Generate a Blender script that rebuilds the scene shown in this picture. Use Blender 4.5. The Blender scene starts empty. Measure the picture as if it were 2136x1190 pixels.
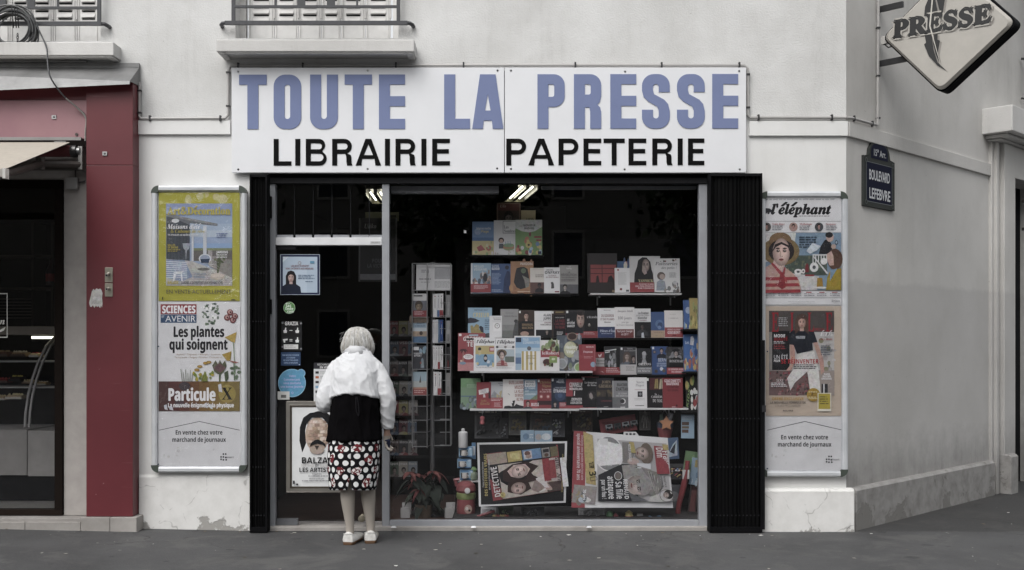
import bpy, bmesh, math, random, os, unicodedata
from mathutils import Vector, Matrix, noise
from mathutils.geometry import tessellate_polygon
R_ = math.radians
SC = bpy.context.scene
COL = SC.collection
random.seed(7)

# ------------------------------------------------------------------ camera, sky, sun, exposure
CAMD, EYE = 8.0, 1.40
cam = bpy.data.cameras.new('camera'); cam.sensor_width = 36; cam.lens = 36*2240/2136
cam.shift_y = (715-595)/2136; cam.clip_end = 500
camo = bpy.data.objects.new('camera', cam); COL.objects.link(camo)
camo.location = (0, -CAMD, EYE); camo.rotation_euler = (R_(90), 0, 0); SC.camera = camo
W = bpy.data.worlds.new('World'); SC.world = W; W.use_nodes = True
wn = W.node_tree.nodes; wl = W.node_tree.links
sky = wn.new('ShaderNodeTexSky'); sky.sky_type = 'NISHITA'; sky.sun_disc = False
sky.sun_elevation = R_(50); sky.sun_rotation = R_(212); sky.air_density = 1.5; sky.dust_density = 4
hs = wn.new('ShaderNodeHueSaturation'); hs.inputs['Saturation'].default_value = .14
wl.new(sky.outputs[0], hs.inputs['Color']); wl.new(hs.outputs[0], wn['Background'].inputs[0])
wn['Background'].inputs[1].default_value = .15
sun = bpy.data.lights.new('sun', 'SUN'); sun.energy = .8; sun.angle = R_(40); sun.color = (1, .985, .96)
suno = bpy.data.objects.new('sun', sun); COL.objects.link(suno)
suno.rotation_euler = Vector((-.18, -.58, .79)).to_track_quat('Z', 'Y').to_euler()
SC.view_settings.view_transform = 'Standard'; SC.view_settings.look = 'None'
SC.view_settings.exposure = 0.5; SC.view_settings.gamma = 1
SC.cycles.max_bounces = 8; SC.cycles.transparent_max_bounces = 16

# ------------------------------------------------------------------ helpers
def lin(v):
    v /= 255.0
    return v/12.92 if v <= .04045 else ((v+.055)/1.055)**2.4
SAT = 1.0    # below 1 while building the stock behind glass: mutes its colours
PALE = 1.0   # lowered together with SAT for the stock behind glass: darkens its paler colours
def c(h):
    if not isinstance(h, str): return h
    v = [lin(int(h[k:k+2], 16)) for k in (0, 2, 4)]
    l = .3*v[0]+.6*v[1]+.1*v[2]; v = [l+(x-l)*SAT for x in v]
    return tuple(min(.9, x*(1+(PALE-1)*x)) for x in v)+(1.0,)
def P(px, py, Y=0.0):
    s = 2240/(CAMD+Y)
    return Vector(((px-1068)/s, Y, EYE-(py-715)/s))
def PX(px, Y=0.0): return (px-1068)*(CAMD+Y)/2240
def PZ(py, Y=0.0): return EYE-(py-715)*(CAMD+Y)/2240
X0 = PX(1765)                       # where the splayed corner wall starts
MCH = Matrix.Translation((X0, 0, 0)) @ Matrix.Rotation(R_(45), 4, 'Z')
def CH(px, py):
    u = (px-1068)/2240; t = (8*u-X0)/(1-u)
    return t*math.sqrt(2), EYE-(py-715)*(CAMD+t)/2240
def GZ(x): return max(0.0, -.021*(x+1.95))

def tag(o, label=None, cat=None, group=None, kind=None):
    if label: o['label'] = label
    if cat: o['category'] = cat
    if group: o['group'] = group
    if kind: o['kind'] = kind
    return o
def empty(name, loc, label, cat, group=None, rz=0):
    o = bpy.data.objects.new(name, None); COL.objects.link(o); o.empty_display_size = .1
    o.location = loc; o.rotation_euler = (0, 0, rz)
    return tag(o, label, cat, group)

class MB:
    def __init__(s): s.v = []; s.f = []; s.c = []; s.m = []; s.sm = []; s.M = None; s.lay = 0; s.eps = .0004; s.mi = 0
    def av(s, p):
        p = Vector(p)
        if s.M is not None: p = s.M @ p
        s.v.append(p[:]); return len(s.v)-1
    def face(s, idx, col, sm=False):
        s.f.append(tuple(idx)); s.c.append(c(col)); s.m.append(s.mi); s.sm.append(sm)
    def quad(s, a, b, cc, d, col='cccccc'):
        i = [s.av(p) for p in (a, b, cc, d)]; s.face(i, col)
    def box(s, x0, x1, y0, y1, z0, z1, col='cccccc'):
        i = [s.av(p) for p in ((x0,y0,z0),(x1,y0,z0),(x1,y1,z0),(x0,y1,z0),(x0,y0,z1),(x1,y0,z1),(x1,y1,z1),(x0,y1,z1))]
        for q in ((0,1,5,4),(1,2,6,5),(2,3,7,6),(3,0,4,7),(4,5,6,7),(3,2,1,0)): s.face([i[k] for k in q], col)
    def loft(s, rings, col, cap=True, sm=True, closed=True):
        ii = [[s.av(p) for p in r] for r in rings]; n = len(ii[0])
        for a, b in zip(ii, ii[1:]):
            for k in range(n if closed else n-1):
                k2 = (k+1) % n; s.face((a[k], a[k2], b[k2], b[k]), col, sm)
        if cap:
            s.face(ii[0][::-1], col); s.face(ii[-1], col)
        return ii
    def tube(s, pts, r, col='888888', n=8, cap=True):
        pts = [Vector(p) for p in pts]; rs = r if isinstance(r, (list, tuple)) else [r]*len(pts)
        rings = []; up = None
        for k, p in enumerate(pts):
            t = (pts[min(k+1, len(pts)-1)]-pts[max(k-1, 0)]).normalized()
            if up is None: up = Vector((0, 0, 1)) if abs(t.z) < .9 else Vector((1, 0, 0))
            a = up-t*up.dot(t)
            if a.length < 1e-5: a = Vector((1, 0, 0))-t*t.x
            a.normalize(); b = t.cross(a); up = a
            rings.append([p+(a*math.cos(2*math.pi*j/n)+b*math.sin(2*math.pi*j/n))*rs[k] for j in range(n)])
        s.loft(rings, col, cap)
    def lathe(s, prof, col, n=20, ctr=(0, 0, 0)):
        x, y, z = ctr
        s.loft([[(x+r*math.cos(2*math.pi*j/n), y+r*math.sin(2*math.pi*j/n), z+h) for j in range(n)] for r, h in prof], col)
    def extr(s, cons, y0, y1, col, side=True, back=True):
        """polygon with holes in XZ (first contour outer), front at y0, back at y1"""
        vv = [[Vector((p[0], p[1], 0)) for p in q] for q in cons]
        tri = tessellate_polygon(vv)
        flat = [p for q in cons for p in q]
        a = [s.av((p[0], y0, p[1])) for p in flat]
        for t in tri: s.face([a[k] for k in t], col)
        if y1 is None: return
        b = [s.av((p[0], y1, p[1])) for p in flat]
        if back:
            for t in tri: s.face([b[k] for k in t[::-1]], col)
        if side:
            o = 0
            for q in cons:
                n = len(q)
                for k in range(n):
                    k2 = (k+1) % n; s.face((a[o+k], a[o+k2], b[o+k2], b[o+k]), col)
                o += n
    # ---- printed page: x right, y DOWN in page units, front faces -Y
    def page(s, ox, oy, kx, ky=None, y=0.0, eps=.0004):
        s.pg = (ox, oy, kx, ky or kx); s.py = y; s.lay = 0; s.eps = eps
    def pp(s, x, y):
        ox, oy, kx, ky = s.pg
        return ((x-ox)*kx, s.py-s.eps*s.lay, (oy-y)*ky)
    def R(s, x0, y0, x1, y1, col):
        col = c(col); lum = .3*col[0]+.6*col[1]+.1*col[2]
        if .03 < lum < .28: col = col[:3]+(.45,)
        s.lay += 1; s.quad(s.pp(x0, y1), s.pp(x1, y1), s.pp(x1, y0), s.pp(x0, y0), col)
    def G(s, pts, col):
        s.lay += 1; col = c(col)[:3]+(0.0,)
        if len(pts) == 4 or len(pts) == 3:
            s.face([s.av(s.pp(*p)) for p in pts], col); return
        tri = tessellate_polygon([[Vector((p[0], p[1], 0)) for p in pts]])
        a = [s.av(s.pp(*p)) for p in pts]
        for t in tri: s.face([a[k] for k in t], col)
    def E(s, cx, cy, rx, ry, col, n=18, a0=0, a1=360):
        s.lay += 1; col = c(col)[:3]+(.25,)
        pts = [(cx+rx*math.cos(R_(a0+(a1-a0)*k/n)), cy+ry*math.sin(R_(a0+(a1-a0)*k/n))) for k in range(n if a1-a0 == 360 else n+1)]
        s.face([s.av(s.pp(*p)) for p in pts], col)
    def TB(s, txt, x0, x1, yb, h, col, font='B', rot=0, b=.03):
        for dx, dy in ((-1, 0), (1, 0), (0, 1), (0, -1), (0, 0)): s.T(txt, x0+dx*b*h, x1+dx*b*h, yb+dy*b*h, h, col, font, rot); s.lay -= .6
        s.lay += 1
    def T(s, txt, x0, x1, yb, h, col, font='S', rot=0, fit=True):
        """text between x0 and x1 on baseline yb, cap height h"""
        s.lay += 1; txt = txt.replace('’', "'")
        gl = FONTS[font]; capu = gl('H')[3]
        adv = 0; seq = []
        for ch in txt:
            base = ch; acc = ''
            if font not in 'SM' and ord(ch) > 127:
                d = unicodedata.normalize('NFD', ch)
                if len(d) > 1: base, acc = d[0], d[1]
            g = gl(base); seq.append((g, adv, acc, base)); adv += g[2]
        if adv <= 0: return
        ox, oy, kx, ky = s.pg
        sy = h/capu; sx = (x1-x0)/adv if fit and x1 is not None else sy*ky/kx
        cr, sr = math.cos(R_(rot)), math.sin(R_(rot))
        def put(gx, gz):
            dx = gx*sx; dy = -gz*sy
            if rot: return s.pp(x0+dx*cr-dy*sr, yb+dx*sr+dy*cr)
            return s.pp(x0+dx, yb+dy)
        for g, ax, acc, base in seq:
            if g[0]:
                ids = [s.av(put(ax+q[0], q[1])) for q in g[0]]
                for f in g[1]: s.face([ids[k] for k in f], col)
            if acc and acc != '\u0327':
                hi = capu*1.12 if base.isupper() else capu*.84; w = g[2]*.5; sl = .09 if acc == '\u0301' else -.09
                w += .09 if font in 'IO' else 0
                q = [(ax+w-.05-sl, hi), (ax+w+.05-sl, hi), (ax+w+.06+sl, hi+.17), (ax+w-.04+sl, hi+.17)]
                if acc == '\u0302': q = [(ax+w-.16, hi), (ax+w, hi+.1), (ax+w+.16, hi), (ax+w, hi+.18)]
                s.face([s.av(put(*p)) for p in q], col)
    def L(s, x0, x1, y0, y1, n, col, jag=.3, bold=.45):
        """unreadably small printing: n lines of word-long dashes"""
        s.lay += 1; ph = (y1-y0)/n; rr = random.Random(int(x0*13+y0*7+n))
        for k in range(n):
            e = x1-(x1-x0)*jag*rr.random(); x = x0
            while x < e:
                w = (ph*.5)*rr.uniform(1.2, 5); xe = min(x+w, e)
                yt = y0+k*ph
                s.quad(s.pp(x, yt+ph*bold), s.pp(xe, yt+ph*bold), s.pp(xe, yt), s.pp(x, yt), col)
                x = xe+ph*.35
    def visage(s, cx, cy, rx, ry, skin='b8938a', rot=0, side=1, dark='2a2020', lip='8a4a48', asp=1.0):
        """printed face built from soft tonal steps; rot turns it (degrees), asp = page unit x per y"""
        k = c(skin); cr, sr = math.cos(R_(rot)), math.sin(R_(rot))
        def q(u, v): return (cx+(u*rx*cr-v*ry*sr)*asp, cy+u*rx*sr+v*ry*cr)
        def el(u, v, a, b, col, n=14):
            s.lay += .5; s.face([s.av(s.pp(*q(u+a*math.cos(6.2832*j/n), v+b*math.sin(6.2832*j/n)))) for j in range(n)], c(col)[:3]+(.55,))
        def tone(f): return tuple(min(1, x*f) for x in k[:3])+(1.0,)
        for j in range(7): f = j/6; el(.26*f*side, -.08*f, 1-.62*f, 1-.58*f, tone(.50+.66*f), 20)
        for d in (-1, 1):
            el(d*.38, -.10, .26, .13, tone(.62)); el(d*.38, -.08, .17, .075, dark); el(d*.38+.03*side, -.10, .05, .03, 'd8d4d0', 8); el(d*.40, -.27, .25, .05, dark)
        el(-.10*side, .16, .10, .24, tone(.72)); el(.02*side, .30, .17, .07, tone(.62)); el(.05*side, .14, .06, .2, tone(1.15))
        el(0, .54, .27, .085, lip); el(0, .535, .27, .018, dark); el(0, .68, .2, .05, tone(.7)); s.lay += 1
    def bust(s, cx, cy, r, hair='2a2422', skin='b8938a', cloth='23232a', asp=1.0, long=False, ar=1.0):
        """printed head and shoulders; cx, cy face centre, r face half height; ar = page unit aspect"""
        rx = r*.72*ar
        if cloth: s.G([(cx-rx*3.0, cy+r*3.4), (cx-rx*2.7, cy+r*2.0), (cx-rx*1.6, cy+r*1.45), (cx-rx*.6, cy+r*1.15), (cx+rx*.6, cy+r*1.15), (cx+rx*1.6, cy+r*1.45), (cx+rx*2.7, cy+r*2.0), (cx+rx*3.0, cy+r*3.4)], cloth)
        if long: s.G([(cx-rx*1.5, cy+r*1.9), (cx-rx*1.5, cy-r*.3), (cx-rx*.9, cy-r*1.2), (cx, cy-r*1.42), (cx+rx*.9, cy-r*1.2), (cx+rx*1.5, cy-r*.3), (cx+rx*1.5, cy+r*1.9), (cx+rx*.5, cy+r*1.2), (cx-rx*.5, cy+r*1.2)], hair)
        else: s.E(cx, cy-r*.28, rx*1.18, r*1.05, hair)
        s.G([(cx-rx*.4, cy+r*.5), (cx+rx*.4, cy+r*.5), (cx+rx*.45, cy+r*1.4), (cx-rx*.45, cy+r*1.4)], skin)
        s.visage(cx, cy+r*.05, rx*.86/ar, r*.95, skin, 0, 1 if int(cx*7+cy*3) % 2 else -1, asp=ar)
        s.G([(cx-rx*.95, cy-r*.2), (cx-rx*.6, cy-r*.85), (cx, cy-r*.98), (cx+rx*.6, cy-r*.85), (cx+rx*.95, cy-r*.2), (cx+rx*.5, cy-r*.55), (cx-rx*.2, cy-r*.62)], hair)
    def blobs(s, x0, y0, x1, y1, n, cols, r0, r1, seed=1):
        rr = random.Random(seed)
        for k in range(n):
            s.E(rr.uniform(x0, x1), rr.uniform(y0, y1), rr.uniform(r0, r1), rr.uniform(r0, r1), rr.choice(cols), 9)
            if k % 4: s.lay -= .75
    def build(s, name, mats, parent=None, loc=(0, 0, 0), rot=(0, 0, 0), bevel=0, recalc=False, sharp=35):
        me = bpy.data.meshes.new(name); me.from_pydata(s.v, [], s.f)
        if not isinstance(mats, (list, tuple)): mats = [mats]
        for m in mats: me.materials.append(m)
        me.polygons.foreach_set('material_index', s.m); me.polygons.foreach_set('use_smooth', s.sm)
        at = me.color_attributes.new('Col', 'FLOAT_COLOR', 'CORNER')
        buf = []
        for f, cc in zip(s.f, s.c):
            for _ in f: buf.extend(cc)
        at.data.foreach_set('color', buf)
        if recalc:
            bm = bmesh.new(); bm.from_mesh(me); bmesh.ops.recalc_face_normals(bm, faces=bm.faces); bm.to_mesh(me); bm.free()
        if any(s.sm): me.set_sharp_from_angle(angle=R_(sharp))
        me.update()
        o = bpy.data.objects.new(name, me); COL.objects.link(o); o.location = loc; o.rotation_euler = rot
        if parent: o.parent = parent
        if bevel:
            b = o.modifiers.new('bevel', 'BEVEL'); b.width = bevel; b.segments = 2; b.limit_method = 'ANGLE'; b.angle_limit = R_(50)
        return o

# ---- fonts: Blender's own built-in faces, glyph meshes cached
_fd = bpy.utils.system_resource('DATAFILES', path='fonts') or ''
try: _math = bpy.data.fonts.load(os.path.join(_fd, 'NotoSansMath-Regular.woff2'))
except Exception: _math = None
def _mapper(up, lo, di=None):
    def m(ch):
        if not _math: return ch
        if 'A' <= ch <= 'Z': return chr(up+ord(ch)-65)
        if 'a' <= ch <= 'z': return chr(lo+ord(ch)-97)
        if di and ch.isdigit(): return chr(di+ord(ch)-48)
        return ch
    return m
def _font(fnt, mp, off=0.0):
    cache = {}
    cu = bpy.data.curves.new('glyph', 'FONT'); ob = bpy.data.objects.new('glyph', cu)
    if fnt: cu.font = fnt
    cu.resolution_u = 3; cu.offset = off
    def ev(txt):
        cu.body = txt; COL.objects.link(ob); bpy.context.view_layer.update()
        me = bpy.data.meshes.new_from_object(ob.evaluated_get(bpy.context.evaluated_depsgraph_get()))
        v = [(q.co.x, q.co.y) for q in me.vertices]; f = [tuple(p.vertices) for p in me.polygons]
        bpy.data.meshes.remove(me); COL.objects.unlink(ob); return v, f
    def span(v): return (max(q[0] for q in v)-min(q[0] for q in v)) if v else 0
    def get(ch):
        if ch not in cache:
            g = mp(ch); v, f = ev(g); w = span(ev('|'+g+'|')[0])-span(ev('||')[0])
            cache[ch] = (v, f, w, max([q[1] for q in v] or [0]))
        return cache[ch]
    return get
idm = lambda ch: ch
FONTS = {'S': _font(None, idm), 'M': _font(None, idm, .022),
         'B': _font(_math, _mapper(0x1D5D4, 0x1D5EE, 0x1D7EC)), 'R': _font(_math, _mapper(0x1D400, 0x1D41A, 0x1D7CE)),
         'I': _font(_math, _mapper(0x1D468, 0x1D482)), 'O': _font(_math, _mapper(0x1D63C, 0x1D656)), }

# ------------------------------------------------------------------ materials
class NT:
    def __init__(s, name):
        s.m = bpy.data.materials.new(name); s.m.use_nodes = True; s.n = s.m.node_tree.nodes; s.l = s.m.node_tree.links
        s.b = s.n['Principled BSDF']
    def new(s, t, **kw):
        q = s.n.new(t)
        for k, v in kw.items():
            if hasattr(q, k): setattr(q, k, v)
        return q
    def link(s, a, b): s.l.new(a, b)
    def noise(s, scale, det=4, vec=None, rough=.6, dist=0):
        q = s.new('ShaderNodeTexNoise'); q.inputs['Scale'].default_value = scale; q.inputs['Detail'].default_value = det
        q.inputs['Roughness'].default_value = rough; q.inputs['Distortion'].default_value = dist
        if vec is not None: s.link(vec, q.inputs['Vector'])
        return q.outputs['Fac']
    def ramp(s, fac, stops):
        q = s.new('ShaderNodeValToRGB'); e = q.color_ramp.elements
        while len(e) < len(stops): e.new(.5)
        for k, (p, cc) in enumerate(stops):
            e[k].position = p; e[k].color = c(cc) if isinstance(cc, str) else (cc, cc, cc, 1)
        s.link(fac, q.inputs[0]); return q.outputs[0]
    def mix(s, fac, a, b, mode='MIX'):
        q = s.new('ShaderNodeMix', data_type='RGBA', blend_type=mode)
        for sock, val in ((q.inputs[0], fac), (q.inputs[6], a), (q.inputs[7], b)):
            if isinstance(val, (int, float)): sock.default_value = val
            elif isinstance(val, (str, tuple)): sock.default_value = c(val)
            else: s.link(val, sock)
        return q.outputs[2]
    def math(s, op, a, b=0.0, cl=False):
        q = s.new('ShaderNodeMath', operation=op); q.use_clamp = cl
        for k, val in enumerate((a, b)):
            if isinstance(val, (int, float)): q.inputs[k].default_value = val
            else: s.link(val, q.inputs[k])
        return q.outputs[0]
    def pos(s): return s.new('ShaderNodeNewGeometry').outputs['Position']
    def obj(s): return s.new('ShaderNodeTexCoord').outputs['Object']
    def xyz(s, v):
        q = s.new('ShaderNodeSeparateXYZ'); s.link(v, q.inputs[0]); return q.outputs
    def scalev(s, v, sc):
        q = s.new('ShaderNodeVectorMath', operation='MULTIPLY'); s.link(v, q.inputs[0]); q.inputs[1].default_value = sc; return q.outputs[0]
    def bump(s, h, st=.3, d=.01):
        q = s.new('ShaderNodeBump'); q.inputs['Strength'].default_value = st; q.inputs['Distance'].default_value = d
        s.link(h, q.inputs['Height']); s.link(q.outputs[0], s.b.inputs['Normal'])
    def col(s, v):
        if isinstance(v, (str, tuple)): s.b.inputs['Base Color'].default_value = c(v)
        else: s.link(v, s.b.inputs['Base Color'])
    def set(s, rough=.5, metal=0, spec=.5):
        s.b.inputs['Roughness'].default_value = rough; s.b.inputs['Metallic'].default_value = metal
        s.b.inputs['Specular IOR Level'].default_value = spec; return s
def colmat(name, rough=.5, metal=0, spec=.5, var=.12, scale=9, bump=0, bscale=60, photo=False):
    t = NT(name); at = t.new('ShaderNodeAttribute', attribute_name='Col'); a = at.outputs['Color']
    if photo:    # printed pictures carry fine tonal detail; lettering and blank paper (alpha 1) do not
        n2 = t.noise(48, 8, t.pos(), .78, .5); v = t.ramp(n2, [(.28, .55), (.5, .95), (.72, 1.22)])
        nc = t.new('ShaderNodeTexNoise'); nc.inputs['Scale'].default_value = 30; nc.inputs['Detail'].default_value = 5; t.link(t.pos(), nc.inputs['Vector'])
        b = t.mix(.16, t.mix(1.0, a, v, 'MULTIPLY'), nc.outputs['Color'], 'OVERLAY')
        a = t.mix(t.math('SUBTRACT', 1.0, at.outputs['Alpha']), a, b)
    n = t.ramp(t.noise(scale, 5, t.pos()), [(.3, 1-var), (.7, 1.0)])
    t.col(t.mix(1.0, a, n, 'MULTIPLY')); t.set(rough, metal, spec)
    if bump: t.bump(t.noise(bscale, 4, t.pos()), bump, .004)
    return t.m
def emis(name, col, st):
    t = NT(name); t.b.inputs['Emission Color'].default_value = c(col); t.b.inputs['Emission Strength'].default_value = st; t.col(col); return t.m
def glassmat(name, tint, boost=1.0, rough=0.0, wave=0):
    t = NT(name); o = t.n['Material Output']; t.n.remove(t.b)
    tr = t.new('ShaderNodeBsdfTransparent'); tr.inputs[0].default_value = (tint, tint, tint*1.01, 1)
    gl = t.new('ShaderNodeBsdfGlossy'); gl.inputs['Roughness'].default_value = rough
    fr = t.new('ShaderNodeFresnel'); bf = t.new('ShaderNodeNewGeometry').outputs['Backfacing']; t.link(t.math('ADD', 1.5, t.math('MULTIPLY', bf, 1/1.5-1.5)), fr.inputs[0])   # thin pane: same reflectance from both sides
    if wave:
        bp = t.new('ShaderNodeBump'); bp.inputs['Strength'].default_value = wave; bp.inputs['Distance'].default_value = .03; t.link(t.noise(3.2, 5, t.scalev(t.pos(), (1.6, 1, 1)), .55, 1.2), bp.inputs['Height']); t.link(bp.outputs[0], gl.inputs['Normal']); t.link(bp.outputs[0], fr.inputs['Normal'])
    mx = t.new('ShaderNodeMixShader'); t.link(t.math('MULTIPLY', fr.outputs[0], boost, True), mx.inputs[0])
    t.link(tr.outputs[0], mx.inputs[1]); t.link(gl.outputs[0], mx.inputs[2]); t.link(mx.outputs[0], o.inputs[0]); return t.m
PRINT = colmat('printed_paper', .5, 0, .3, .08, 14, photo=True)
GLOSSP = colmat('laminated_cover', .35, 0, .35, .06, 14, photo=True)
MATTE = colmat('matte_paint', .8, 0, .25, .15, 12, .15)
PLAST = colmat('plastic', .38, 0, .5, .1, 12)
METAL = colmat('brushed_metal', .38, .85, .5, .2, 7)
IRON = colmat('painted_iron', .5, .2, .5, .25, 30, .2)
BLACKM = colmat('black_metal', .7, 0, .07, .3, 20, .15)
SIGNW = colmat('sign_enamel', .35, 0, .5, .05, 5)
VINYL = colmat('vinyl_lettering', .7, 0, .12, .06, 8)
FRAMEP = colmat('painted_frame', .5, 0, .4, .18, 6)
CLOTH = colmat('cloth', .95, 0, .1, .12, 25, .25, 220)
GLASS = glassmat('shop_glass', .99, .9)
GLASS2 = glassmat('neighbour_glass', .85, 1.0)
ACRYL = glassmat('clear_plastic', .93, 1.0, .12)
WRAP = glassmat('clear_poster_film', .98, 1.3, .08, .8)
TUBE = emis('fluorescent_tube', 'fff4e0', 4.0)
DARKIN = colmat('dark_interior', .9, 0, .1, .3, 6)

def wall_mat(name, base, dark, coarse, streak, split=None):
    t = NT(name); p = t.pos(); z = t.xyz(p)[2]
    n1 = t.noise(1.1, 6, p, .62); n2 = t.noise(6, 6, p, .7); n3 = t.noise(80, 4, p, .6)
    col = t.mix(t.ramp(n1, [(.38, 0.0), (.72, .75)]), base, dark)
    col = t.mix(t.ramp(n2, [(.62, 0.0), (.8, .3)]), col, dark)
    st = t.noise(1.0, 6, t.scalev(p, (9, 9, .8)), .7, .6)
    col = t.mix(t.math('MULTIPLY', t.math('MULTIPLY', t.ramp(st, [(.52, 0.0), (.8, 1.0)]), t.ramp(n1, [(.4, 0.0), (.65, 1.0)])), streak), col, '8d8b88')
    if split:
        zz = t.math('ADD', z, t.math('MULTIPLY', t.noise(5, 5, p, .7), .12))
        low = t.ramp(t.math('SUBTRACT', split+.03, zz), [(0.0, 0.0), (.04, 1.0)])
        col = t.mix(low, col, t.mix(t.ramp(n1, [(.3, 0.0), (.7, 1.0)]), 'c3c1bf', 'b4b2af'))
        gr = t.math('MULTIPLY', t.ramp(t.math('SUBTRACT', .95, t.math('ADD', z, t.math('MULTIPLY', n2, .5))), [(0.0, 0.0), (.45, 1.0)]), t.ramp(st, [(.3, .5), (.7, 1.0)]))
        col = t.mix(t.math('MULTIPLY', gr, .62), col, '4d4b49')
    # pits and specks
    sp = t.noise(38, 2, p, .5)
    col = t.mix(t.ramp(sp, [(.74, 0.0), (.78, .55)]), col, '7d7974')
    t.col(col); t.set(.92, 0, .15)
    t.bump(t.math('ADD', t.math('MULTIPLY', n3, coarse), t.math('MULTIPLY', n2, .5)), .15+.22*coarse, .011)
    return t.m
ROUGHW = wall_mat('rough_plaster', 'd6d6d5', 'b2b1ae', 1.0, .45)
SMOOTHW = wall_mat('smooth_plaster', 'dededd', 'c9c8c5', .3, .2)
CHAMW = wall_mat('corner_plaster', 'cdcbc8', 'b5b3af', .5, .35, 1.92)
SILLW = wall_mat('sill_concrete', 'cfcecc', 'b0aeab', .6, .4)
def plinth_mat(name, base, under, grime):
    t = NT(name); p = t.pos(); z = t.xyz(p)[2]
    n1 = t.noise(3.2, 6, p, .65, .4); n2 = t.noise(9, 5, p, .65)
    low = t.math('MULTIPLY', t.math('SUBTRACT', .36, z), .75)
    pe = t.ramp(t.math('ADD', n1, low), [(.785, 0.0), (.80, 1.0)])
    col = t.mix(t.ramp(n2, [(.4, 0.0), (.7, .6)]), base, grime)
    edge = t.ramp(t.math('ADD', n1, low), [(.77, 0.0), (.785, .6), (.805, 0.0)])
    col = t.mix(edge, col, '6d6a66'); col = t.mix(pe, col, under)
    v = t.new('ShaderNodeTexVoronoi', feature='DISTANCE_TO_EDGE'); v.inputs['Scale'].default_value = 1.5
    t.link(t.new('ShaderNodeVectorMath', operation='ADD').outputs[0], v.inputs['Vector'])
    va = v.inputs['Vector'].links[0].from_node; t.link(p, va.inputs[0]); nn = t.new('ShaderNodeTexNoise'); nn.inputs['Scale'].default_value = 5; t.link(p, nn.inputs['Vector'])
    sv = t.scalev(nn.outputs['Color'], (.35, .35, .35)); t.link(sv, va.inputs[1])
    cr = t.math('MULTIPLY', t.ramp(v.outputs['Distance'], [(0.0, .5), (.006, 0.0)]), t.ramp(n2, [(.45, 0.0), (.55, 1.0)]))
    col = t.mix(cr, col, '55524e')
    t.col(col); t.set(.9, 0, .2)
    t.bump(t.math('SUBTRACT', t.math('MULTIPLY', n2, .5), pe), .4, .008); return t.m
PLINW = plinth_mat('peeling_plinth', 'd9d8d6', '9d9b97', 'c6c5c2')
PLING = plinth_mat('grimy_plinth', '9a9896', '807e7b', '6f6d6a')
def asphalt():
    t = NT('asphalt'); p = t.pos()
    n1 = t.noise(.9, 6, p, .65); n2 = t.noise(140, 2, p, .7); n3 = t.noise(12, 5, p, .7)
    col = t.mix(t.ramp(n1, [(.35, 0.0), (.62, 1.0)]), '3f3f40', '505051')
    col = t.mix(t.ramp(n2, [(.5, 0.0), (.8, .4)]), col, '6f6e6d')
    col = t.mix(t.ramp(n3, [(.58, 0.0), (.8, .5)]), col, '3d3c3c')
    gm = t.noise(7.5, 1, p, .2); col = t.mix(t.ramp(gm, [(.745, 0.0), (.755, .5)]), col, '2f2f30'); col = t.mix(t.ramp(t.noise(2.2, 7, p, .7, .6), [(.52, 0.0), (.62, .35)]), col, '656462')
    sp = t.noise(21, 1, p, .3); col = t.mix(t.ramp(sp, [(.80, 0.0), (.815, .6)]), col, '98958f')
    v = t.new('ShaderNodeTexVoronoi', feature='DISTANCE_TO_EDGE'); v.inputs['Scale'].default_value = .42
    nn = t.new('ShaderNodeTexNoise'); nn.inputs['Scale'].default_value = 2.5; nn.inputs['Detail'].default_value = 5; t.link(p, nn.inputs['Vector'])
    va = t.new('ShaderNodeVectorMath', operation='ADD'); t.link(p, va.inputs[0]); t.link(t.scalev(nn.outputs['Color'], (.5, .5, .5)), va.inputs[1]); t.link(va.outputs[0], v.inputs['Vector'])
    col = t.mix(t.math('MULTIPLY', t.ramp(v.outputs['Distance'], [(0.0, .7), (.004, 0.0)]), t.ramp(n1, [(.48, 0.0), (.56, 1.0)])), col, '2c2b2b')
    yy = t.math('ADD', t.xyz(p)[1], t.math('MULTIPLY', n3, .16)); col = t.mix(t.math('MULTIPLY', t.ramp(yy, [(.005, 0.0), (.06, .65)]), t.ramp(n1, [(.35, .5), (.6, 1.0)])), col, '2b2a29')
    t.col(col); t.set(.86, 0, .3); t.bump(t.math('ADD', n2, t.math('MULTIPLY', n3, .6)), .5, .006); return t.m
ASPH = asphalt()
def red_mat(name, a, b, rough):
    t = NT(name); p = t.pos()
    col = t.mix(t.ramp(t.noise(2.0, 5, p), [(.35, 0.0), (.7, 1.0)]), a, b)
    col = t.mix(t.ramp(t.noise(26, 2, p), [(.77, 0.0), (.8, .5)]), col, 'a08886')
    sc = t.noise(1.0, 3, t.scalev(p, (3, 3, 60)), .5); col = t.mix(t.ramp(sc, [(.7, 0.0), (.78, .15)]), col, 'a98f8f')
    t.col(col); t.set(rough, 0, .5); t.bump(t.noise(120, 3, p), .08, .002); return t.m
REDP = red_mat('red_cladding', '642a30', '5a2329', .42)
PINKP = red_mat('faded_red_fascia', '957074', '88626a', .5)
def metal_mat(name, a, b, rough, metal=.7):
    t = NT(name); p = t.pos(); n = t.noise(3, 6, p, .65)
    t.col(t.mix(t.ramp(n, [(.35, 0.0), (.7, 1.0)]), a, b)); t.set(rough, metal, .5); t.bump(t.noise(8, 3, p), .1, .01); return t.m
ZINC = metal_mat('weathered_zinc', '8b8b8b', '6a6a6a', .5, .35)
ALU = metal_mat('aluminium', 'c9cbce', 'b4b7bb', .4, .15)
STONE = metal_mat('step_stone', 'a09c98', '827e7a', .85, 0)
FLOORM = metal_mat('shop_floor', '57443c', '42332e', .5, 0)
TILE = metal_mat('tile_floor', '9b9994', '83817c', .45, 0)

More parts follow.
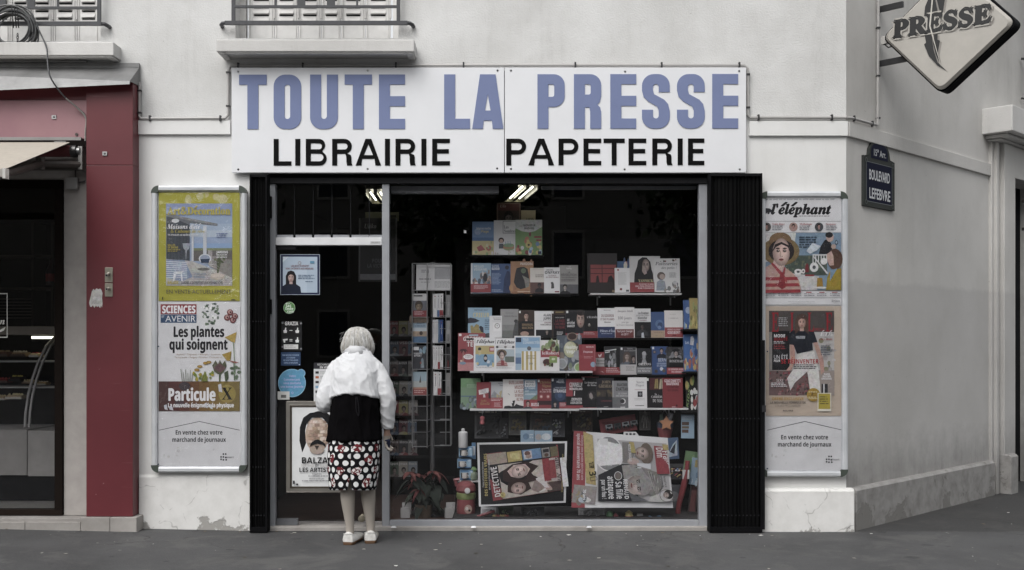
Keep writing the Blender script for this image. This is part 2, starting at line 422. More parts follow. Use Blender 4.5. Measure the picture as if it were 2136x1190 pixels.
# ------------------------------------------------------------------ ground
m = MB()
xs = [-120, -30, -12, -6, -4.5, -3.5, -2.6, -1.95, 0, 6, 30, 120]; ys = [-120, -40, -14, -9, -4, 0.02]
for a, b in zip(xs, xs[1:]):
    for y0, y1 in zip(ys, ys[1:]):
        q = lambda x: GZ(max(x, -6))
        m.quad((a, y0, q(a)), (b, y0, q(b)), (b, y1, q(b)), (a, y1, q(a)))
for a, b in ((2.2, 6), (6, 120)): m.quad((a, .02, 0), (b, .02, 0), (b, 60, 0), (a, 60, 0))
tag(m.build('pavement', ASPH), kind='structure')
# litter on the pavement: scraps too small and too many to count
m = MB(); rr = random.Random(3)
for k in range(110):
    x = rr.uniform(-4, 5.5); y = rr.uniform(-1.6, -.02) if rr.random() < .6 else rr.uniform(-.25, -.09)
    if x > 2.5: y = x-2.489-rr.uniform(.05, 2.2)
    r = rr.choice((.004, .006, .006, .012, .016)); a = rr.uniform(0, 3); z = GZ(x)+.003
    cc = rr.choice(('b8b4ac', '908c86', '6b5f50', 'd8d6d2', '4a443c'))
    m.face([m.av((x+r*math.cos(a+k2*1.57)*rr.uniform(.6, 1.4), y+r*math.sin(a+k2*1.57)*rr.uniform(.6, 1.4), z+rr.uniform(0, .003))) for k2 in range(4)], cc)
tag(m.build('litter', MATTE), 'tiny scraps of litter and leaf crumbs strewn on the pavement', 'litter', kind='stuff')

# ------------------------------------------------------------------ corner building
B = empty('corner_building', (0, 0, 0), 'pale plastered corner building with shops below and shuttered windows above', 'building')
def rect(x0, x1, z0, z1): return [(x0, z0), (x1, z0), (x1, z1), (x0, z1)]
TOPZ = 7.2
so = (PX(558), PX(1481), .012, PZ(362))             # shop opening
mw = (PX(491), PX(831), PZ(80), 5.45)               # middle window
lw = (-5.0, PX(210), PZ(86), 5.45)
ls = (-6.2, PX(136), .115, PZ(376))                # neighbour shop window
zb = PZ(252)
m = MB(); m.mi = 0
# lower smooth wall, upper rough wall in one sheet split at the string course
m.extr([[(-7, -.1), (ls[1], -.1), (so[0], -.1), (so[0], so[3]), (so[1], so[3]), (so[1], -.1), (X0, -.1), (X0, zb), (-7, zb)], rect(ls[0], ls[1], ls[2], ls[3])], 0, .28, 'ffffff')
m.mi = 1
m.extr([rect(-7, X0, zb, TOPZ), rect(*mw), rect(*lw)], 0, .28, 'ffffff')
m.build('wall', [SMOOTHW, ROUGHW], B)
m = MB(); m.M = MCH
LC = 6.0
m.extr([[(0, -.1), (3.1, -.1), (3.1, 2.95), (3.9, 2.95), (3.9, -.1), (LC, -.1), (LC, TOPZ), (0, TOPZ)]], 0, .28, 'ffffff')
m.build('wall', CHAMW, B)
# plinths
m = MB()
def plinth(x0, x1, y, h, zc):
    m.loft([[(x0, .02, -.1), (x0, -y, -.1), (x0, -y, h-.02), (x0, -y+.02, h), (x0, .02, h)], [(x1, .02, -.1), (x1, -y, -.1), (x1, -y, h-.02), (x1, -y+.02, h), (x1, .02, h)]], 'ffffff', sm=False)
plinth(PX(292), so[0]-.004, .018, PZ(990), 0)
m.build('plinth', PLINW, B)
m = MB(); plinth(so[1]+.004, X0+.045, .06, PZ(1020, -.06), 0); m.build('plinth', PLINW, B, bevel=.008)
m = MB(); m.M = MCH
plinth(.045, 2.70, .06, .315, 0)
m.build('plinth', PLING, B, bevel=.008)
m = MB(); m.M = MCH; plinth(2.84, 3.02, .15, .36, 0); m.build('plinth', PLING, B, bevel=.008)
m = MB(); m.M = MCH; plinth(3.98, LC, .1, .36, 0); m.build('plinth', PLING, B, bevel=.008)
# string courses
for x0, x1, a, b in ((PX(290), PX(482), 253, 282), (PX(1562), X0+.008, 254, 285)):
    m = MB(); m.box(x0, x1, -.022, .01, PZ(b), PZ(a), 'ffffff'); m.build('string_course', SMOOTHW, B, bevel=.004)
m = MB(); m.M = MCH; m.box(.01, 2.73, -.022, .01, PZ(285), PZ(254), 'ffffff'); m.build('string_course', CHAMW, B, bevel=.004)
# doorway surround round the corner
m = MB(); m.M = MCH
z1 = 3.25
for u0, u1, y in ((2.70, 2.74, -.03), (2.744, 2.80, -.06), (2.804, 2.84, -.03), (2.844, 3.08, -.09)): m.box(u0, u1, y, .01, .0, z1, 'ffffff')
m.box(3.08, 3.11, -.09, .2, 0, 2.95, 'ffffff')
m.box(2.9, 4.1, -.085, .01, 2.953, z1, 'ffffff')
m.build('door_surround', CHAMW, B, bevel=.005)
m = MB(); m.M = MCH; m.box(3.1, 3.9, .15, .2, 0, 2.95, '1a1a1c'); m.build('door', BLACKM, B)
m = MB(); m.M = MCH
m.box(2.555, 4.5, -.265, .01, 3.30, 3.535, 'ffffff'); m.box(2.62, 4.45, -.2, .01, 3.27, 3.2975, 'ffffff'); m.box(2.66, 4.4, -.13, .01, 3.252, 3.267, 'ffffff')
m.build('canopy_slab', SILLW, B, bevel=.008)
for pz in (422, 480):
    u, z = CH(2112, pz); m = MB(); m.M = MCH; m.box(u-.012, u+.012, -.115, -.088, z-.014, z+.014, '3a3836'); m.build('wall_bolt', IRON, B)
# roof and party walls close the shell
m = MB(); m.box(-7, 7, .28, 8, TOPZ-.1, TOPZ, '777777'); m.build('roof', MATTE, B)

# upper windows: shutters, frame, sill, railing
def upper_window(w, rev, sill, nleaf, xsplit, zs, slot0):
    x0, x1, z0, z1 = w
    win = MB(); win.box(x0, x0+.045, rev-.01, rev+.05, z0, z1, 'd6d4d1'); win.box(x1-.055, x1, rev-.01, rev+.05, z0, z1, 'd9d8d6')
    win.box(x0+.0455, x1-.0555, rev, rev+.05, z1-.06, z1, 'd9d8d6')
    wo = win.build('window', MATTE, B)
    for a, b in zip(xsplit, xsplit[1:]):
        m = MB(); a += .0025; b -= .0025; w_ = b-a; e = .03 if w_ > .16 else .022
        zt = z1-.065
        slots = [z0+slot0+k*.058 for k in range(int((zt-z0-slot0-.1)/.058))]
        sa, sb = a+w_*.2, b-w_*.2
        m.extr([rect(a, b, z0+.003, zt)]+[rect(sa, sb, s, s+.016) for s in slots], rev+.008, rev+.026, 'dedddb')
        for s in slots:          # the bent louvre lips and the dark box behind
            m.quad((sa-.004, rev+.006, s+.048), (sb+.004, rev+.006, s+.048), (sb, rev-.009, s+.017), (sa, rev-.009, s+.017), 'd2d0ce')
        m.box(sa-.01, sb+.01, rev+.030, rev+.034, slots[0]-.01, slots[-1]+.03, '111111')
        for xx in (a+.012, b-.016): m.box(xx, xx+.004, rev+.003, rev+.0078, z0+.01, zt, 'c6c4c2')
        m.box(b-.004, b+.008, rev-.004, rev+.007, z0+.19, z0+.29, 'c9c7c5')
        m.build('shutter', MATTE, wo)
    m = MB(); sx0, sx1, st, sb_, yo = sill
    m.box(sx0, sx1, -yo, .27, sb_, st, 'ffffff')
    for q in ((sx0+.01, sx0+.06, -yo+.01, -.002), (sx1-.06, sx1-.01, -yo+.01, -.002), (sx0+.0605, sx1-.0605, -yo+.01, -yo+.045)): m.box(q[0], q[1], q[2], q[3], sb_-.012, sb_-.0005, 'ffffff')
    m.build('window_sill', SILLW, wo, bevel=.006)
    return wo
sp = [PX(q, .14) for q in (517, 572, 622, 670, 711, 762, 815)]
w1 = upper_window(mw, .14, (PX(451, -.2), PX(864, -.2), PZ(83, -.2), PZ(108, -.2), .2), 6, sp, 0, .15)
sp = [PX(q, .10) for q in (-110, -60, -10, 20, 63, 110, 160, 207)]
w2 = upper_window(lw, .10, (-5.2, PX(237, -.15), PZ(88, -.15), PZ(116, -.15), .15), 6, sp, 0, .19)
def railing(par, x0, x1, zb_, zm, posts, thin, plates, ends, y=-.06):
    m = MB(); k = '46474a'
    m.box(x0, x1, y-.012, y+.012, zb_-.014, zb_+.014, k)
    for (xa, d) in ends: m.tube([(xa, y, zb_), (xa+d*.02, y+.004, zb_-.002), (xa+d*.035, y+.02, zb_-.008), (xa+d*.04, .02, zb_-.01)], .015, k, 8)
    m.box(x0 if len(ends) < 2 else posts[0], posts[-1], y-.009, y+.009, zm-.009, zm+.009, k)
    for p_ in posts: m.box(p_-.013, p_+.013, y-.0085, y+.0085, zb_+.0145, zb_+.95, k)
    for p_ in thin: m.box(p_-.007, p_+.007, y-.007, y+.007, zm+.0095, zm+.75, k)
    for a, b in plates: m.box(a, b, y-.006, y+.006, zm+.0095, zm+.75, k)
    m.box(x0, x1, y-.02, y+.02, zb_+.951, zb_+.985, k)
    return m.build('railing', IRON, par)
railing(w1, PX(470, -.06), PX(850, -.06), PZ(48.5, -.06), PZ(14.5, -.06), [PX(487, -.06), PX(831, -.06)], [PX(575, -.06), PX(745, -.06)], [(PX(620, -.06), PX(637, -.06)), (PX(682, -.06), PX(699, -.06))], [(PX(470, -.06), -1), (PX(850, -.06), 1)])
railing(w2, -5.1, PX(212, -.06), PZ(50, -.06), PZ(17, -.06), [PX(207, -.06)], [PX(121, -.06)], [(PX(-6, -.06), PX(13, -.06)), (PX(57, -.06), PX(73, -.06))], [(PX(212, -.06), 1)])
for zz in (62, 130):  # a small rail hook at far right edge
    pass

# interior shells (dark rooms behind the two shops)
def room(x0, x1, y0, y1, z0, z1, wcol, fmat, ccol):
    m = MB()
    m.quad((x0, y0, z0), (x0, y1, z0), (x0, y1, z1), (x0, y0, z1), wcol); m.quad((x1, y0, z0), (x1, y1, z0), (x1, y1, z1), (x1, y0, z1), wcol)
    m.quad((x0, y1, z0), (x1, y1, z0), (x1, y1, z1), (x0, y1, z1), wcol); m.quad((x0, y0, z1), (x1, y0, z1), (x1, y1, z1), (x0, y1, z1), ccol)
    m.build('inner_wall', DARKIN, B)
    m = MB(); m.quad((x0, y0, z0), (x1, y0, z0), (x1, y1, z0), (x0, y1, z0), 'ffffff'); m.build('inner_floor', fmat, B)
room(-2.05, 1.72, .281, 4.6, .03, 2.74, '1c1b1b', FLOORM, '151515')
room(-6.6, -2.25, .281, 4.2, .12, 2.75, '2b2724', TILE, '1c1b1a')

# ------------------------------------------------------------------ wall conduits
CON = 'a9a7a5'
m = MB(); yv = -.022
def run(pts, r=.0115): m.tube(pts, r, CON, 8)
pl = [P(291, 172, yv), P(291, 244, yv), P(295, 248, yv), P(470, 247, yv), P(476, 241, yv), P(476.5, 148, yv), P(481, 138, yv), P(1000, 136.5, yv), P(1553, 137, yv), P(1559, 143, yv), P(1560, 240, yv), P(1565, 246, yv), P(1765, 246, yv)]
run(pl)
def chp(px, py, y=-.022):
    u, z = CH(px, py); return MCH @ Vector((u, y, z))
run([P(1765, 246, yv), chp(1772, 248), chp(1822, 262)])
run([chp(1825, 262), chp(1826, 100), chp(1827, -40)])
co = m.build('cable_conduit', PLAST); tag(co, 'thin grey cable conduit running along the string course and round the white shop sign', 'conduit')
for q in [(P(313, 248, yv), 0), (P(460, 248, yv), 0), (P(291, 190, yv), 1), (P(291, 236, yv), 1), (P(476, 222, yv), 1), (P(476, 152, yv), 1), (P(497, 138, yv), 0), (P(632, 138, yv), 0), (P(826, 137, yv), 0), (P(967, 137, yv), 0), (P(1200, 137, yv), 0), (P(1380, 137, yv), 0), (P(1542, 137, yv), 0), (P(1560, 156, yv), 1), (P(1560, 225, yv), 1), (P(1582, 246, yv), 0), (P(1735, 246, yv), 0), (chp(1776, 249), 0), (chp(1814, 260), 0), (chp(1826, 248), 1), (chp(1826, 160), 1), (chp(1826, 60), 1)]:
    m = MB(); a, b = (.014, .006) if q[1] else (.006, .014); m.box(-a, a, -.015, .014, -b, b, '3a3a3c'); m.box(-.006, .006, -.013, .014, -.020 if q[1] == 0 else -.004, .022 if q[1] == 0 else .004, '2c2c2e')
    m.build('clip', PLAST, co, loc=q[0])

# ------------------------------------------------------------------ big shop sign
SY = -.05
def SP(px, py): return (PX(px, SY), PZ(py, SY))
def px_poly(pts): return [SP(*p) for p in pts]
def arcp(cx, cy, r, a0, a1, n=7, ry=None):
    return [(cx+r*math.cos(R_(a0+(a1-a0)*k/n)), cy-(ry or r)*math.sin(R_(a0+(a1-a0)*k/n))) for k in range(n+1)]
S = empty('shop_sign', (0, SY, 0), 'long white shop sign with big blue capitals above black ones over the shopfront', 'sign')
for a, b in ((483, 1051.6), (1053, 1556.5)):
    m = MB(); m.box(PX(a, SY), PX(b, SY), 0, .03, PZ(360.5, SY), PZ(141.5, SY), 'e0e1e4'); m.build('panel', SIGNW, S, bevel=.002)
m = MB(); m.box(PX(490, SY), PX(1550, SY), .031, .049, PZ(355, SY), PZ(146, SY), '55565a'); m.build('backing_frame', METAL, S)
def glyph(ch, x, w, y0, y1, st):
    """heavy condensed capital as contours in px: x left, w width, y0 top, y1 bottom, st stem"""
    x1 = x+w; h = y1-y0; bar = h*.185; r = w*.42; ri = (w-2*st)/2; mid = (y0+y1)/2
    if ch == 'T': return [[(x, y0), (x1, y0), (x1, y0+bar), (x+w/2+st/2, y0+bar), (x+w/2+st/2, y1), (x+w/2-st/2, y1), (x+w/2-st/2, y0+bar), (x, y0+bar)]]
    if ch == 'L': return [[(x, y0), (x+st, y0), (x+st, y1-bar), (x1, y1-bar), (x1, y1), (x, y1)]]
    if ch == 'E': return [[(x, y0), (x1, y0), (x1, y0+bar), (x+st, y0+bar), (x+st, mid-bar*.55), (x1, mid-bar*.55), (x1, mid+bar*.45), (x+st, mid+bar*.45), (x+st, y1-bar), (x1, y1-bar), (x1, y1), (x, y1)]]
    if ch == 'O':
        o = arcp(x1-r, y0+r, r, 0, 90)+arcp(x+r, y0+r, r, 90, 180)+arcp(x+r, y1-r, r, 180, 270)+arcp(x1-r, y1-r, r, 270, 360)
        k = arcp(x+st+ri, y0+bar+ri, ri, 0, 180, 10)+arcp(x+st+ri, y1-bar-ri, ri, 180, 360, 10); return [o, k]
    if ch == 'U':
        return [[(x, y0), (x+st, y0), (x+st, y1-bar-ri)]+arcp(x+st+ri, y1-bar-ri, ri, 180, 360, 10)+[(x1-st, y0), (x1, y0)]+arcp(x1-r, y1-r, r, 360, 270)+arcp(x+r, y1-r, r, 270, 180)]
    if ch == 'A':
        return [[(x+w*.25, y0), (x+w*.75, y0), (x1, y1), (x1-st*.97, y1), (x1-st*1.05, y1-bar*.82), (x+st*1.05, y1-bar*.82), (x+st*.97, y1), (x, y1)], [(x+w*.5, y0+h*.37), (x+w*.59, y1-h*.335), (x+w*.41, y1-h*.335)]]
    if ch in 'PR':
        yb = y0+h*(.60 if ch == 'P' else .56); rb = w*.40
        hole = [(x+st, y0+bar)]+[(x+st, yb-bar)]+arcp(x1-st-ri*.6, yb-bar-ri*.8, ri*.8, 270, 360, 5)+arcp(x1-st-ri*.6, y0+bar+ri*.8, ri*.8, 0, 90, 5)
        top = [(x, y1), (x, y0)]+arcp(x1-rb, y0+rb, rb, 90, 0)
        if ch == 'P': return [top+arcp(x1-rb, yb-rb, rb, 360, 270)+[(x+st, yb), (x+st, y1)], hole]
        return [top+[(x1, yb-rb*.75)]+[(x1-w*.05, yb-rb*.25), (x1-w*.14, yb)]+[(x1-w*.04, yb+h*.05), (x1, yb+h*.13), (x1, y1), (x1-st, y1), (x1-st, yb+h*.12), (x1-st-ri*.35, yb+h*.05), (x+st, yb+h*.05), (x+st, y1)], hole]
    if ch == 'S':
        # thick-stroked S: sweep along a centre line
        o = r; cy = mid; rr2 = w/2
        outer = [(x1, y0+h*.33)]+arcp(x1-o, y0+o, o, 0, 90)+arcp(x+o, y0+o, o, 90, 180)+[(x, y0+h*.30), (x+w*.06, y0+h*.42), (x+w*.22, y0+h*.50), (x1-st-w*.05, y0+h*.60), (x1-st, y0+h*.67)]
        outer += [(x1-st, y1-bar-ri)]+arcp(x+st+ri, y1-bar-ri, ri, 360, 180, 10)+[(x+st, y0+h*.655), (x, y0+h*.655)]
        outer += arcp(x+o, y1-o, o, 180, 270)+arcp(x1-o, y1-o, o, 270, 360)+[(x1, y0+h*.68), (x1-w*.06, y0+h*.55), (x1-w*.2, y0+h*.47), (x+st+w*.04, y0+h*.37), (x+st, y0+h*.30)]
        outer += [(x+st, y0+bar+ri)]+arcp(x+st+ri, y0+bar+ri, ri, 180, 0, 10)+[(x1-st, y0+h*.33)]
        return [outer]
BLUE = '7882a4'
for ch, x, w in (('T', 499, 57.5), ('O', 571, 57.5), ('U', 647, 58), ('T', 719, 57), ('E', 790.5, 54.5), ('L', 926.5, 54), ('A', 985, 65), ('P', 1121, 57), ('R', 1197, 57), ('E', 1273, 54), ('S', 1339, 58), ('S', 1412, 58), ('E', 1485.5, 54)):
    yt = 156.5-(x-499)/1040*1.5; m = MB()
    m.extr([px_poly(q) for q in glyph(ch, x, w, yt, yt+113.5, 23)], -.005, -.0005, BLUE, back=False); m.build('letter', VINYL, S)
def hglyph(ch, x, w, y0, y1, st):
    x1 = x+w; h = y1-y0; mid = y0+h*.47; b = st*.86
    if ch == 'I': return [[(x, y0), (x1, y0), (x1, y1), (x, y1)]]
    if ch == 'L': return [[(x, y0), (x+st, y0), (x+st, y1-b), (x1, y1-b), (x1, y1), (x, y1)]]
    if ch == 'T': return [[(x, y0), (x1, y0), (x1, y0+b), (x+w/2+st/2, y0+b), (x+w/2+st/2, y1), (x+w/2-st/2, y1), (x+w/2-st/2, y0+b), (x, y0+b)]]
    if ch == 'E': return [[(x, y0), (x1, y0), (x1, y0+b), (x+st, y0+b), (x+st, mid-b*.5), (x1-w*.06, mid-b*.5), (x1-w*.06, mid+b*.5), (x+st, mid+b*.5), (x+st, y1-b), (x1, y1-b), (x1, y1), (x, y1)]]
    if ch == 'A': return [[(x+w/2-st*.58, y0), (x+w/2+st*.58, y0), (x1, y1), (x1-st*1.15, y1), (x1-w*.255, y1-h*.25), (x+w*.255, y1-h*.25), (x+st*1.15, y1), (x, y1)], [(x+w/2, y0+h*.2), (x1-w*.32, y1-h*.39), (x+w*.32, y1-h*.39)]]
    if ch in 'PR':
        yb = y0+h*(.59 if ch == 'P' else .56); ro = (yb-y0)/2; ri = ro-b
        hole = [(x+st, y0+b), (x+st, yb-b)]+arcp(x1-ro, y0+ro, ri, 270, 450, 10)
        if ch == 'P': return [[(x, y1), (x, y0)]+arcp(x1-ro, y0+ro, ro, 90, -90, 12)+[(x+st, yb), (x+st, y1)], hole]
        return [[(x, y1), (x, y0)]+arcp(x1-ro, y0+ro, ro, 90, -70, 12)+[(x1-w*.06, yb+h*.04), (x1-w*.02, yb+h*.12), (x1-w*.015, y1-h*.1), (x1+w*.03, y1), (x1-st*.95, y1), (x1-w*.02-st, y1-h*.12), (x1-w*.03-st, yb+h*.1), (x1-w*.08-st, yb), (x+st, yb), (x+st, y1)], hole]
    if ch == 'B':
        yb = y0+h*.47; r1 = (yb-y0)/2; r2 = (y1-yb)/2; xw = x1-w*.07
        return [[(x, y1), (x, y0)]+arcp(xw-r1, y0+r1, r1, 90, -60, 10)+arcp(x1-r2, yb+r2, r2, 60, -90, 10), [(x+st, y0+b), (x+st, yb-b*.5)]+arcp(xw-r1, (y0+b+yb-b*.5)/2, (yb-b*1.5-y0)/2, 270, 450, 8), [(x+st, yb+b*.5), (x+st, y1-b)]+arcp(x1-r2, (yb+b*.5+y1-b)/2, (y1-yb-b*1.5)/2, 270, 450, 8)]
LIB = (('L', 571, 37), ('I', 616, 10.5), ('B', 638, 43.5), ('R', 693, 41), ('A', 742, 53), ('I', 803, 10.5), ('R', 825, 41), ('I', 879, 10.5), ('E', 901.5, 37))
PAP = (('P', 1056, 41.5), ('A', 1102, 54), ('P', 1165, 41.5), ('E', 1217, 37), ('T', 1259, 44), ('E', 1311, 37), ('R', 1360.5, 41), ('I', 1413.5, 10.5), ('E', 1435, 34))
for ch, x, w in LIB+PAP:
    y0 = 290.5-(x-571)/880*1.0; m = MB()
    m.extr([px_poly(q) for q in hglyph(ch, x, w, y0, y0+55.5, 10.4)], -.004, -.0005, '060607', back=False); m.build('letter', VINYL, S)
for x, y in ((497, 150), (767, 148), (1038, 148), (497, 354), (767, 353), (1037, 352), (1066, 148), (1304, 150), (1542, 149), (1066, 353), (1303, 354), (1543, 354)):
    m = MB(); m.lathe([(.004, -.005), (.0075, -.003), (.008, 0)], '3a3a3e', 10); q = SP(x, y); m.build('screw', METAL, S, loc=(q[0], 0, q[1]), rot=(R_(90), 0, 0))

# ------------------------------------------------------------------ shopfront: frame, panes, door
F = empty('shopfront', (0, .06, 0), 'grey metal shopfront with a glass door and one wide display window', 'shopfront')
AC = '94969b'; FY0, FY1 = -.035, .03
def fbox(a, b, t, d, y0=FY0, y1=FY1, col=AC):
    m.box(PX(a, .03), PX(b, .03), y0, y1, PZ(d, .03), PZ(t, .03), col)
m = MB()
fbox(560, 574.5, 384, 1100)          # left jamb
fbox(797, 812, 384, 1100)            # mullion
fbox(1458, 1478, 384, 1100)           # right jamb
fbox(812.5, 1457.5, 1086, 1100)       # bottom rail
m.build('frame', FRAMEP, F, bevel=.003)
m = MB(); fbox(575, 796.5, 496, 512, col='d9dadc'); tr_ = m.build('transom', FRAMEP, F, bevel=.003); m = MB(); fbox(773, 794, 504, 509.5, FY0-.001, FY0-.0002, 'b9babb'); m.page(0, 0, 1, y=FY0-.0012); m.L(PX(775, .03), PX(792, .03), -PZ(505.3, .03), -PZ(508.4, .03), 1, '8a8a8a', .02); m.build('maker_plate', FRAMEP, tr_)
m = MB(); fbox(558, 1480, 372, 383.5, -.05, .04, '2c2c2e'); m.box(so[0]+.002, so[1]-.002, -.045, .1, PZ(371.5, .03), so[3]-.004, '0d0d0f'); m.build('lintel', BLACKM, F)
m = MB(); fbox(813, 1040, 385, 400, .06, .12, '8a8b8e'); fbox(1130, 1457, 385, 391, .06, .12, '77787b'); m.build('blind_box', FRAMEP, F)
m = MB(); m.box(so[0], so[1], -.075, .2, -.05, .03, 'ffffff'); thr = m.build('threshold', STONE, F, bevel=.006)
for px in (822, 988, 1228):
    m = MB(); m.loft([[(-.02, -.012, 0), (.02, -.012, 0), (.02, .012, 0), (-.02, .012, 0)], [(-.012, -.008, .012), (.012, -.008, .012), (.012, .008, .012), (-.012, .008, .012)]], 'c8c8ca', sm=False); m.build('floor_stud', METAL, F, loc=(PX(px, -.02), -.105, .0302))
def pane(a, b, t, d, y=.0):
    m = MB(); m.box(PX(a, .06), PX(b, .06), y-.004, y+.004, PZ(d, .06), PZ(t, .06)); return m
pane(812.6, 1457.6, 384, 1085.6).build('display_pane', GLASS, F)
pane(575, 796.6, 384, 492).build('transom_pane', GLASS, F)
m = MB()
for x in (614, 653, 692, 731, 770): m.box(PX(x, .06)-.002, PX(x, .06)+.002, .006, .02, PZ(492, .06), PZ(386, .06), '2a2b2d')
m.build('louvre_bars', DARKIN, F)
m = MB()
for x in (594, 633, 672, 711, 750, 785): m.box(PX(x-17, .06), PX(x+17, .06), .01, .02, PZ(497, .06), PZ(490, .06), 'c0c2c6')
m.build('louvre_handles', METAL, F)
D = pane(575, 796.6, 512.5, 1092, .002).build('door', GLASS, F)
m = MB(); fbox(576, 620, 1083, 1096, -.02, .02); m.build('door_pivot', METAL, D)
m = MB(); fbox(577, 617, 512.8, 521, -.02, .025, '2a2a2c'); m.build('door_closer', METAL, D)
m = MB(); m.lathe([(.022, 0), (.022, .012), (.01, .016), (.01, .05), (.024, .055), (.027, .07), (.02, .085), (.0, .088)], 'b0a896', 18)
m.build('door_handle', METAL, D, loc=(PX(757, .06), -.006, PZ(1079, .06)), rot=(R_(90), 0, 0))

# ------------------------------------------------------------------ folding shutters
def shutter(px0, px1, ptop, pbot, n, label, yf=-.12, lock=None, depth=.1):
    zb_ = .005
    f = empty('folding_shutter', (PX((px0+px1)/2, yf), yf, 0), label, 'shutter', 'folding shutters beside the shopfront')
    cx = PX((px0+px1)/2, yf); x0, x1 = PX(px0, yf)-cx, PX(px1, yf)-cx; zt = PZ(ptop, yf)
    m = MB(); pts = []; rj = random.Random(n)
    for k in range(n+1):
        x = x0+.012+(x1-x0-.024)*(k+(rj.uniform(-.28, .28) if 0 < k < n else 0))/n; pts.append((x, (0.012+rj.uniform(0, .006) if k % 2 else .027-rj.uniform(0, .006))))
    ring = lambda z: [(p[0], p[1], z) for p in pts]+[(p[0], p[1]+.004, z) for p in pts[::-1]]
    m.loft([ring(zb_+.02), ring(zt-.02)], '0a0a0b', sm=False)
    for py in (470, 570, 671, 772, 874, 975, 1076):
        z = PZ(py, yf)
        if z > .1: m.box(x0+.012, x1-.012, .0318, .0335, z-.003, z+.003, '202022')
        for k in range(1, n, 2):
            x = pts[k][0]; m.box(x-.004, x+.004, .006, .0115, z-.004, z+.004, '303033')
    m.build('pleated_panel', BLACKM, f)
    for xa, xb in ((x0, x0+.011), (x1-.011, x1)):
        m = MB(); m.box(xa, xb, -.006, depth, zb_, zt, '141416'); m.build('end_post', BLACKM, f)
    m = MB(); m.box(x0+.0115, x1-.0115, -.004, .036, zb_, zb_+.04, '101012'); m.build('rail', BLACKM, f)
    m = MB(); m.box(x0+.0115, x1-.0115, -.002, .04, zt-.019, zt, '1a1a1c'); m.build('rail', BLACKM, f)
    if lock:
        m = MB(); m.box(x1+.0, x1+.02, 0, .03, PZ(1105, yf), PZ(710, yf), '19191b'); m.box(x1-.004, x1+.024, -.014, -.002, PZ(860, yf), PZ(846, yf), '333336'); m.build('lock_bar', BLACKM, f)
    return f
shutter(1480, 1590, 362, 1110, 26, 'wide black folding shutter stacked at the right of the display window', lock=True)
shutter(521, 557, 364, 1112, 10, 'narrow black folding shutter stacked beside the glass door')
m = MB(); m.box(PX(553), PX(566), -.06, -.02, PZ(455), PZ(410), '161618'); m.build('shutter_hinge', BLACKM, F)
m = MB(); m.box(PX(553), PX(566), -.06, -.02, PZ(655), PZ(625), '161618'); m.build('shutter_hinge', BLACKM, F)

# ------------------------------------------------------------------ neighbour shop on the left
N = empty('neighbour_shopfront', (PX(90), 0, 0), 'dark red neighbouring shopfront with a tall red pillar and brown framed window', 'shopfront')
NL = Matrix.Translation((-PX(90), 0, 0))
def NM(): q = MB(); q.M = NL; return q
PY = -.13
pxa, pxb = PX(180, PY), PX(277, PY)
m = NM(); m.box(pxa, pxb, PY, .02, .125, PZ(345.6, PY)); m.box(pxa, pxb, PY, .02, PZ(344.4, PY), PZ(172, PY)); m.box(pxa+.002, pxb-.002, PY+.004, .015, PZ(345.5, PY), PZ(344.5, PY), 'ffffff')
m.build('pillar', REDP, N, bevel=.003)
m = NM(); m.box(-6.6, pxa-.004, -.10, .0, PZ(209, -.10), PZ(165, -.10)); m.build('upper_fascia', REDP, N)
m = NM(); m.box(-6.6, pxa-.004, -.11, .0, PZ(290, -.11), PZ(209.6, -.11)); m.build('fascia', PINKP, N, bevel=.002)
m = NM(); m.box(-6.6, PX(171, -.12), -.14, -.112, PZ(293.5, -.13), PZ(287, -.13), '9c9a98'); m.box(PX(118, -.12), PX(142, -.12), -.16, -.141, PZ(301, -.13), PZ(296, -.13), '8a8886'); m.build('rail', METAL, N)
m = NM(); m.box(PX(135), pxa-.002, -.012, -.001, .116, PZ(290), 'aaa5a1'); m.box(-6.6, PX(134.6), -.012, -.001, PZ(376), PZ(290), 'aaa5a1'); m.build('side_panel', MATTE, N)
m = NM(); x1_ = PX(133.5)
m.box(-6.2, x1_, -.03, .05, PZ(395), PZ(376.5), '17130f'); m.box(PX(117), x1_, -.03, .05, .16, PZ(395.5), '1d1714'); m.box(-6.2, x1_, -.03, .05, .118, .159, '231c18')
m.build('window_frame', BLACKM, N, bevel=.002)
m = NM(); m.box(-6.2, PX(117.5), .005, .012, .16, PZ(395.5)); m.build('pane', GLASS2, N)
m = NM(); m.box(-6.6, pxa+.0, -.14, .3, .07, .112); m.build('doorstep', STONE, N, bevel=.004)
m = NM()
for a, b in ((-6.6, PX(52, -.16)-.001), (PX(52, -.16)+.001, PX(168, -.16)-.001), (PX(168, -.16)+.001, PX(229, -.16)-.001), (PX(229, -.16)+.001, PX(285, -.16))): m.box(a, b, -.16, .02 if a > -3.2 else -.142, -.05, .123 if b > pxa+.1 else .09)
m.build('step_blocks', STONE, N, bevel=.005)
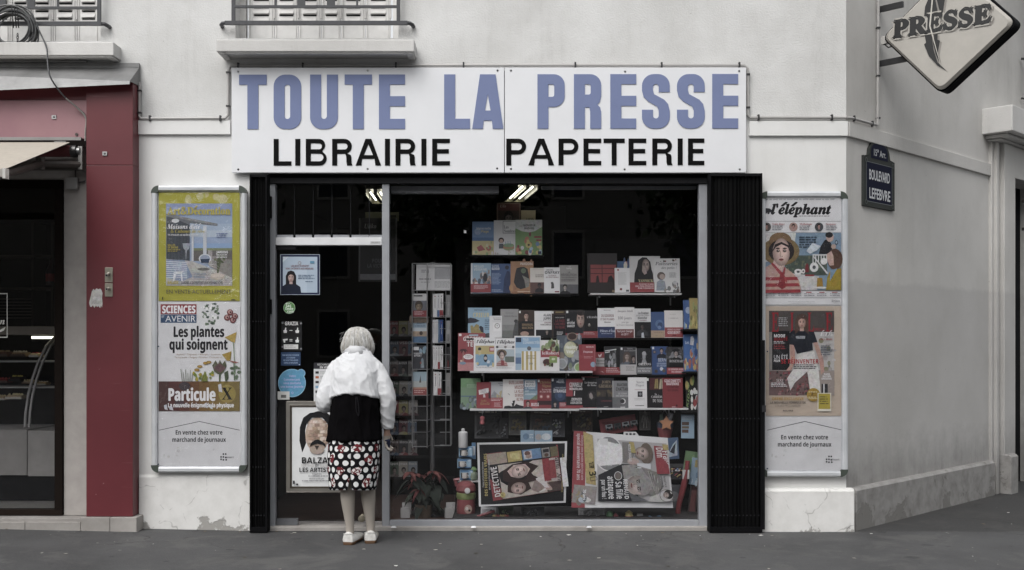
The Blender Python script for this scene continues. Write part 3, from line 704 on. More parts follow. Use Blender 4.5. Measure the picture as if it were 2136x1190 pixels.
# zinc drip canopy
ca = [Vector((-6.6, -.006, 3.47)), Vector((PX(293), -.006, 3.436))]; cf = [Vector((-6.6, -.24, 3.10)), P(271, 173, -.21)]
m = NM()
m.quad(cf[0], cf[1], ca[1], ca[0]); m.quad(ca[0]+Vector((0, 0, .02)), ca[1]+Vector((0, 0, .02)), cf[1]+Vector((0, 0, .012)), cf[0]+Vector((0, 0, .012)))
m.quad(cf[0]+Vector((0, 0, .012)), cf[1]+Vector((0, 0, .012)), cf[1]+Vector((0, -.006, -.012)), cf[0]+Vector((0, -.006, -.012)))
m.face([m.av(q) for q in (ca[1]+Vector((0, 0, .02)), cf[1]+Vector((0, -.004, .01)), ca[1]+Vector((0, 0, -.13)))], 'ffffff')
m.box(-6.6, PX(293), -.03, -.007, 3.44, 3.475)
m.build('drip_canopy', ZINC, N)
for px, py, y, w in ((113, 245, -.111, .016), (219, 321, PY-.001, .017)):
    m = NM(); q = P(px, py, y); m.box(q.x-w, q.x+w, y-.006, y, q.z-w*.85, q.z+w*.85, 'c0c0c0'); m.box(q.x-w*.4, q.x+w*.4, y-.009, y-.0062, q.z-w*.35, q.z+w*.35, '6c6c6c'); m.build('fixing_plate', METAL, N)
m = NM(); q = P(160, 281, -.111); m.tube([(q.x, -.118, q.z), (q.x, -.109, q.z)], .011, '5c5654', 10); m.build('screw', METAL, N)
# cable tangle along the top of the canopy
m = MB(); rr = random.Random(5)
m.tube([(-4.6, -.035, 3.493), (PX(185), -.035, 3.486)], .010, '777777', 8)
for k in range(9):
    x = rr.uniform(-4.2, -3.4); pts = []
    e = rr.uniform(-3.35, -3.02); ph = rr.uniform(0, 6)
    for j in range(16):
        t = j/15; pts.append((x+(e-x)*t, -.02-.02*abs(math.sin(ph+t*9)), 3.497+.020*abs(math.sin(ph+t*(7+k)))+.02*t*(1-t)*(k % 3)))
    m.tube(pts, .0035, rr.choice(('2c2a28', '4a4744', '6b6864')), 5)
tag(m.build('cable_bundle', PLAST), 'tangle of thin dark cables lying on top of the zinc canopy', 'cables')

# awning
A = empty('awning', (PX(80, -.12), -.12, 2.8), 'beige roll-out fabric awning over the neighbouring shop window', 'awning')
AM = Matrix.Translation((-PX(80, -.12), .12, -2.8))
def AW(): q = MB(); q.M = AM; return q
xr = PX(151, -.12); zr = PZ(306, -.12); yf_, zf_ = -1.17, 2.50
m = AW(); n = 10
rows = []
for k in range(n+1):
    t = k/n; sag = 0
    rows.append([(-6.4, -.16+(yf_+.16)*t, zr+.02+(zf_-zr-.02)*t-sag), (xr, -.16+(yf_+.16)*t, zr+.02+(zf_-zr-.02)*t-sag)])
for a, b in zip(rows, rows[1:]): m.quad(a[0], a[1], b[1], b[0], 'aca59b')
for a, b in zip(rows, rows[1:]): m.quad((a[0][0], a[0][1], a[0][2]+.003), (a[1][0], a[1][1], a[1][2]+.003), (b[1][0], b[1][1], b[1][2]+.003), (b[0][0], b[0][1], b[0][2]+.003), 'aca59b')
m.build('fabric', CLOTH, A)
m = AW(); m.tube([(-6.4, -.12, zr-.035), (xr-.005, -.12, zr-.035)], .042, '6a3b3e', 16); m.build('roller', MATTE, A)
m = AW(); m.tube([(xr-.004, -.12, zr-.035), (xr+.035, -.12, zr-.035)], .046, '5b5a5a', 16); m.tube([(xr+.036, -.12, zr-.035), (xr+.06, -.12, zr-.035)], .03, '8a8a8a', 12)
m.box(xr+.045, xr+.075, -.13, -.02, zr-.17, zr-.0, 'a9a7a4'); m.build('roller_bracket', METAL, A)
m = AW(); m.box(-6.4, xr, yf_-.03, yf_+.01, zf_-.05, zf_+.0, 'b8b4ae'); m.box(xr+.001, xr+.02, yf_-.035, yf_+.015, zf_-.06, zf_+.005, 'dad8d4'); m.build('front_bar', METAL, A)
m = AW(); e1 = Vector((xr+.06, -.1, zr-.13)); e2 = P(84, 342, -.34); e3 = Vector((xr-.02, yf_, zf_-.03))
m.tube([e1, e2], .026, '4c4642', 8); m.build('arm', IRON, A)
m = AW(); m.tube([e2+Vector((0, 0, -.045)), e2+Vector((0, 0, .045))], .032, '55504c', 12); m.tube([e2, e3], .03, '4b4743', 8); m.build('arm', IRON, A)
m = AW(); m.box(-6.4, xr+.06, -.06, -.02, zr-.16, zr-.12, '4a4440'); m.build('support_bar', IRON, A)
# little junction box with its lead
m = MB(); q = P(153, 384, -.02); m.box(-.045, .045, -.05, 0, -.045, .045, '8f8d8b')
j = m.build('junction_box', PLAST, None, loc=(q.x, -.013, q.z), bevel=.01); tag(j, 'small grey square junction box below the awning bracket', 'junction box')
m = MB(); m.tube([(.046, -.02, .01), (.07, -.02, .012), (.09, -.012, .02)], .006, '2a2a2a', 6); m.tube([(.02, -.02, .046), (.02, -.02, .11)], .005, '3a3836', 6); m.build('lead', PLAST, j)
# key switches on the pillar, torn notice
for py0, py1, nm in ((558, 590, 'upper key switch plate on the red pillar, its barrel pointing down'), (591, 620, 'lower key switch plate on the red pillar, just above the torn notice')):
    q = P(227.5, (py0+py1)/2, PY); w = 8.2/284.6; h = (py1-py0)/2/284.6-.002
    k = empty('key_switch', (q.x, PY, q.z), nm, 'key switch')
    m = MB(); m.box(-w, w, -.006, -.0005, -h, h, 'b7b2a4'); m.build('plate', METAL, k, bevel=.002)
    m = MB(); m.tube([(0, -.006, .012), (0, -.05, -.006 if py0 < 570 else .004)], .011, 'c9c8c4', 12); m.tube([(0, -.049, -.0055 if py0 < 570 else .004), (0, -.052, -.007 if py0 < 570 else .004)], .006, '1c1c1c', 10); m.build('barrel', METAL, k)
m = MB(); q = P(200, 642, PY); k = 1/284.6; m.page(200, 642, k, y=-.001)
tn = [(188, 640), (186, 632), (189, 620), (192, 608), (195, 603), (198, 606), (201, 602), (206, 604), (209, 602), (212, 606), (214, 612), (213, 622), (214, 634), (213, 642), (211, 638), (209, 643), (206, 639), (203, 641), (200, 638), (197, 643), (194, 637), (191, 641)]
m.G(tn, 'c9c7c4'); m.L(191, 212, 628, 636, 3, '9a9794'); m.E(203, 616, 7, 4, 'bdbbb8'); m.E(197, 622, 4, 3, 'd6d4d1')
tag(m.build('torn_notice', PRINT, loc=(q.x, PY, q.z)), 'torn remains of a white paper notice stuck on the red pillar', 'notice')

# behind the neighbour's pane: chilled counter with cakes, shelf, lamp
K = empty('pastry_counter', (PX(20, .9), .9, .12), 'glass fronted pastry counter with a curved frame behind the left window', 'counter')
KM = Matrix.Translation((-PX(20, .9), -.9, -.12))
def KK(): q = MB(); q.M = KM; return q
yc = .62
m = KK(); m.box(-6.2, PX(57, yc)-.003, yc, yc+.6, PZ(992, yc), PZ(897, yc), 'a9a6a2'); m.box(PX(57, yc)+.003, PX(150, yc), yc, yc+.6, PZ(994, yc), PZ(899, yc), 'b1aeaa'); m.build('base_panel', MATTE, K, bevel=.004)
m = KK(); m.box(-6.2, PX(150, yc), yc+.05, yc+.55, .125, PZ(995, yc), '17171a'); m.build('kick_plate', BLACKM, K)
m = KK(); m.box(-6.2, PX(150, yc), yc+.02, yc+.6, PZ(704, yc+.3)+.02, PZ(690, yc+.3)+.03, '8d867c'); m.build('top', MATTE, K)
def arc_pts(y, dx=0):
    pp_ = [(52, 892), (54, 860), (59, 825), (68, 790), (80, 755), (97, 722), (118, 700)]
    return [P(a+dx, b, y+(892-b)/192*.28) for a, b in pp_]
for dx in (0, 9):
    m = KK(); m.tube(arc_pts(yc+.01, dx), .012, 'a5a3a0', 8); m.build('curved_frame', METAL, K)
for py, y in ((754, yc+.28), (808, yc+.2)):
    m = KK(); m.box(-6.2, PX(140, y), y, y+.3, PZ(py+2, y), PZ(py-1, y), 'b9b8b4'); m.build('glass_shelf', PLAST, K)
m = KK(); m.box(PX(66, .9), PX(140, .9), .9, .93, PZ(707, .9), PZ(702, .9), 'fff4e0'); m.build('lamp_tube', TUBE, K)
def cake(px, py, y, w, h, cols, lab, top=0):
    q = P(px, py, y); k = empty('cake', q, lab, 'cake', None)
    m = MB(); m.box(-w, w, -.06, .06, 0, h, cols[0]); m.build('sponge', MATTE, k, bevel=.008)
    m = MB(); rr = random.Random(px)
    for j in range(9):
        x = -w+2*w*(j+.5)/9; r = w*.16
        m.lathe([(r, 0), (r*1.05, r*.6), (r*.6, r*1.3), (.001, r*1.7)], cols[1], 8, (x, -.04+rr.uniform(0, .06), h))
    m.build('topping', MATTE, k)
    m = MB(); m.box(-w*1.1, w*1.1, -.075, -.062, 0, h*.45, cols[2])
    for j in range(6): m.box(-w*1.05+j*w*.36, -w*.85+j*w*.36, -.078, -.0752, h*.1, h*.62, cols[2])
    m.build('paper_lace', PRINT, k)
cake(45, 744, yc+.34, .055, .035, ('8a7358', 'c9c2ae', '4c3d34'), 'cake with pale piped cream on the top glass shelf of the counter')
cake(38, 796, yc+.26, .045, .04, ('231a17', 'b7ab5c', '191413'), 'dark chocolate cake with yellow topping on the middle counter shelf')
cake(66, 800, yc+.27, .045, .022, ('a0917a', 'c8bf90', '6a5a4a'), 'pale fruit cake right of the dark chocolate one in the counter')
cake(8, 744, yc+.34, .05, .04, ('6a4a3a', 'b9a27c', '5a4a40'), 'brown cream cake at the far left of the top counter shelf')
cake(78, 745, yc+.34, .035, .03, ('c2b08a', '8f3a3c', 'c9c5bb'), 'small pale tart with red fruit at the right of the top counter shelf')
cake(12, 798, yc+.26, .04, .03, ('7a2f2e', '9c4a44', '5a4a44'), 'dark red fruit cake at the far left of the middle counter shelf')
cake(92, 803, yc+.28, .035, .022, ('b59a70', 'd0c8b4', 'b9b4a8'), 'small cream tart nearest the curved frame on the middle counter shelf')
cake(5, 834, yc+.22, .045, .028, ('a58f70', 'c9b98c', 'cfcbc1'), 'short cream cake at the far left of the lowest counter shelf')
cake(36, 832, yc+.22, .06, .03, ('b9a68a', 'cfc79a', 'd6d2c8'), 'long cream cake in a white paper lace on the lowest counter shelf')
m = MB(); q = P(60, 600, 1.9); m.box(-2.2, .22, 0, .3, -.02, 0, '5a5148'); m.box(-2.2, .22, 0, .3, .28, .30, '5a5148')
for x in (-.9, -.42, .02, .20): m.box(x, x+.02, .01, .28, -.5, .6, '4a423b')
for k in range(7): m.box(-2.1, .0, .285, .295, -.10-k*.03, -.09-k*.03, '6c665e')
tag(m.build('wall_shelf', MATTE, loc=q), 'dim wooden wall shelving deep inside the left shop', 'shelf')
m = MB(); q = P(108, 595, 1.7); m.lathe([(.05, 0), (.05, .12), (.035, .16), (.018, .2), (.018, .24)], '3a1e1c', 14); m.lathe([(.0515, .03), (.0515, .1)], '9c2f33', 14)
tag(m.build('bottle', PLAST, loc=q), 'dark bottle with a red label deep inside the left shop', 'bottle')
m = MB(); q = P(8, 660, .0); m.page(8, 660, 1/280, y=-.002)
for a in ((-60, 612, 15.5, 614), (-60, 703, 15.5, 705), (14, 614, 15.5, 703)): m.R(*a, 'd0cfcb')
m.T('Maison', -52, 11, 677, 13, 'd6d4d0', 'I'); m.G([(-40, 694), (-2, 690), (12, 682), (8, 690), (-6, 696), (-40, 699)], 'd0cfcb')
tag(m.build('window_lettering', PRINT, loc=(q.x, .004, q.z)), 'white outlined lettering stuck on the left shop window', 'window sticker')

# coil of cable on the railing and the lead that drops from it
C_ = empty('cable_coil', P(35, 70, -.11), 'coil of dark grey cable tied to the left window railing, one end hanging down', 'cable')
q0 = P(35, 70, -.11)
m = MB(); rr = random.Random(11); pts = []
for k in range(15*26):
    a = 2*math.pi*k/26; t = k/26
    r = .15+.016*math.sin(t*2.3)+.012*math.sin(t*5.1); cx = -.02+.02*math.sin(t*1.7); cz = .03-.03*math.cos(t*1.3)
    pts.append((cx+r*math.cos(a)*1.02, -.035+.006*(k/26 % 6), cz+r*math.sin(a)*(.95)-.03*abs(math.sin(a/2+1.2))*(t % 3)/3))
m.tube(pts, .0065, '404142', 6); m.build('loops', PLAST, C_)
m = MB(); hp = [P(*a)-q0 for a in ((42, 30, -.10), (62, 32, -.13), (74, 50, -.14), (90, 82, -.15), (98, 104, -.19), (99, 125, -.22), (103, 155, -.26), (115, 178, -.25), (135, 203, -.2), (160, 224, -.14), (176, 238, -.118))]
def smooth(ps, n=5):
    ps = [Vector(p) for p in ps]; out = []
    for i in range(len(ps)-1):
        a = ps[max(i-1, 0)]; b = ps[i]; d = ps[i+1]; e = ps[min(i+2, len(ps)-1)]
        for k in range(n):
            t = k/n; out.append(.5*((2*b)+(d-a)*t+(2*a-5*b+4*d-e)*t*t+(3*b-a-3*d+e)*t**3))
    return out+[ps[-1]]
m.tube(smooth(hp), .006, '3d3e40', 7); m.tube(smooth([hp[-3]+Vector((.01, -.004, -.01)), hp[-2]+Vector((.012, -.006, -.012)), hp[-1]+Vector((.012, -.004, -.03)), hp[-1]+Vector((.008, 0, -.12)), hp[-1]+Vector((.006, 0, -.2))]), .006, '8b8985', 7)
m.build('hanging_end', PLAST, C_)
m = MB()
for x in (-.01, .01, .028):
    m.tube([(x, -.06, .18), (x+.012, -.07, .10), (x, -.03, .03)], .004, '232325', 5); m.tube([(x, -.02, .19), (x+.01, .03, .2), (x, .045, .17)], .004, '232325', 5)
for k in range(7): m.tube([(.02+.006*math.cos(a*.785)*(1 if k % 2 else .3), -.03+.006*math.cos(a*.785)*(.3 if k % 2 else 1), -.02-k*.019+.013*math.sin(a*.785)) for a in range(9)], .0028, '1c1c1e', 5)
m.build('tie_chain', IRON, C_)

# ------------------------------------------------------------------ poster display frames and their posters
def poster_frame(x0, x1, y0, y1, label, rim=12.5):
    Yf = -.045; s = 2240/(CAMD+Yf); ox = (x0+x1)/2; q = P(ox, y1, Yf)
    f = empty('poster_display', (q.x, Yf, q.z), label, 'poster display', 'aluminium poster frames either side of the shopfront')
    w = (x1-x0)/2/s; h = (y1-y0)/s; r = rim/s
    m = MB(); m.box(-w+r*.8, w-r*.8, .008, .04, r*.6, h-r*.6, 'd6d6d5'); m.build('backing', PRINT, f)
    m = MB(); m.box(-w+r*.95, w-r*.95, -.0135, -.013, r*.95, h-r*.95); m.build('clear_cover', WRAP, f)
    def bar(a, b, along):
        m = MB()
        pr = [(0, .0385), (0, .0), (.25, -.016), (.7, -.016), (1.0, -.008), (1.0, .0385)]
        if along == 'v':
            m.loft([[(a[0]+(b[0]-a[0])*u, y, a[1]) for u, y in pr], [(a[0]+(b[0]-a[0])*u, y, b[1]) for u, y in pr]], 'b4b6ba', sm=False)
        else:
            m.loft([[(a[0], y, a[1]+(b[1]-a[1])*u) for u, y in pr], [(b[0], y, a[1]+(b[1]-a[1])*u) for u, y in pr]], 'b4b6ba', sm=False)
        return m
    bar((-w, r*1.25), (-w+r, h-r*1.25), 'v').build('side_rail', ALU, f); bar((w-r, r*1.25), (w, h-r*1.25), 'v').build('side_rail', ALU, f)
    bar((-w+r*1.25, 0), (w-r*1.25, r), 'h').build('end_rail', ALU, f)
    tb = bar((-w+r*1.25, h-r), (w-r*1.25, h), 'h'); tb.page(0, 0, 1, y=-.0165); tb.T('promap', -.045, .045, -(h-r*.72), r*.33, '2b2c2e', 'O'); tb.build('end_rail', ALU, f)
    for sx in (-1, 1):
        for zt in (0, 1):
            m = MB(); pts = []
            for k in range(7):
                a = R_(90*k/6); pts.append((r*1.25*(1-math.cos(a)), r*1.25*(1-math.sin(a))))
            poly = [(u, v) for u, v in pts]+[(r*1.24, r*1.24)] if False else [(u, v) for u, v in pts]
            poly = poly+[(r*1.24, 0.0)]; poly = [(0, r*1.24)]+pts[1:-1]+[(r*1.24, 0), (r*1.24, r), (r, r*1.24)]
            con = [(sx*(w-u), (h-v) if zt else v) for u, v in poly]
            m.extr([con], -.0155, .038, '454c46'); m.build('corner_cap', PLAST, f)
    for k in range(2):
        m = MB(); m.lathe([(.006, 0), (.006, .004), (.001, .006)], '26344a', 10); m.build('lock_button', PLAST, f, loc=(-w+r*1.25, -.014, h*(.43 if k == 0 else .02)+.02), rot=(R_(90), 0, 0))
    return f
poster_frame(316, 515, 388, 986, 'tall aluminium poster frame left of the door, holding three posters')
poster_frame(1584, 1768, 400, 995, 'tall aluminium poster frame at the building corner, partly behind the wide shutter')
def sheet(name, label, x0, x1, y0, y1, bg, Y=-.043, cat='poster', mat=None):
    s = 2240/(CAMD+Y); q = P((x0+x1)/2, y1, Y); m = MB(); m.page((x0+x1)/2, y1, 1/s, eps=.00008); m.R(x0, y0, x1, y1, bg); m.loc = (q.x, Y, q.z)
    def done(): return tag(m.build(name, mat or PRINT, loc=m.loc), label, cat)
    return m, done
# white board at the foot of each frame
for xa, xb, ya, yb, cx, lab in ((330, 502, 857, 971, 416, 'white card reading En vente chez votre marchand below the dark brown poster'), (1598, 1759, 862, 981, 1679, 'white card reading En vente chez votre marchand below the cream magazine poster')):
    m, done = sheet('footer_card', lab, xa, xb, ya, yb, 'd3d3d3', -.0385, 'card')
    k = (xb-xa)/172; dx = cx-416*1
    def q_(x): return cx+(x-416)*.97
    for sx in (-1, 1): m.G([(cx, 879), (cx, 880.3), (cx+sx*84*k, 898.5), (cx+sx*84*k, 897.2)], '45464a'); 
    m.TB('En vente chez votre', q_(364), q_(466), 907+(ya-857)*2, 9, '2a2a2c', 'B', b=.015); m.TB('marchand de journaux', q_(357), q_(473), 922+(ya-857)*2, 9, '2a2a2c', 'B', b=.015)
    for a, b in ((461, 952), (466, 946), (471, 946), (466, 952), (461, 957), (471, 953), (466, 958), (472, 958)): m.R(q_(a), b+(ya-857), q_(a+3.2), b+3.2+(ya-857), '1a1a1c')
    m.T('insert', q_(474), q_(490), 956+(ya-857), 4.6, '3a3a3c', 'S')
    m.blobs(xa+10, 930, xb-30, 968, 7, ['c6c5c3', 'cacac9'], 1, 4, 4); done()
# lifestyle magazine poster
m, done = sheet('poster', 'yellow-green magazine poster with a seaside terrace at the top of the left frame', 331, 500, 402, 628, 'a9a545')
m.blobs(333, 404, 498, 420, 10, ['b5b160', 'c3bd8c'], 3, 12, 2)
m.R(346.5, 425, 484.5, 596.5, '97a6bd')
for k in range(5): m.R(346.5, 425+k*14, 484.5, 439+k*14, ('8e9ab9', '93a2bc', '9aabc0', 'a5b4c5', 'b3bfca')[k])
m.R(400, 508, 484.5, 519, '8ea6c4'); m.R(400, 518, 484.5, 524, '7f8768'); m.R(400, 523, 484.5, 545, '6b6764')
m.G([(347, 447), (453, 468), (453, 472), (396, 466), (396, 520), (347, 560)], '74777b'); m.G([(347, 449), (396, 470), (396, 548), (347, 560)], '4d5258')
for k in range(7): m.R(349+k*6.5, 475, 350.5+k*6.5, 545, '3f444a')
m.G([(347, 446), (454, 467), (454, 471), (347, 452)], '8d8f8e'); m.R(400, 470, 404, 545, 'c8cbcd'); m.R(424, 472, 431, 532, 'c5c9cd')
m.E(366, 461, 8, 4.2, 'd9dadb'); m.G([(381, 508), (397, 508), (394, 520), (390, 523), (388, 545), (387, 523), (383, 519)], 'a5acb2')
m.G([(347, 541), (400, 545), (440, 560), (484.5, 575), (484.5, 596.5), (347, 596.5)], 'b9b7b3')
for k in range(6): m.G([(360, 566+k*5), (484, 572+k*4.4), (484, 572.6+k*4.4), (360, 566.8+k*5)], '9d9b98')
m.G([(436, 533), (484.5, 543), (484.5, 580), (436, 556)], '8d8a86'); m.G([(434, 523), (443, 523), (443, 556), (434, 552)], 'a3a09b')
m.G([(347, 542), (385, 543), (402, 578), (380, 587), (347, 580)], '8796ac')
for k in range(9): m.G([(347, 545+k*4.2), (390, 547+k*4.0), (391, 549+k*4.0), (347, 547+k*4.2)], 'cdd3db')
m.E(428, 540, 13, 10, 'd0d3d5'); m.E(428, 540, 10.5, 7.8, '9aa7b6'); m.G([(418, 541), (438, 540), (436, 549), (420, 549)], '37465a'); m.E(425, 562, 13, 3, '6f6d6a')
m.G([(452, 545), (458, 530), (462, 545), (456, 570), (453, 570)], '59604a'); m.blobs(446, 528, 470, 552, 16, ['4f5a41', '6d7556', '5b6349'], 1.2, 3, 6)
m.G([(363, 568), (384, 566), (380, 570), (382, 588), (379, 588), (377, 572), (368, 573), (364, 588), (361, 588)], 'dde0e2')
m.E(454, 577.5, 15, 7, 'bdb3a6'); m.E(454, 575, 14, 4.5, 'd2c9bd')
m.TB('Art&Décoration', 350, 481, 448, 15, 'b9ae58', 'R'); m.T('Maisons d’été', 350, 418, 478, 9.5, 'eeeeee', 'I'); m.T('& Cabanes de rêve', 356, 428, 486, 6.5, 'b9ac5c', 'I')
m.T('75 PAGES D’IDÉES POUR', 350, 414, 492.5, 3.6, 'd9d9d9', 'B'); m.T('SALLES', 350, 366, 514, 4.2, 'b9ac5c', 'B'); m.T('DE BAINS', 350, 372, 519, 4.2, 'b9ac5c', 'B'); m.L(350, 378, 521, 527, 2, 'b9ac5c')
m.L(452, 478, 487, 498, 3, '64719b'); m.T('JARDINS', 452, 476, 529, 5, 'eeeeee', 'B'); m.L(452, 478, 531, 540, 3, 'dddddd'); m.T('TERRASSES', 407, 431, 574, 3.6, '7d91a8', 'S'); m.L(405, 430, 576, 582, 2, '8d9fb3')
m.T('BALADE', 350, 373, 593, 6, 'b9ac5c', 'B'); m.T('DANS L’ARRIÈRE-PAYS NIÇOIS', 378, 465, 593, 5.5, '3a3c40', 'S')
m.T('EN VENTE ACTUELLEMENT', 347, 483, 613, 8.2, '5d5a4c', 'S'); m.E(487, 627, 5, 2.5, '4a463c', 12, 180, 360); m.G([(338, 624), (339, 620), (341, 619), (340, 626)], '5a563c')
done()
# science magazine poster
m, done = sheet('poster', 'white plant-healing magazine poster with red and blue masthead in the left frame', 330, 501, 630, 796, 'dcdcdc', -.0425)
m.R(335, 635, 410, 656, '8c3d40'); m.R(335, 656.5, 410, 674, '3f5773')
m.TB('SCIENCES', 338, 408, 653.5, 15, 'efefef', 'B'); m.T('AVENIR', 345, 408, 671.5, 12.5, 'e6e6e6', 'S'); m.T('ET', 337, 343, 663, 4, 'e6e6e6', 'S')
m.TB('Les plantes', 361, 468, 703, 21, '1d1d20', 'B'); m.TB('qui soignent', 353, 475, 729.5, 21, '1d1d20', 'B')
m.T('Anxiété • Digestion • Allergies • Insomnie', 368, 460, 741.5, 3.6, 'a58f78', 'S'); m.T('Tachycardie • Fatigue • Rhume • Cholestérol...', 364, 466, 747.5, 3.6, 'a58f78', 'S')
m.blobs(423, 633, 455, 678, 34, ['5b6a59', '3e4d44', '7b8a78', '667662'], 1.5, 4, 3); m.blobs(423, 633, 455, 668, 22, ['e6e6e4', 'f0f0ee'], 1.8, 3.6, 8)
for a, b in ((480, 652), (474, 663), (486, 668), (490, 660)): m.E(a, b, 6.5, 6.5, '6e3a3c'); m.E(a, b-1, 4.2, 4.5, 'b7938f'); m.E(a+1, b, 1.7, 2, '4b2529')
m.G([(469, 704), (494, 693), (490, 716), (482, 713)], 'b59d57'); m.G([(486, 714), (488, 714), (492, 780), (490, 780)], '8d9a82'); m.G([(463, 740), (483, 733), (481, 752), (474, 753)], 'a68d45')
m.G([(477, 752), (499, 756), (488, 759)], '96605a'); m.G([(487, 757), (489, 757), (491, 794), (488, 794)], '71806a'); m.blobs(480, 765, 499, 790, 8, ['5d6d57', '6f7f68'], 2, 5, 3)
m.G([(443, 763), (450, 752), (455, 760), (459, 751), (464, 760), (470, 752), (473, 764), (467, 776), (461, 781), (455, 781), (447, 775)], '5b5d47'); m.G([(445, 768), (458, 758), (472, 768), (460, 778)], '6b5153'); m.G([(457, 781), (461, 781), (460, 796), (457, 796)], '56624c'); m.G([(468, 778), (476, 773), (477, 790), (473, 796), (470, 795)], '4d5a44')
for a, b, r in ((411, 772, -20), (417, 765, 0), (429, 758, 10), (436, 756, 0)): m.E(a, b, 5.5, 3, '9a7b3e'); m.E(a, b, 3, 1.5, 'b59751')
m.blobs(404, 776, 446, 792, 18, ['a79a3d', '7b8a45', '6a7a4a', 'b4a44a'], 2, 4.5, 5); m.G([(420, 796), (427, 775), (430, 776), (434, 796)], '7c8443')
for k in range(6): m.G([(380+k*4, 796), (381+k*5-4, 770+(k*7) % 13), (382+k*5-4, 770+(k*7) % 13), (381.5+k*4, 796)], '77806c')
done()
m, done = sheet('poster', 'dark brown science poster with bold white title low in the left frame', 331, 500, 796, 858, '55322f', -.0422)
for k in range(8): m.R(331+k*21.1, 796, 352.2+k*21.1, 858, ('4d3430', '563330', '5e3a30', '6a4a33', '755a36', '7c663a', '807040', '7a6b42')[k])
m.E(474, 822, 18, 19, '9a8a52'); m.E(385, 806, 12, 9, '443c40'); m.E(374, 838, 10, 8, '4c3b40')
m.TB('Particule', 350, 450, 836, 25, 'e9e9e9', 'B'); m.T('X', 462, 485, 834, 25, '17171a', 'R'); m.TB('La nouvelle énigme de la physique', 350, 488, 850, 8.5, 'e6e6e6', 'B')
for a, b, w_, h_ in ((455, 803, 9, 16), (437, 845, 7, 9), (342, 846, 8, 10), (352, 849, 10, 8), (427, 842, 6, 10)): m.G([(a, b), (a+w_*.7, b-2), (a+w_, b+h_), (a+w_*.2, b+h_-2)], 'cfd2d6')
done()
# culture review poster
m, done = sheet('poster', 'white review poster with a brown-hatted woman at the top of the corner frame', 1586, 1755, 411, 636, 'd9d9d9')
EX = lambda x: 1580+x/4.76; EY = lambda y: 390+y/4.76
m.L(1594, 1748, 415, 421, 1, 'aeb0b2', .05); m.TB('l’éléphant', EX(140), EX(730), 447, 20, '18181b', 'I', b=.05); m.L(EX(415), EX(720), EY(288), EY(302), 1, '45464a', .02)
m.G([(EX(60), EY(272)), (EX(64), EY(232)), (EX(85), EY(212)), (EX(120), EY(215)), (EX(140), EY(230)), (EX(150), EY(262)), (EX(136), EY(268)), (EX(126), EY(248)), (EX(116), EY(272)), (EX(100), EY(272)), (EX(95), EY(258)), (EX(84), EY(272))], '35353a')
for k in (342, 454, 1028, 1102): m.R(EX(58), EY(k), EX(828), EY(k+3), '55565a')
for a, cc in ((92, '5b5552'), (356, 'a88e86'), (610, '4b4c50')): m.E(EX(a), EY(400), 9, 9.5, cc); m.bust(EX(a), EY(395), 4.3, cloth=None)
for a, t_ in ((145, 'Teddy Riner'), (415, 'Mythologie'), (678, 'Suspense')): m.T(t_, EX(a), EX(a+(125 if a < 600 else 98)), EY(381), 4.2, '99484a', 'R'); m.L(EX(a), EX(a+110), EY(388), EY(440), 3, '85868a', .15)
m.R(EX(28), EY(458), EX(828), EY(1026), '7f94a6'); m.G([(EX(28), EY(458)), (EX(380), EY(458)), (EX(370), EY(560)), (EX(120), EY(740)), (EX(28), EY(760))], 'cfd0ce')
m.R(EX(270), EY(682), EX(690), EY(880), '4f5a52'); m.blobs(EX(290), EY(690), EX(620), EY(850), 22, ['5d6a5c', '6b6e5c', '47524c', '737a6c'], 1.5, 4, 12)
m.G([(EX(340), EY(860)), (EX(610), EY(890)), (EX(590), EY(1026)), (EX(400), EY(1026))], 'c6c6c4')
for a in range(545, 690, 27): m.R(EX(a), EY(676), EX(a+9), EY(760), 'd4d5d4')
m.R(EX(545), EY(672), EX(690), EY(684), 'd4d5d4'); m.G([(EX(545), EY(690)), (EX(560), EY(690)), (EX(700), EY(860)), (EX(685), EY(866))], 'd4d5d4')
for a, b, w_, h_ in ((402, 845, 8, 6), (452, 840, 4, 5), (560, 800, 9, 10)): m.E(EX(a), EY(b), w_, h_, 'dcdcda'); m.E(EX(a), EY(b), w_*.4, h_*.4, '4e5054')
m.G([(EX(475), EY(780)), (EX(490), EY(755)), (EX(505), EY(780)), (EX(508), EY(850)), (EX(470), EY(850))], '733338'); m.R(EX(470), EY(872), EX(560), EY(888), '8c3a3e')
# big woman with hat
m.E(EX(230), EY(640), 39, 30, '7c6a4c'); m.E(EX(225), EY(560), 24, 22, '6f5a43'); m.E(EX(225), EY(530), 23, 16, '78624a'); m.E(EX(235), EY(640), 27, 24, '2a2426')
m.G([(EX(165), EY(700)), (EX(285), EY(700)), (EX(262), EY(800)), (EX(240), EY(850)), (EX(150), EY(770))], 'c3a8a0'); m.visage(EX(234), EY(650), 18, 29, 'cfb5ab', 0, 1)
m.G([(EX(145), EY(650)), (EX(170), EY(575)), (EX(235), EY(548)), (EX(310), EY(585)), (EX(322), EY(660)), (EX(300), EY(600)), (EX(235), EY(572)), (EX(180), EY(600))], '2a2426')
m.G([(EX(28), EY(830)), (EX(130), EY(770)), (EX(240), EY(860)), (EX(270), EY(800)), (EX(360), EY(870)), (EX(410), EY(930)), (EX(435), EY(1026)), (EX(28), EY(1026))], 'b79a90')
for k in range(3): m.G([(EX(28), EY(900+k*62)), (EX(390+k*14), EY(896+k*62)), (EX(404+k*14), EY(928+k*62)), (EX(28), EY(934+k*62))], '963f45')
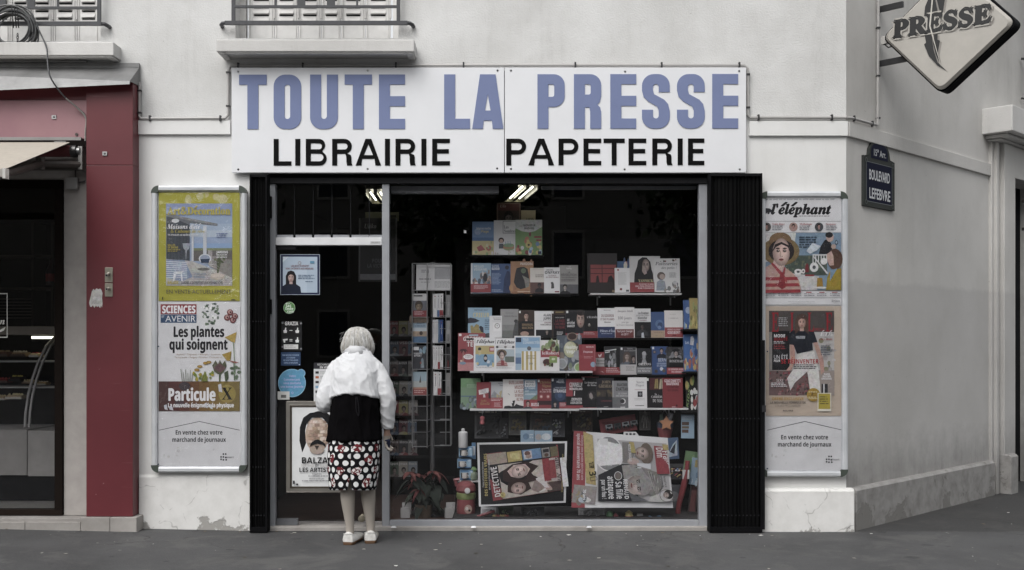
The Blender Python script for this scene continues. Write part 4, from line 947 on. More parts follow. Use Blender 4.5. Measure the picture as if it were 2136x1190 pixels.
m.G([(EX(130), EY(765)), (EX(150), EY(755)), (EX(245), EY(855)), (EX(225), EY(880))], '963f45'); m.G([(EX(262), EY(800)), (EX(276), EY(800)), (EX(268), EY(870)), (EX(246), EY(855))], '963f45'); m.G([(EX(225), EY(850)), (EX(262), EY(850)), (EX(278), EY(1000)), (EX(240), EY(1020)), (EX(200), EY(990))], '87363c'); m.G([(EX(255), EY(860)), (EX(290), EY(930)), (EX(288), EY(960)), (EX(262), EY(920))], '9b464b')
# man with lens and seated woman
m.G([(EX(605), EY(668)), (EX(625), EY(590)), (EX(665), EY(530)), (EX(700), EY(520)), (EX(740), EY(590)), (EX(735), EY(650)), (EX(690), EY(668))], '23242a'); m.E(EX(715), EY(500), 8, 10.5, 'bda69b'); m.E(EX(708), EY(480), 8, 6, '222226'); m.G([(EX(730), EY(500)), (EX(752), EY(518)), (EX(735), EY(535))], 'bda69b'); m.E(EX(780), EY(555), 3.2, 4.5, '2a2a2e'); m.E(EX(780), EY(555), 2, 3, '9fb0bd'); m.E(EX(752), EY(595), 5, 5, 'bda69b')
m.E(EX(765), EY(720), 16, 22, '5b463c'); m.G([(EX(685), EY(670)), (EX(730), EY(640)), (EX(750), EY(690)), (EX(755), EY(780)), (EX(715), EY(785)), (EX(690), EY(740))], 'c2a79c'); m.G([(EX(675), EY(1026)), (EX(690), EY(900)), (EX(720), EY(830)), (EX(828), EY(810)), (EX(828), EY(1026))], '9e8a3c'); m.G([(EX(720), EY(830)), (EX(790), EY(810)), (EX(760), EY(860)), (EX(715), EY(940))], '8199ae'); m.E(EX(655), EY(742), 7, 7, 'dcdcda'); m.G([(EX(590), EY(905)), (EX(640), EY(905)), (EX(648), EY(995)), (EX(585), EY(995))], '9c7d3e'); m.E(EX(628), EY(1003), 11, 2.2, 'd6d6d2')
m.L(EX(412), EX(590), EY(497), EY(620), 5, '2d3a46', .25); m.G([(EX(480), EY(640)), (EX(540), EY(560)), (EX(625), EY(590)), (EX(590), EY(630)), (EX(520), EY(668))], 'c9d2d8')
for k in range(6): m.R(EX(95+k*128), EY(1044), EX(150+k*128), EY(1054), 'a05a5c'); m.L(EX(75+k*128), EX(180+k*128), EY(1060), EY(1092), 2, '8c8d90', .1)
m.L(EX(300), EX(570), EY(1136), EY(1150), 1, 'b9babb', .02); m.T('Scrineo', EX(730), EX(815), EY(1145), 5, '4a4b4e', 'I')
done()
m, done = sheet('poster', 'cream fashion magazine poster with a woman in white trousers in the corner frame', 1588, 1755, 639, 868, 'b8aa9a', -.0425)
FX = lambda x: 1580+x/4.25; FY = lambda y: 620+y/4.25
m.R(FX(102), FY(122), FX(680), FY(872), '8a8783'); m.R(FX(102), FY(122), FX(680), FY(310), '4f4a48'); m.R(FX(130), FY(300), FX(285), FY(648), '17171a')
m.R(FX(285), FY(310), FX(680), FY(650), 'b3b1ae'); m.blobs(FX(560), FY(320), FX(678), FY(640), 26, ['7b7a76', 'a3a19d', '8b8a72', 'c5c3c0'], 2, 6, 21)
m.R(FX(105), FY(655), FX(470), FY(872), '6e5a58'); m.blobs(FX(108), FY(660), FX(465), FY(868), 90, ['7d3f46', '4b4644', '8c5a5e', '5d3a3d', '9a7476', '3a3a38'], 1.2, 3.4, 22)
m.R(FX(470), FY(655), FX(680), FY(872), '9a9089')
for t_, a, b in (('E', 122, 190), ('L', 288, 345), ('L', 440, 500), ('E', 600, 665)): m.T(t_, FX(a), FX(b), FY(308), 40, '8c2c33', 'R')
# woman
m.G([(FX(355), FY(500)), (FX(500), FY(480)), (FX(540), FY(640)), (FX(560), FY(872)), (FX(470), FY(872)), (FX(440), FY(660)), (FX(330), FY(760)), (FX(290), FY(830)), (FX(262), FY(720)), (FX(330), FY(620))], 'd3d1cd')
m.G([(FX(285), FY(420)), (FX(325), FY(420)), (FX(335), FY(560)), (FX(300), FY(650)), (FX(250), FY(655)), (FX(292), FY(600))], 'b8978a'); m.G([(FX(490), FY(400)), (FX(530), FY(400)), (FX(585), FY(560)), (FX(590), FY(660)), (FX(562), FY(690)), (FX(545), FY(560))], 'b8978a')
m.G([(FX(272), FY(330)), (FX(310), FY(295)), (FX(360), FY(300)), (FX(430), FY(300)), (FX(500), FY(310)), (FX(530), FY(400)), (FX(485), FY(408)), (FX(490), FY(470)), (FX(350), FY(505)), (FX(318), FY(425)), (FX(285), FY(422))], '20242d')
m.bust(FX(392), FY(225), 13, '54413a', 'c2a294', None, long=True); m.T('UNE FEMME', FX(338), FX(422), FY(358), 3, 'cfd2d6', 'B'); m.T('FRANÇAISE', FX(342), FX(420), FY(370), 3, 'cfd2d6', 'B')
m.T('MODE', FX(142), FX(245), FY(358), 6.4, 'e6e6e6', 'B'); m.T('BEAUTÉ', FX(142), FX(266), FY(388), 6.4, '8c2c33', 'B'); m.L(FX(142), FX(255), FY(392), FY(418), 2, 'c9c9c9'); m.L(FX(142), FX(262), FY(422), FY(470), 3, '8c3a3e')
m.T('UN ÉTÉ', FX(142), FX(268), FY(550), 8.5, 'cfcfd0', 'S'); m.T('POUR', FX(142), FX(200), FY(576), 5, 'e6e6e6', 'B'); m.T('SE RÉINVENTER', FX(205), FX(540), FY(590), 9, 'a02e34', 'B'); m.L(FX(320), FX(545), FY(598), FY(645), 3, '3a3a3e'); m.L(FX(185), FX(275), FY(182), FY(268), 5, 'a9a9a9')
m.T('SPÉCIAL', FX(500), FX(600), FY(302), 6, '98343a', 'S'); m.T('ÉTÉ', FX(555), FX(660), FY(345), 8, 'e3e3e3', 'I'); m.T('CARLA BRUNI', FX(545), FX(662), FY(382), 3.4, '98343a', 'B'); m.L(FX(560), FX(665), FY(430), FY(520), 6, '5d6570')
m.T('SEXE', FX(165), FX(228), FY(752), 6, 'c9c4c2', 'S'); m.L(FX(118), FX(270), FY(760), FY(800), 3, 'e0e0e0')
for k, t_ in enumerate(('DANS', 'NOTRE', 'DRESSING')): m.T(t_, FX(585-k*10), FX(640+k*8), FY(692+k*20), 3.8, 'e6e6e6', 'B')
m.T('OFFRE EXCLUSIVE', FX(124), FX(408), FY(914), 6, 'a8843c', 'B'); m.T('LA NOUVELLE FORMULE DE', FX(108), FX(426), FY(944), 4.2, '2e2a2a', 'B'); m.T('L’HUILE PRODIGIEUSE', FX(155), FX(380), FY(972), 4.2, '7d746c', 'S'); m.T('NUXE', FX(222), FX(316), FY(1014), 3.2, '4a4440', 'B')
m.E(FX(494), FY(866), 14, 14, 'a38842'); m.T('2€', FX(470), FX(520), FY(872), 6, '3a2430', 'B'); m.L(FX(450), FX(535), FY(838), FY(852), 1, 'd6cfae'); m.L(FX(450), FX(540), FY(885), FY(910), 2, 'd6cfae')
m.R(FX(530), FY(850), FX(650), FY(1012), 'd8d4c6'); m.R(FX(538), FY(856), FX(642), FY(992), 'aa9c45'); m.R(FX(565), FY(770), FX(620), FY(850), '2e2e30'); m.R(FX(580), FY(770), FX(592), FY(850), 'c9c9c9'); m.L(FX(550), FX(630), FY(880), FY(960), 4, '6a6236')
done()

# ------------------------------------------------------------------ street name plaque on the splayed wall
ua, zt = CH(1797, 330); ub, _z = CH(1861, 345); uc = (ua+ub)/2; zb2 = CH(1830, 435)[1]; ztop = CH(1829, 293)[1]; zsh = CH(1829, 333)[1]
H_ = ztop-zb2; Wp = (ub-ua)/2; hs_ = zsh-zb2
Q = empty('street_plaque', MCH @ Vector((uc, -.0, zb2)), 'dark blue enamel street name plaque with a green rim and arched top', 'street sign', rz=R_(45))
def archp(w, h0, h1, b=0):
    pts = [(-w, b), (w, b), (w, h0)]
    for k in range(9): a = R_(180*k/8); pts.append((w*.70*math.cos(a), h0+.012+(h1-h0-.012)*math.sin(a)))
    return pts+[(-w, h0)]
m = MB(); m.extr([archp(Wp, hs_, H_), ], -.018, -.001, '3a3d3b'); m.build('rim', MATTE, Q, bevel=.003)
m = MB(); m.page(0, 0, 1, y=-.0185)
m.R(-Wp*.84, -hs_*.90, Wp*.84, -.035, '777b7e'); m.R(-Wp*.82, -hs_*.89, Wp*.82, -.04, '10142b'); m.R(-Wp*.55, -(hs_+(H_-hs_)*.32), Wp*.55, -(hs_-.005), '10142b'); m.E(0, -(hs_+(H_-hs_)*.32), Wp*.55, (H_-hs_)*.5, '10142b', 10, 180, 360)
m.T('BOULEVARD', -Wp*.68, Wp*.68, -hs_*.55, hs_*.20, 'cfd1d4', 'M'); m.T('LEFEBVRE', -Wp*.68, Wp*.70, -hs_*.17, hs_*.21, 'cfd1d4', 'M'); m.T('15ᵉ Arr.', -Wp*.42, Wp*.42, -(hs_+.018), .05, 'b4b6ba', 'M')
for sx in (-1, 1):
    for z in (.03, hs_-.03): m.E(sx*Wp*.86, -z, .02, .02, '5a5e5c', 10); m.E(sx*Wp*.86, -z, .012, .012, '333634', 10)
m.build('enamel_face', VINYL, Q)

# ------------------------------------------------------------------ projecting diamond sign
sc = Vector((2.852+.397, .363-.397, 3.705))
G = empty('hanging_sign', sc, 'cream diamond sign reading PRESSE over a dark quill, projecting from the corner', 'sign', rz=R_(-45))
def DS(px, py):
    u = (px-1068)/2240; a = (u*(CAMD+.363)-2.852)/(1+u); s = 2240/(CAMD+.363-a)
    return ((a-.397)*math.sqrt(2), EYE+(715-py)/s-sc.z)
def diamond(hw, hh, r, rot, n=6):
    cs = [(hw, 0), (0, hh), (-hw, 0), (0, -hh)]; out = []
    for k in range(4):
        p = Vector(cs[k]); a = (Vector(cs[k-1])-p).normalized(); b = (Vector(cs[(k+1) % 4])-p).normalized()
        for j in range(n+1):
            t = j/n; q = p+a*r*(1-t)**2+b*r*t*t+(a+b)*0
            out.append(q)
    ca_, sa_ = math.cos(rot), math.sin(rot)
    return [(q.x*ca_-q.y*sa_, q.x*sa_+q.y*ca_) for q in out]
rt = R_(-5.2)
m = MB(); m.extr([diamond(.508, .468, .065, rt)], -.045, .05, '17171a'); m.build('casing', BLACKM, G, bevel=.006)
m = MB(); r1 = diamond(.492, .453, .06, rt); r2 = diamond(.467, .429, .055, rt)
m.loft([[(x, -.047, z) for x, z in r1], [(x, -.062, z) for x, z in r1], [(x, -.082, z) for x, z in r2]], 'aeaaa3', cap=True, sm=False); m.loft([[(x, .052, z) for x, z in r1], [(x, .08, z) for x, z in r2]], 'c6c2ba', sm=False)
m.build('face_panel', PLAST, G, bevel=.006)
m = MB(); m.page(0, 0, 1, y=-.0835)
for dx, dz, cc in ((.013, .013, '8a8580'), (0, 0, '1b1a1b')):
    qp = lambda pts: [(DS(*p)[0]+dx, -DS(*p)[1]+dz) for p in pts]
    m.G(qp([(1960, -12), (1984, -14), (1977, 30), (1962, 74), (1958, 76), (1970, 28)]), cc); m.G(qp([(1952, -10), (1958, -12), (1966, 28), (1954, 80), (1958, 110), (1966, 135), (1984, 152), (1966, 142), (1948, 122), (1938, 98), (1942, 94), (1936, 60), (1940, 20)]), cc)
    m.G(qp([(1959, 78), (1966, 76), (1966, 88), (1971, 90), (1966, 118), (1970, 136), (1962, 118), (1957, 96)]), cc)
    a = DS(1873, 84); b = DS(2077, 51)
    L_ = math.hypot(b[0]-a[0], b[1]-a[1]); ang = -math.degrees(math.atan2(b[1]-a[1], b[0]-a[0]))
    m.TB('PRESSE', a[0]+dx, a[0]+L_+dx, -a[1]+dz, .122, cc, 'R', rot=ang, b=.1)
    if cc[0] == '1':
        m.TB('PRESSE', a[0], a[0]+L_, -a[1], .122, 'aeaaa3', 'R', rot=ang, b=.17); m.TB('PRESSE', a[0], a[0]+L_, -a[1], .122, cc, 'R', rot=ang, b=.075)
m.G([(DS(1956, -10)[0], -DS(1956, -10)[1]), (DS(1958.5, -10)[0], -DS(1958, -10)[1]), (DS(1952, 60)[0], -DS(1952, 60)[1]), (DS(1975, 148)[0], -DS(1975, 148)[1]), (DS(1949, 60)[0], -DS(1949, 60)[1])], 'c6c2ba')
m.build('lettering', PLAST, G)
for py in (19, 132):
    a = DS(1833, py+2); m = MB(); zt = a[1]; m.box(a[0], -.36 if py < 50 else -.33, -.012, .012, zt-.022, zt+.022, '2b2b2d'); m.build('bracket', IRON, G)
m = MB(); a = DS(1845, 85); m.box(a[0]-.02, a[0]+.03, -.02, .02, a[1]-.03, a[1]+.03, 'b9b7b3'); m.tube([(a[0], 0, a[1]-.03), (a[0]+.03, 0, a[1]-.06), (a[0]+.09, 0, a[1]-.055), (a[0]+.15, 0, a[1]-.03)], .005, '1e1e20', 6); m.build('cable_joint', PLAST, G)
# railing end at far right
u, z = CH(2128, 165); m = MB(); m.M = MCH
m.tube([(u-.03, -.02, CH(2128, 125)[1]), (u, -.06, CH(2128, 126)[1]), (u+.03, -.06, CH(2128, 130)[1]), (u+.03, -.06, CH(2128, 208)[1]), (u-.02, -.02, CH(2128, 207)[1])], .012, '3f4042', 8)
m.tube([(u+.05, -.06, CH(2128, 210)[1]), (u+.05, -.06, 4.9)], .012, '3f4042', 8)
m.build('railing', IRON, B)

# ------------------------------------------------------------------ things stuck on or hung behind the door glass
def stick(name, label, cat, x0, x1, y0, y1, bg, Y=.050, mat=None, thick=None):
    s = 2240/(CAMD+Y); ox = (x0+x1)/2; q = P(ox, y1, Y); m = MB(); m.page(ox, y1, 1/s, eps=.00012)
    if thick: m.box((x0-ox)/s, (x1-ox)/s, .0005, thick, 0, (y1-y0)/s, bg or 'cccccc')
    if bg: m.R(x0, y0, x1, y1, bg)
    return m, (lambda: tag(m.build(name, mat or PRINT, loc=q), label, cat))
m, done = stick('notice', 'framed blue notice with a long-haired woman, near the top of the glass door', 'notice', 584.5, 667, 531, 615.5, '9aa3ad', .02, GLOSSP, .012)
m.R(586, 532, 666, 614.5, '1d2440'); m.R(590, 536, 662, 611, 'a2b0bf'); m.G([(590, 536), (602, 536), (590, 548)], 'c3ccd4'); m.R(590, 560, 640, 611, 'aab7c5')
m.bust(607, 579, 10, '1e1b1e', 'b9a29c', '1d2333', long=True); m.T('LES JEUX D’ARGENT', 607, 645, 557, 3.6, '7a5a5c', 'B'); m.T('SONT INTERDITS AUX MINEURS', 596, 654, 562.5, 3.6, '7a5a5c', 'B')
m.L(622, 658, 574, 584, 3, '5b6b80'); m.L(637, 657, 587, 590, 1, '5b6b80'); m.E(625, 549, 3.5, 3.5, '8b7168'); m.E(625, 549, 2.7, 2.7, 'a2b0bf'); m.R(647, 545, 656, 550, '5f87a0'); done()
m, done = stick('sticker', 'round green sticker with white lettering on the glass door', 'sticker', 591, 616, 630, 655, None, .051)
m.E(603.5, 642.5, 12.3, 12.5, 'a9bfa4', 24); m.E(603.5, 642.5, 11.2, 11.4, '5d8a56', 24); m.T('Jac', 596, 608, 641, 6, 'e9efe8', 'B'); m.T('cede', 595, 612, 647, 5.5, 'e9efe8', 'B'); m.T('.com', 597, 613, 652.5, 5, 'e9efe8', 'B'); m.L(596, 606, 633, 637, 1, 'dfe8dd'); done()
m, done = stick('sticker', 'black sign with small white hand signs and a paper strip on the glass door', 'sticker', 587, 630, 670, 733, '141416', .051)
m.T('GRAZIA', 594, 622, 679, 7.5, 'd9d9d9', 'B')
for k, (a, b) in enumerate(((595, 690), (620, 690), (595, 710), (620, 710))):
    m.E(a, b, 8.5, 8, '232326'); m.G([(a-3, b+5), (a-4, b), (a-1, b-1), (a, b-6), (a+2, b-6), (a+2, b-1), (a+4, b), (a+3, b+5)] if k != 2 else [(a-5, b-2), (a+5, b-3), (a+5, b), (a, b+1), (a, b+5), (a-3, b+5), (a-4, b+1)], 'dcdcdc')
m.R(604, 689, 610, 690.5, 'cfcfcf'); m.R(604, 708, 610, 709.5, 'cfcfcf'); m.R(604, 711, 610, 712.5, 'cfcfcf'); m.R(592, 719, 622, 728.5, 'd2d2d2'); m.L(594, 620, 721, 727, 2, '9a9a9a')
for a, b in ((589.5, 674), (628, 675), (589.5, 724), (628, 728)): m.E(a, b, 2.2, 2.2, '77787c')
done()
m, done = stick('notice', 'small dark blue notice with pale text below the black hand-sign sticker', 'notice', 586, 627, 735, 763, '2e415f', .051)
for k, t_ in enumerate(('PAR MESURE D’HYGIENE', 'LES CHIENS', 'NE SONT PAS ADMIS', 'DANS LE MAGASIN')): m.T(t_, (589, 597, 591, 592)[k], (624, 616, 622, 621)[k], 743+k*5.3, 3.3, '93a5bf', 'B')
m.E(624.5, 761, 1, 1, 'c9d0d8'); done()
m, done = stick('sticker', 'large pale blue round greeting sticker with a small bump, low on the glass door', 'sticker', 580, 638, 770, 829, None, .051)
m.E(609, 799.5, 29, 29.5, '8db4cb', 32); m.E(628, 779, 9, 8.5, '8db4cb', 20); m.E(609, 799.5, 27.6, 28, '5f94b5', 32); m.E(628, 779, 7.5, 7, '5f94b5', 20)
for k, t_ in enumerate(('Votre', 'Commerçant', 'vous souhaite', 'une bonne journée')): m.T(t_, (603, 592, 591, 585)[k], (617, 626, 628, 633)[k], 787+k*7.4, 4.4, 'b3aed6', 'B')
m.E(610, 820, 2.4, 2.4, 'b3aed6', 12); m.E(610, 820, 1.6, 1.6, '5f94b5', 12); done()
m, done = stick('label', 'small white barcode label stuck over the edge of the pale blue round sticker', 'label', 579, 604, 817, 834, 'c9c9c7', .0495)
m.R(586, 824, 597, 830.5, '6f6f6e'); done()
m, done = stick('notice', 'white price list with a dark heading, half hidden by the elderly woman’s shoulder', 'notice', 654.5, 700, 757, 838, 'c9cacc', .051)
m.R(654.5, 757, 700, 770, '2b2b30'); m.T('RECHARGES', 662, 690, 763, 4.2, 'cccccc', 'S'); m.T('EN VENTE', 667, 692, 768.8, 4.2, 'e2e2e2', 'B')
for k in range(6): m.R(658, 775+k*10, 665, 780+k*10, ('2b2b2e', 'a8613f', '3a3436', '7f9fb8', '2e2e32', 'b5b5b8')[k]); m.L(668, 697, 775+k*10, 781+k*10, 2, '9a9b9e')
done()
# exhibition poster in its silver frame, hung on the door
Yf = .0; s = 2240/(CAMD+Yf); q = P(662, 1027, Yf)
ef = empty('framed_poster', q, 'silver framed exhibition poster with black hair and moustache hung low on the door', 'framed poster')
m = MB(); ox = 662
def fx(px): return (px-ox)/s
def fz(py): return (1027-py)/s
for a in (((597, 838), (727, 838), (719.5, 845.5), (604.5, 845.5)), ((597, 1027), (604.5, 1019.5), (719.5, 1019.5), (727, 1027)), ((597, 838), (604.5, 845.5), (604.5, 1019.5), (597, 1027)), ((727, 838), (727, 1027), (719.5, 1019.5), (719.5, 845.5))):
    fr = [(fx(p[0]), fz(p[1])) for p in a]; m.extr([fr], -.0, .03, 'a9a49d')
m.build('frame', METAL, ef, bevel=.005)
m = MB()
for a in ((605, 846, 719, 849.5), (605, 1015.5, 719, 1019), (605, 849.5, 608.5, 1015.5), (715.5, 849.5, 719, 1015.5)): m.box(fx(a[0]), fx(a[2]), .006, .028, fz(a[3]), fz(a[1]), '6f675e')
m.build('inner_frame', METAL, ef)
m = MB(); m.page(ox, 1027, 1/s, y=.010); m.R(608.5, 849.5, 715.5, 1015.5, 'd6d7d8')
hx, hy = 662, 902
m.G([(630, 945), (624, 920), (625, 892), (632, 872), (646, 862), (654, 861), (663, 858), (680, 860), (695, 873), (700, 900), (698, 925), (693, 945), (688, 920), (686, 890), (676, 872), (662, 870), (648, 872), (639, 885), (636, 900), (638, 925)], '17171a')
m.E(661, 908, 24.5, 37, 'b5a193', 28)
rr = random.Random(4)
for r in range(7):
    for k in range(4):
        x = 641+k*11+(r % 2)*4; m.G([(x, 878+r*7), (x+10, 877+r*7+rr.uniform(-1, 1)), (x+10, 883+r*7), (x, 884+r*7)], rr.choice(('c9b7a9', 'bfae9f', 'a58f80', 'd3c6ba', '927d70'))); m.lay -= .6
m.lay += 4
m.G([(640, 884), (650, 871), (672, 871), (683, 884), (686, 900), (690, 878), (676, 864), (646, 864), (634, 884)], '1a1a1d')
m.G([(646, 933), (648, 925), (656, 919), (662, 917), (668, 919), (678, 926), (679, 933), (672, 928), (662, 926), (652, 928)], '1a1a1d'); m.E(661, 939, 15, 9, 'a4958c'); m.G([(656, 930), (666, 930), (661, 940)], '3a3533')
m.T('BALZAC', 628, 695, 967, 12.5, '141416', 'B'); m.T('MYTHE', 628, 656, 974.5, 6, 'bdbab8', 'S'); m.T('ET', 657.5, 665, 974.5, 5.5, '1e1e20', 'B'); m.T('RÉALITÉ', 667, 700, 974.5, 6, 'bdbab8', 'S'); m.T('LES ARTISTES', 623.5, 700, 985, 9, '17171a', 'B')
m.T('EXPOSITION', 651, 671, 990.5, 2.6, '55555a', 'B'); m.L(643, 690, 992.5, 996, 1, '77777c', .05); m.T('MAISON DE BALZAC', 645, 676, 1000.5, 2.6, '55555a', 'B'); m.L(630, 695, 1002.5, 1006, 1, '77777c', .05); m.R(611, 1003, 615, 1010, '444448'); m.R(618, 1009, 622, 1013, '2c2c30')
m.build('print', PRINT, ef)
m = MB(); m.box(fx(608.6), fx(715.4), .0115, .02, fz(1015.4), fz(849.6), '8a8a8a'); m.build('backing', MATTE, ef)

PALE, SAT = .78, .7
# ------------------------------------------------------------------ display fittings behind the big pane
BK = empty('display_stand', (PX(1210, .75), .62, .03), 'black stepped display stand at the back of the shop window', 'display stand')
bm_ = Matrix.Translation((-PX(1210, .75), -.62, -.03))
def BB(): q = MB(); q.M = bm_; return q
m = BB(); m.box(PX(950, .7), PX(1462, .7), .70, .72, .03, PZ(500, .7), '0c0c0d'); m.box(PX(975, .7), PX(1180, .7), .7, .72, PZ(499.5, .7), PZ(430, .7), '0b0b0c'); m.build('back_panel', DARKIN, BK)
m = BB(); m.box(PX(945, .2), PX(1458, .2), .10, .69, .03, PZ(1077, .2), '3b3a3a'); m.build('plinth', MATTE, BK)
def shelf(x0, x1, ytop, Y, d, label, col, brackets=(), th=3.4):
    s = 2240/(CAMD+Y); cx = PX((x0+x1)/2, Y); z = PZ(ytop, Y)
    o = empty('display_shelf', (cx, Y, z), label, 'shelf', 'shelves in the shop window')
    m = MB(); m.box(PX(x0, Y)-cx, PX(x1, Y)-cx, 0, d, -th/s, -.0005, col); m.build('board', MATTE, o, bevel=.0015)
    for b in brackets:
        m = MB(); x = PX(b, Y)-cx; m.box(x-.004, x+.004, .02, d, -th/s-.012, -th/s-.001, col); m.box(x-.005, x+.005, d-.03, d-.02, -th/s-.075, -th/s-.0125, col); m.box(x-.004, x+.004, .02, .026, -th/s-.022, -th/s-.0125, col); m.build('bracket', METAL, o)
    return o
DK = '141415'; WH = 'c9c9c7'
shelf(980, 1135, 532.5, .50, .19, 'black shelf under the three children’s books at the top', DK)
shelf(980, 1208, 613, .47, .22, 'black shelf under the upper left row of six books', DK)
shelf(1232, 1422, 612, .42, .27, 'white bracketed shelf under the pastry book at the upper right', WH, (1251, 1408))
shelf(972, 1428, 706, .44, .25, 'long black shelf under the middle row of political books', DK)
shelf(980, 1236, 774.5, .30, .38, 'white shelf under the magazines and large albums on the left', WH, (1006, 1186), 4)
shelf(1236, 1442, 783, .38, .3, 'black shelf under the row with the dark photographic covers', DK)
shelf(980, 1208, 853.5, .32, .37, 'white shelf under the left half of the lowest book row', WH, (1006, 1190), 4)
shelf(1209, 1436, 851.5, .34, .35, 'white shelf under the right half of the lowest book row', WH, (1254, 1408), 4)
for py, lab in ((687, 'short black side shelf under the leaning yellow and blue books'), (776, 'short black side shelf under the blue album by the frame'), (858, 'short black side shelf under the dark cartoon album by the frame')):
    shelf(1424, 1458, py, .34, .3, lab, DK)

def book(x0, x1, y0, y1, Y, label, bg, ops=(), th=.022, lean=7, cat='book', name='book', spine=None, yaw=0):
    s = 2240/(CAMD+Y); q = P((x0+x1)/2, y1, Y); w = (x1-x0)/s/2; h = (y1-y0)/s/math.cos(R_(lean))
    b = empty(name, q, label, cat)
    b.rotation_euler = (R_(-lean), 0, R_(yaw))
    m = MB(); m.box(-w+.002, w-.002, .0015, th, .002, h-.002, 'd8d4ca'); m.build('pages', PRINT, b)
    m = MB(); m.page(50, 100, 2*w/100, h/100, y=-.0002, eps=.00015)
    m.box(-w, w, 0, .0013, 0, h, bg); m.box(-w, -w+.0018, .0013, th+.001, 0, h, spine or bg)
    ar = (h/100)/(2*w/100)
    for op in ops:
        k, a = op[0], op[1:]
        if k == 'C': m.E(a[0], a[1], a[2]*ar, a[2], a[3])
        elif k == 'bust': m.bust(a[0], a[1], a[2], *a[3:6], long=(a[6] if len(a) > 6 else False), ar=ar)
        else: getattr(m, k)(*a)
    m.build('cover', GLOSSP, b)
    return b
RED, WHT, CRM, BLK, NAV, GRY = '8f2b32', 'd9d9d8', 'cfc7ba', '18181b', '27375f', '8b8986'
def TX(t, x0, x1, y, h, col, f='B'): return ('T', t, x0, x1, y, h, col, f)
TAG = ('R', 4, 3, 15, 11, 'e2e2e0')
Y2 = .49
# children's books at the top
book(985, 1031, 462, 532, .52, 'blue beach picture book, leftmost of the three children’s books at the top', '5c86b8', [('R', 0, 48, 100, 60, '3f6fa6'), ('R', 0, 58, 100, 100, 'c9b66b'), ('C', 75, 80, 8, 'c0574d'), ('G', [(20, 78), (40, 70), (60, 85), (30, 90)], 'b04a4e'), ('C', 25, 30, 10, '88a8cf'), ('blobs', 5, 62, 95, 98, 8, ['d9cd94', '8cab6a', 'd4d4cf'], 3, 7), TX('Maternelle', 18, 85, 24, 7, 'c8d6e6'), TX('Plage', 40, 75, 33, 7, 'd8c46a')])
book(1030, 1077, 459, 532, .51, 'white picture book with a birthday cake, middle of the three at the top', WHT, [('R', 40, 2, 98, 38, 'e3e3e1'), ('R', 40, 2, 98, 3.5, '55565a'), ('R', 40, 36.5, 98, 38, '55565a'), ('R', 40, 2, 42, 38, '55565a'), TX('Les', 44, 66, 24, 9, '44464c', 'R'), TX('Nombres', 44, 97, 35, 8, '44464c', 'R'), ('C', 33, 58, 8, '3a2a26'), ('C', 33, 60, 5.5, 'c9a08a'), ('G', [(24, 68), (42, 68), (45, 82), (22, 82)], '53585c'), ('E', 66, 80, 25, 8, '8fa25c'), ('R', 42, 74, 90, 82, 'b97a56'), ('E', 66, 73, 24, 6, '7ea468'), ('R', 52, 62, 54, 73, '5c86b8'), ('R', 62, 60, 64, 73, '5c86b8'), ('R', 72, 61, 74, 73, '5c86b8'), ('blobs', 5, 88, 95, 98, 6, ['c9b0a0', 'b5b9a0'], 2, 4)])
book(1075, 1131, 458, 532, .50, 'green picture book with many coloured round faces, rightmost of the three at the top', '6d9a4a', [('G', [(0, 0), (100, 0), (100, 20), (72, 33), (50, 36), (25, 33), (0, 24)], 'd2d2cf'), TX('MONSIEUR', 30, 75, 19, 6, '2b2b2e'), TX('MADAME', 33, 70, 27, 6, '2b2b2e'), ('blobs', 6, 40, 60, 95, 16, ['c96a4a', '5c86b8', 'c9b24a', '8f3a3e', 'd4d4cf'], 4, 9), ('blobs', 55, 60, 95, 95, 9, ['5c86b8', 'c9b24a', '9fc0d8'], 4, 8), ('C', 50, 72, 9, 'cbb23e'), ('C', 50, 72, 3, '3a3a2a'), ('R', 70, 47, 98, 52, 'a3343a'), ('R', 78, 56, 98, 61, 'a3343a'), ('R', 84, 90, 97, 98, '2a3050')])
def hang(x0, x1, y0, y1, Y, label, bg, ops, name='poster', cat='poster'):
    return book(x0, x1, y0, y1, Y, label, bg, ops, th=.006, lean=2, name=name, cat=cat)
hang(1036, 1086, 423, 478, .62, 'brown framed picture behind the children’s books, under the ceiling lamp', '6a5346', [('R', 6, 5, 94, 100, '3d2f2b'), ('R', 6, 5, 94, 30, '5a2f2c'), TX('Ulis', 14, 40, 18, 10, 'a89a90', 'I'), ('bust', 50, 60, 22, '1c1a1a', '6d625c', '241f20')], 'picture', 'picture')
hang(1087, 1117, 439, 478, .61, 'yellow card standing right of the brown framed picture', 'b0a077', [TX('VSD', 35, 90, 62, 18, '2a2622'), ('R', 10, 70, 90, 74, '7d7256')], 'card', 'card')
